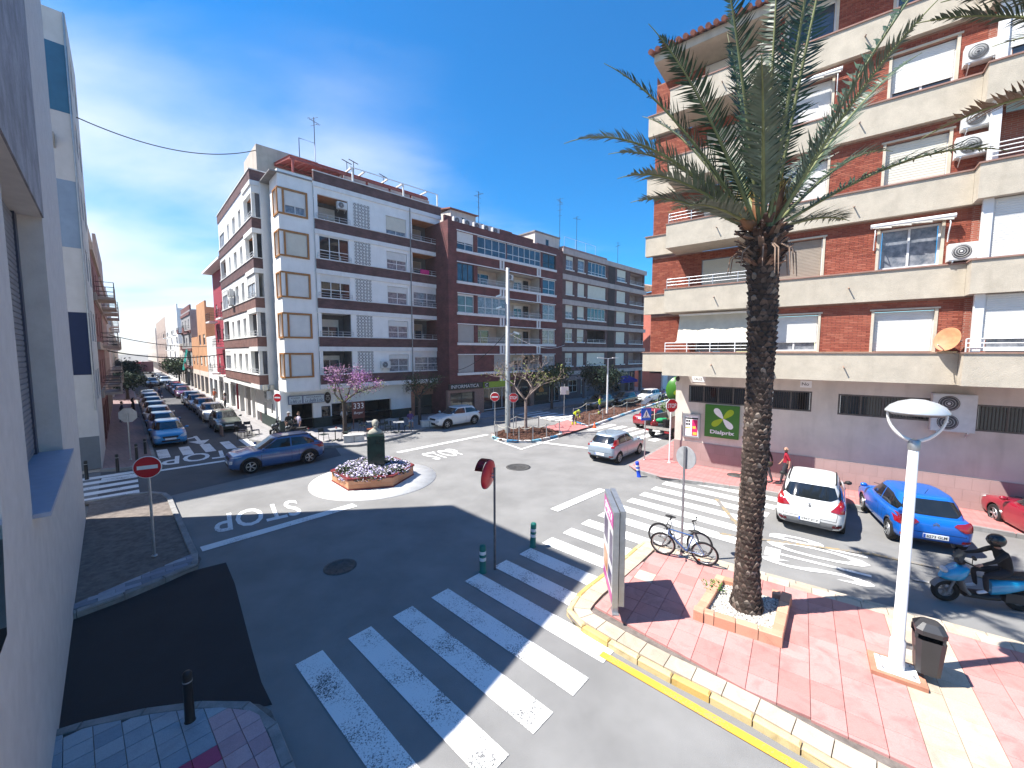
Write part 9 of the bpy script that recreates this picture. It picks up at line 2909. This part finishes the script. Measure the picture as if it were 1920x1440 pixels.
# scooter rider
RID = dict(pelvis=(0, 0.12, 0.90), waist=(0, 0.08, 1.05), chest=(0, -0.02, 1.26), neck=(0, -0.08, 1.40), head=(0, -0.11, 1.50), crown=(0, -0.11, 1.60), sl=(0.17, -0.04, 1.35), el=(0.25, -0.26, 1.17), wl=(0.29, -0.52, 1.08), hl=(0.30, -0.60, 1.06), sr=(-0.17, -0.04, 1.35), er=(-0.25, -0.26, 1.17), wr=(-0.29, -0.52, 1.08), hr=(-0.30, -0.60, 1.06),
           pl=(0.09, 0.08, 0.87), kl=(0.17, -0.36, 0.78), al=(0.15, -0.30, 0.42), tl=(0.16, -0.48, 0.37), pr=(-0.09, 0.08, 0.87), kr=(-0.17, -0.36, 0.78), ar=(-0.15, -0.30, 0.42), tr=(-0.16, -0.48, 0.37))
M_ = SCX.matrix_basis @ Vector((-0.28, 0, 0))
rd = person('helmeted rider in black riding the cyan blue scooter', (M_.x, M_.y, 0.0), SCX.rotation_euler.z + PI / 2, RID, blackc, cloth('black_jeans', (0.02, 0.02, 0.026)), mat('shoe_white', (0.62, 0.62, 0.66), 0.6, 0.1, 9), None, 'long', 1.12, 1.0, sub=1)
b_ = MB(); b_.sphere((0, -0.11, 1.57), 0.15, 18, 12, (0.92, 1.08, 1.0)); b_.build('helmet', mat('helmet_black', (0.012, 0.013, 0.015), 0.25, 0.1, 5, spec=0.6), rd)
b_ = MB(); b_.sphere((0, -0.14, 1.565), 0.142, 16, 8, (0.9, 1.0, 0.55)); b_.build('visor', car_glass, rd)
# restaurant corner
person('man in black with a pale cap standing at the scooters', (-14.75, 26.15, 0.147), R(60), dict(walk(0.2), el=(0.24, -0.08, 1.14), wl=(0.2, -0.25, 0.98), hl=(0.18, -0.31, 0.95)), blackc, blackc, shoe_d, hair_g, 'short', 1.1, hairstyle='cap')
person('woman in a white and violet top beside the man with the pale cap', (-14.05, 26.1, 0.147), R(-40), dict(walk(-0.3), er=(-0.24, -0.12, 1.16), wr=(-0.12, -0.22, 1.30), hr=(-0.08, -0.2, 1.38)), cloth('white_violet', (0.55, 0.5, 0.62)), navy, shoe_d, hair_b, 'short')
person('woman in a white top sitting at the bar window of the restaurant', (-12.6, 29.7, 0.30), R(200), SIT, cloth('white', (0.7, 0.7, 0.7)), blackc, shoe_d, hair_d, 'short', hairstyle='long')
person('person in a purple shirt and white shorts at the small street tree', (-7.6, 29.6, 0.147), R(20), SIT, cloth('purple', (0.12, 0.06, 0.2)), cloth('shorts_white', (0.6, 0.6, 0.62)), shoe_d, hair_d, 'short', shorts=True)
# left street
person('person in dark coat walking away close to the pale wall of the left street', un(-0.25, 44.5, 0.147), R(135), walk(0.6), navy, blackc, shoe_d, hair_d, 'long', 1.15)
person('person in dark dress walking away next to the parked cars, shaded pavement', un(0.45, 47.5, 0.147), R(135), walk(-0.6), blackc, blackc, shoe_d, hair_d, 'long', 1.1, hairstyle='long')
person('person in navy striding across the left street with a long shadow', un(2.9, 62.5, 0.0), R(225), walk(1.25), navy, navy, shoe_d, hair_d, 'long')
person('person in black crossing the left street farther up', un(2.6, 74, 0.0), R(225), walk(1.0), blackc, blackc, shoe_d, hair_d, 'long')
person('tiny figure crossing far up the left street', un(4.0, 104, 0.0), R(40), walk(1.1), blackc, blackc, shoe_d, hair_d, 'long')
person('woman in grey top holding a phone on the sunny pavement', un(6.9, 47.0, 0.147), R(-35), dict(walk(0.3), wl=(0.1, -0.22, 1.22), hl=(0.07, -0.25, 1.3), el=(0.24, -0.08, 1.13)), cloth('greyviolet', (0.26, 0.22, 0.24)), blackc, shoe_d, hair_d, 'short', hairstyle='long')
person('person in an orange shirt on the sunny pavement by the white house', un(6.95, 53.5, 0.147), R(-20), walk(0.5), cloth('orange', (0.5, 0.13, 0.06)), cloth('beige', (0.4, 0.3, 0.24)), shoe_d, hair_b, 'short')

# =================================================================== terrace furniture
def chair(label, loc, rz, m, group=None):
 o = thing('chair', label, 'chair', loc, rz, group)
 b = MB(); b.box(-0.21, 0.21, -0.21, 0.21, 0.43, 0.46); b.build('seat', m, o)
 b = MB(); b.cbox((0, 0.22, 0.70), (0.40, 0.025, 0.22), Matrix.Rotation(R(-8), 3, 'X')); b.build('backrest', m, o)
 for sx in (-1, 1):
  b = MB(); b.tube([(sx * 0.22, -0.22, 0), (sx * 0.19, -0.19, 0.44)], 0.014, 6); b.build('leg', m, o)
  b = MB(); b.tube([(sx * 0.22, 0.26, 0), (sx * 0.20, 0.19, 0.45), (sx * 0.20, 0.24, 0.82)], 0.014, 6); b.build('leg', m, o)
 return o
def table(label, loc, rz, m, top, group=None):
 o = thing('table', label, 'table', loc, rz, group)
 b = MB(); b.box(-0.36, 0.36, -0.36, 0.36, 0.71, 0.74); b.build('tabletop', top, o)
 b = MB(); b.tube([(0, 0, 0.03), (0, 0, 0.71)], 0.03, 8); b.build('leg', m, o)
 b = MB(); b.bar((-0.3, -0.3, 0.015), (0.3, 0.3, 0.015), 0.05, 0.03); b.bar((-0.3, 0.3, 0.017), (0.3, -0.3, 0.017), 0.05, 0.03); b.build('foot', m, o)
 return o
ch_g = mat('chair_green_black', (0.018, 0.03, 0.026), 0.5, 0.1, 5)
c1 = chair('dark green chair left of the sunlit restaurant table', (-11.95, 25.05, 0.147), R(70), ch_g)
t1 = table('sunlit restaurant table with a red pot, beside the blossom tree', (-11.35, 25.35, 0.147), R(40), ch_g, mat('table_top_grey', (0.36, 0.37, 0.37), 0.4, 0.1, 5))
dup(c1, (-10.8, 25.75, 0.147), R(-100), 'dark green chair right of the sunlit restaurant table', None)
o = thing('pot', 'small red and white pot on the sunlit restaurant table', 'pot', (-11.3, 25.4, 0.889)); b_ = MB(); b_.lathe([(0.04, 0), (0.05, 0.1), (0.035, 0.12)], (0, 0, 0), 10); b_.build('jar', mat('pot_red', (0.5, 0.16, 0.13), 0.5, 0.1, 9), o)
for i, (x, y, a) in enumerate(((-10.0, 28.3, 30), (-8.9, 29.0, 75), (-8.0, 27.9, 20))):
 dup(t1, (x, y, 0.147), R(a), ['shaded restaurant table nearest the blossom tree', 'shaded restaurant table by the wall of the white block', 'shaded restaurant table nearest the small street tree'][i], 'shaded restaurant tables')
 dup(c1, (x - 0.62, y - 0.1, 0.147), R(a + 60), ['shaded chair left of the table nearest the blossom tree', 'shaded chair left of the table by the wall', 'shaded chair left of the table nearest the small tree'][i], 'shaded restaurant chairs')
 dup(c1, (x + 0.6, y + 0.15, 0.147), R(a - 100), ['shaded chair right of the table nearest the blossom tree', 'shaded chair right of the table by the wall', 'shaded chair right of the table nearest the small tree'][i], 'shaded restaurant chairs')
dup(c1, (-9.65, 26.9, 0.147), R(-60), 'orange seated chair in the sun edge behind the blossom tree', None, {ch_g: mat('chair_orange', (0.42, 0.12, 0.05), 0.5, 0.1, 5)})
ch_n = mat('chair_navy_black', (0.012, 0.013, 0.026), 0.5, 0.1, 5)
for i, (n_, u_, a) in enumerate(((6.15, 33.5, 40), (5.7, 32.6, 60), (5.75, 34.5, 220), (6.3, 31.8, 130), (5.5, 31.7, 15))):
 x, y, _ = un(n_, u_)
 dup(c1, (x, y, 0.004), R(a), ['black chair at the back of the cluster by the white piers', 'black chair at the front left of the cluster by the dark car', 'black chair beside the bonnet of the dark car', 'black chair nearest the restaurant corner in the cluster', 'black chair nearest the striped crossing in the cluster'][i], 'black chairs left of the restaurant corner', {ch_g: ch_n})
for i, (x, y) in enumerate(((-10.0, 24.95), (-6.35, 30.2))):
 o = thing('concrete_planter', ['white concrete block planter at the foot of the blossom tree', 'white concrete block beside the parked white crossover'][i], 'planter', (x, y, 0.147), R(25))
 b_ = MB(); b_.box(-0.6, 0.6, -0.22, 0.22, 0, 0.42); b_.box(-0.62, 0.62, -0.24, 0.24, 0.421, 0.46)
 b_.build('block', mat('block_white', (0.6, 0.59, 0.55), 0.85, 0.1, 5), o)
 b_ = MB(); b_.box(-0.012, 0.012, -0.225, -0.221, 0, 0.42); b_.build('joint', seam_m, o)
b_ = MB(); b_.cbox((0, 0, 0), (0.9, 0.05, 0.7));
o = tag(b_.build('crate', mat('crate_clay', (0.34, 0.22, 0.18), 0.8, 0.1, 4), loc=un(4.65, 33.7, 0.36), rz=R(136)), 'clay coloured crate front before the dark parked car', 'crate')
# =================================================================== air
hz = MB(); hz.box(-300, 130, -20, 330, -1.0, 60.0)
ho = hz.build('haze', None)
hm = bpy.data.materials.new('haze_air'); hm.use_nodes = True
hm.node_tree.nodes.clear()
pv = hm.node_tree.nodes.new('ShaderNodeVolumePrincipled'); oo = hm.node_tree.nodes.new('ShaderNodeOutputMaterial')
pv.inputs['Color'].default_value = (0.93, 0.95, 1.0, 1); pv.inputs['Density'].default_value = 0.0005; pv.inputs['Anisotropy'].default_value = 0.2
hm.node_tree.links.new(pv.outputs[0], oo.inputs['Volume'])
ho.data.materials.clear(); ho.data.materials.append(hm)
tag(ho, kind='stuff')
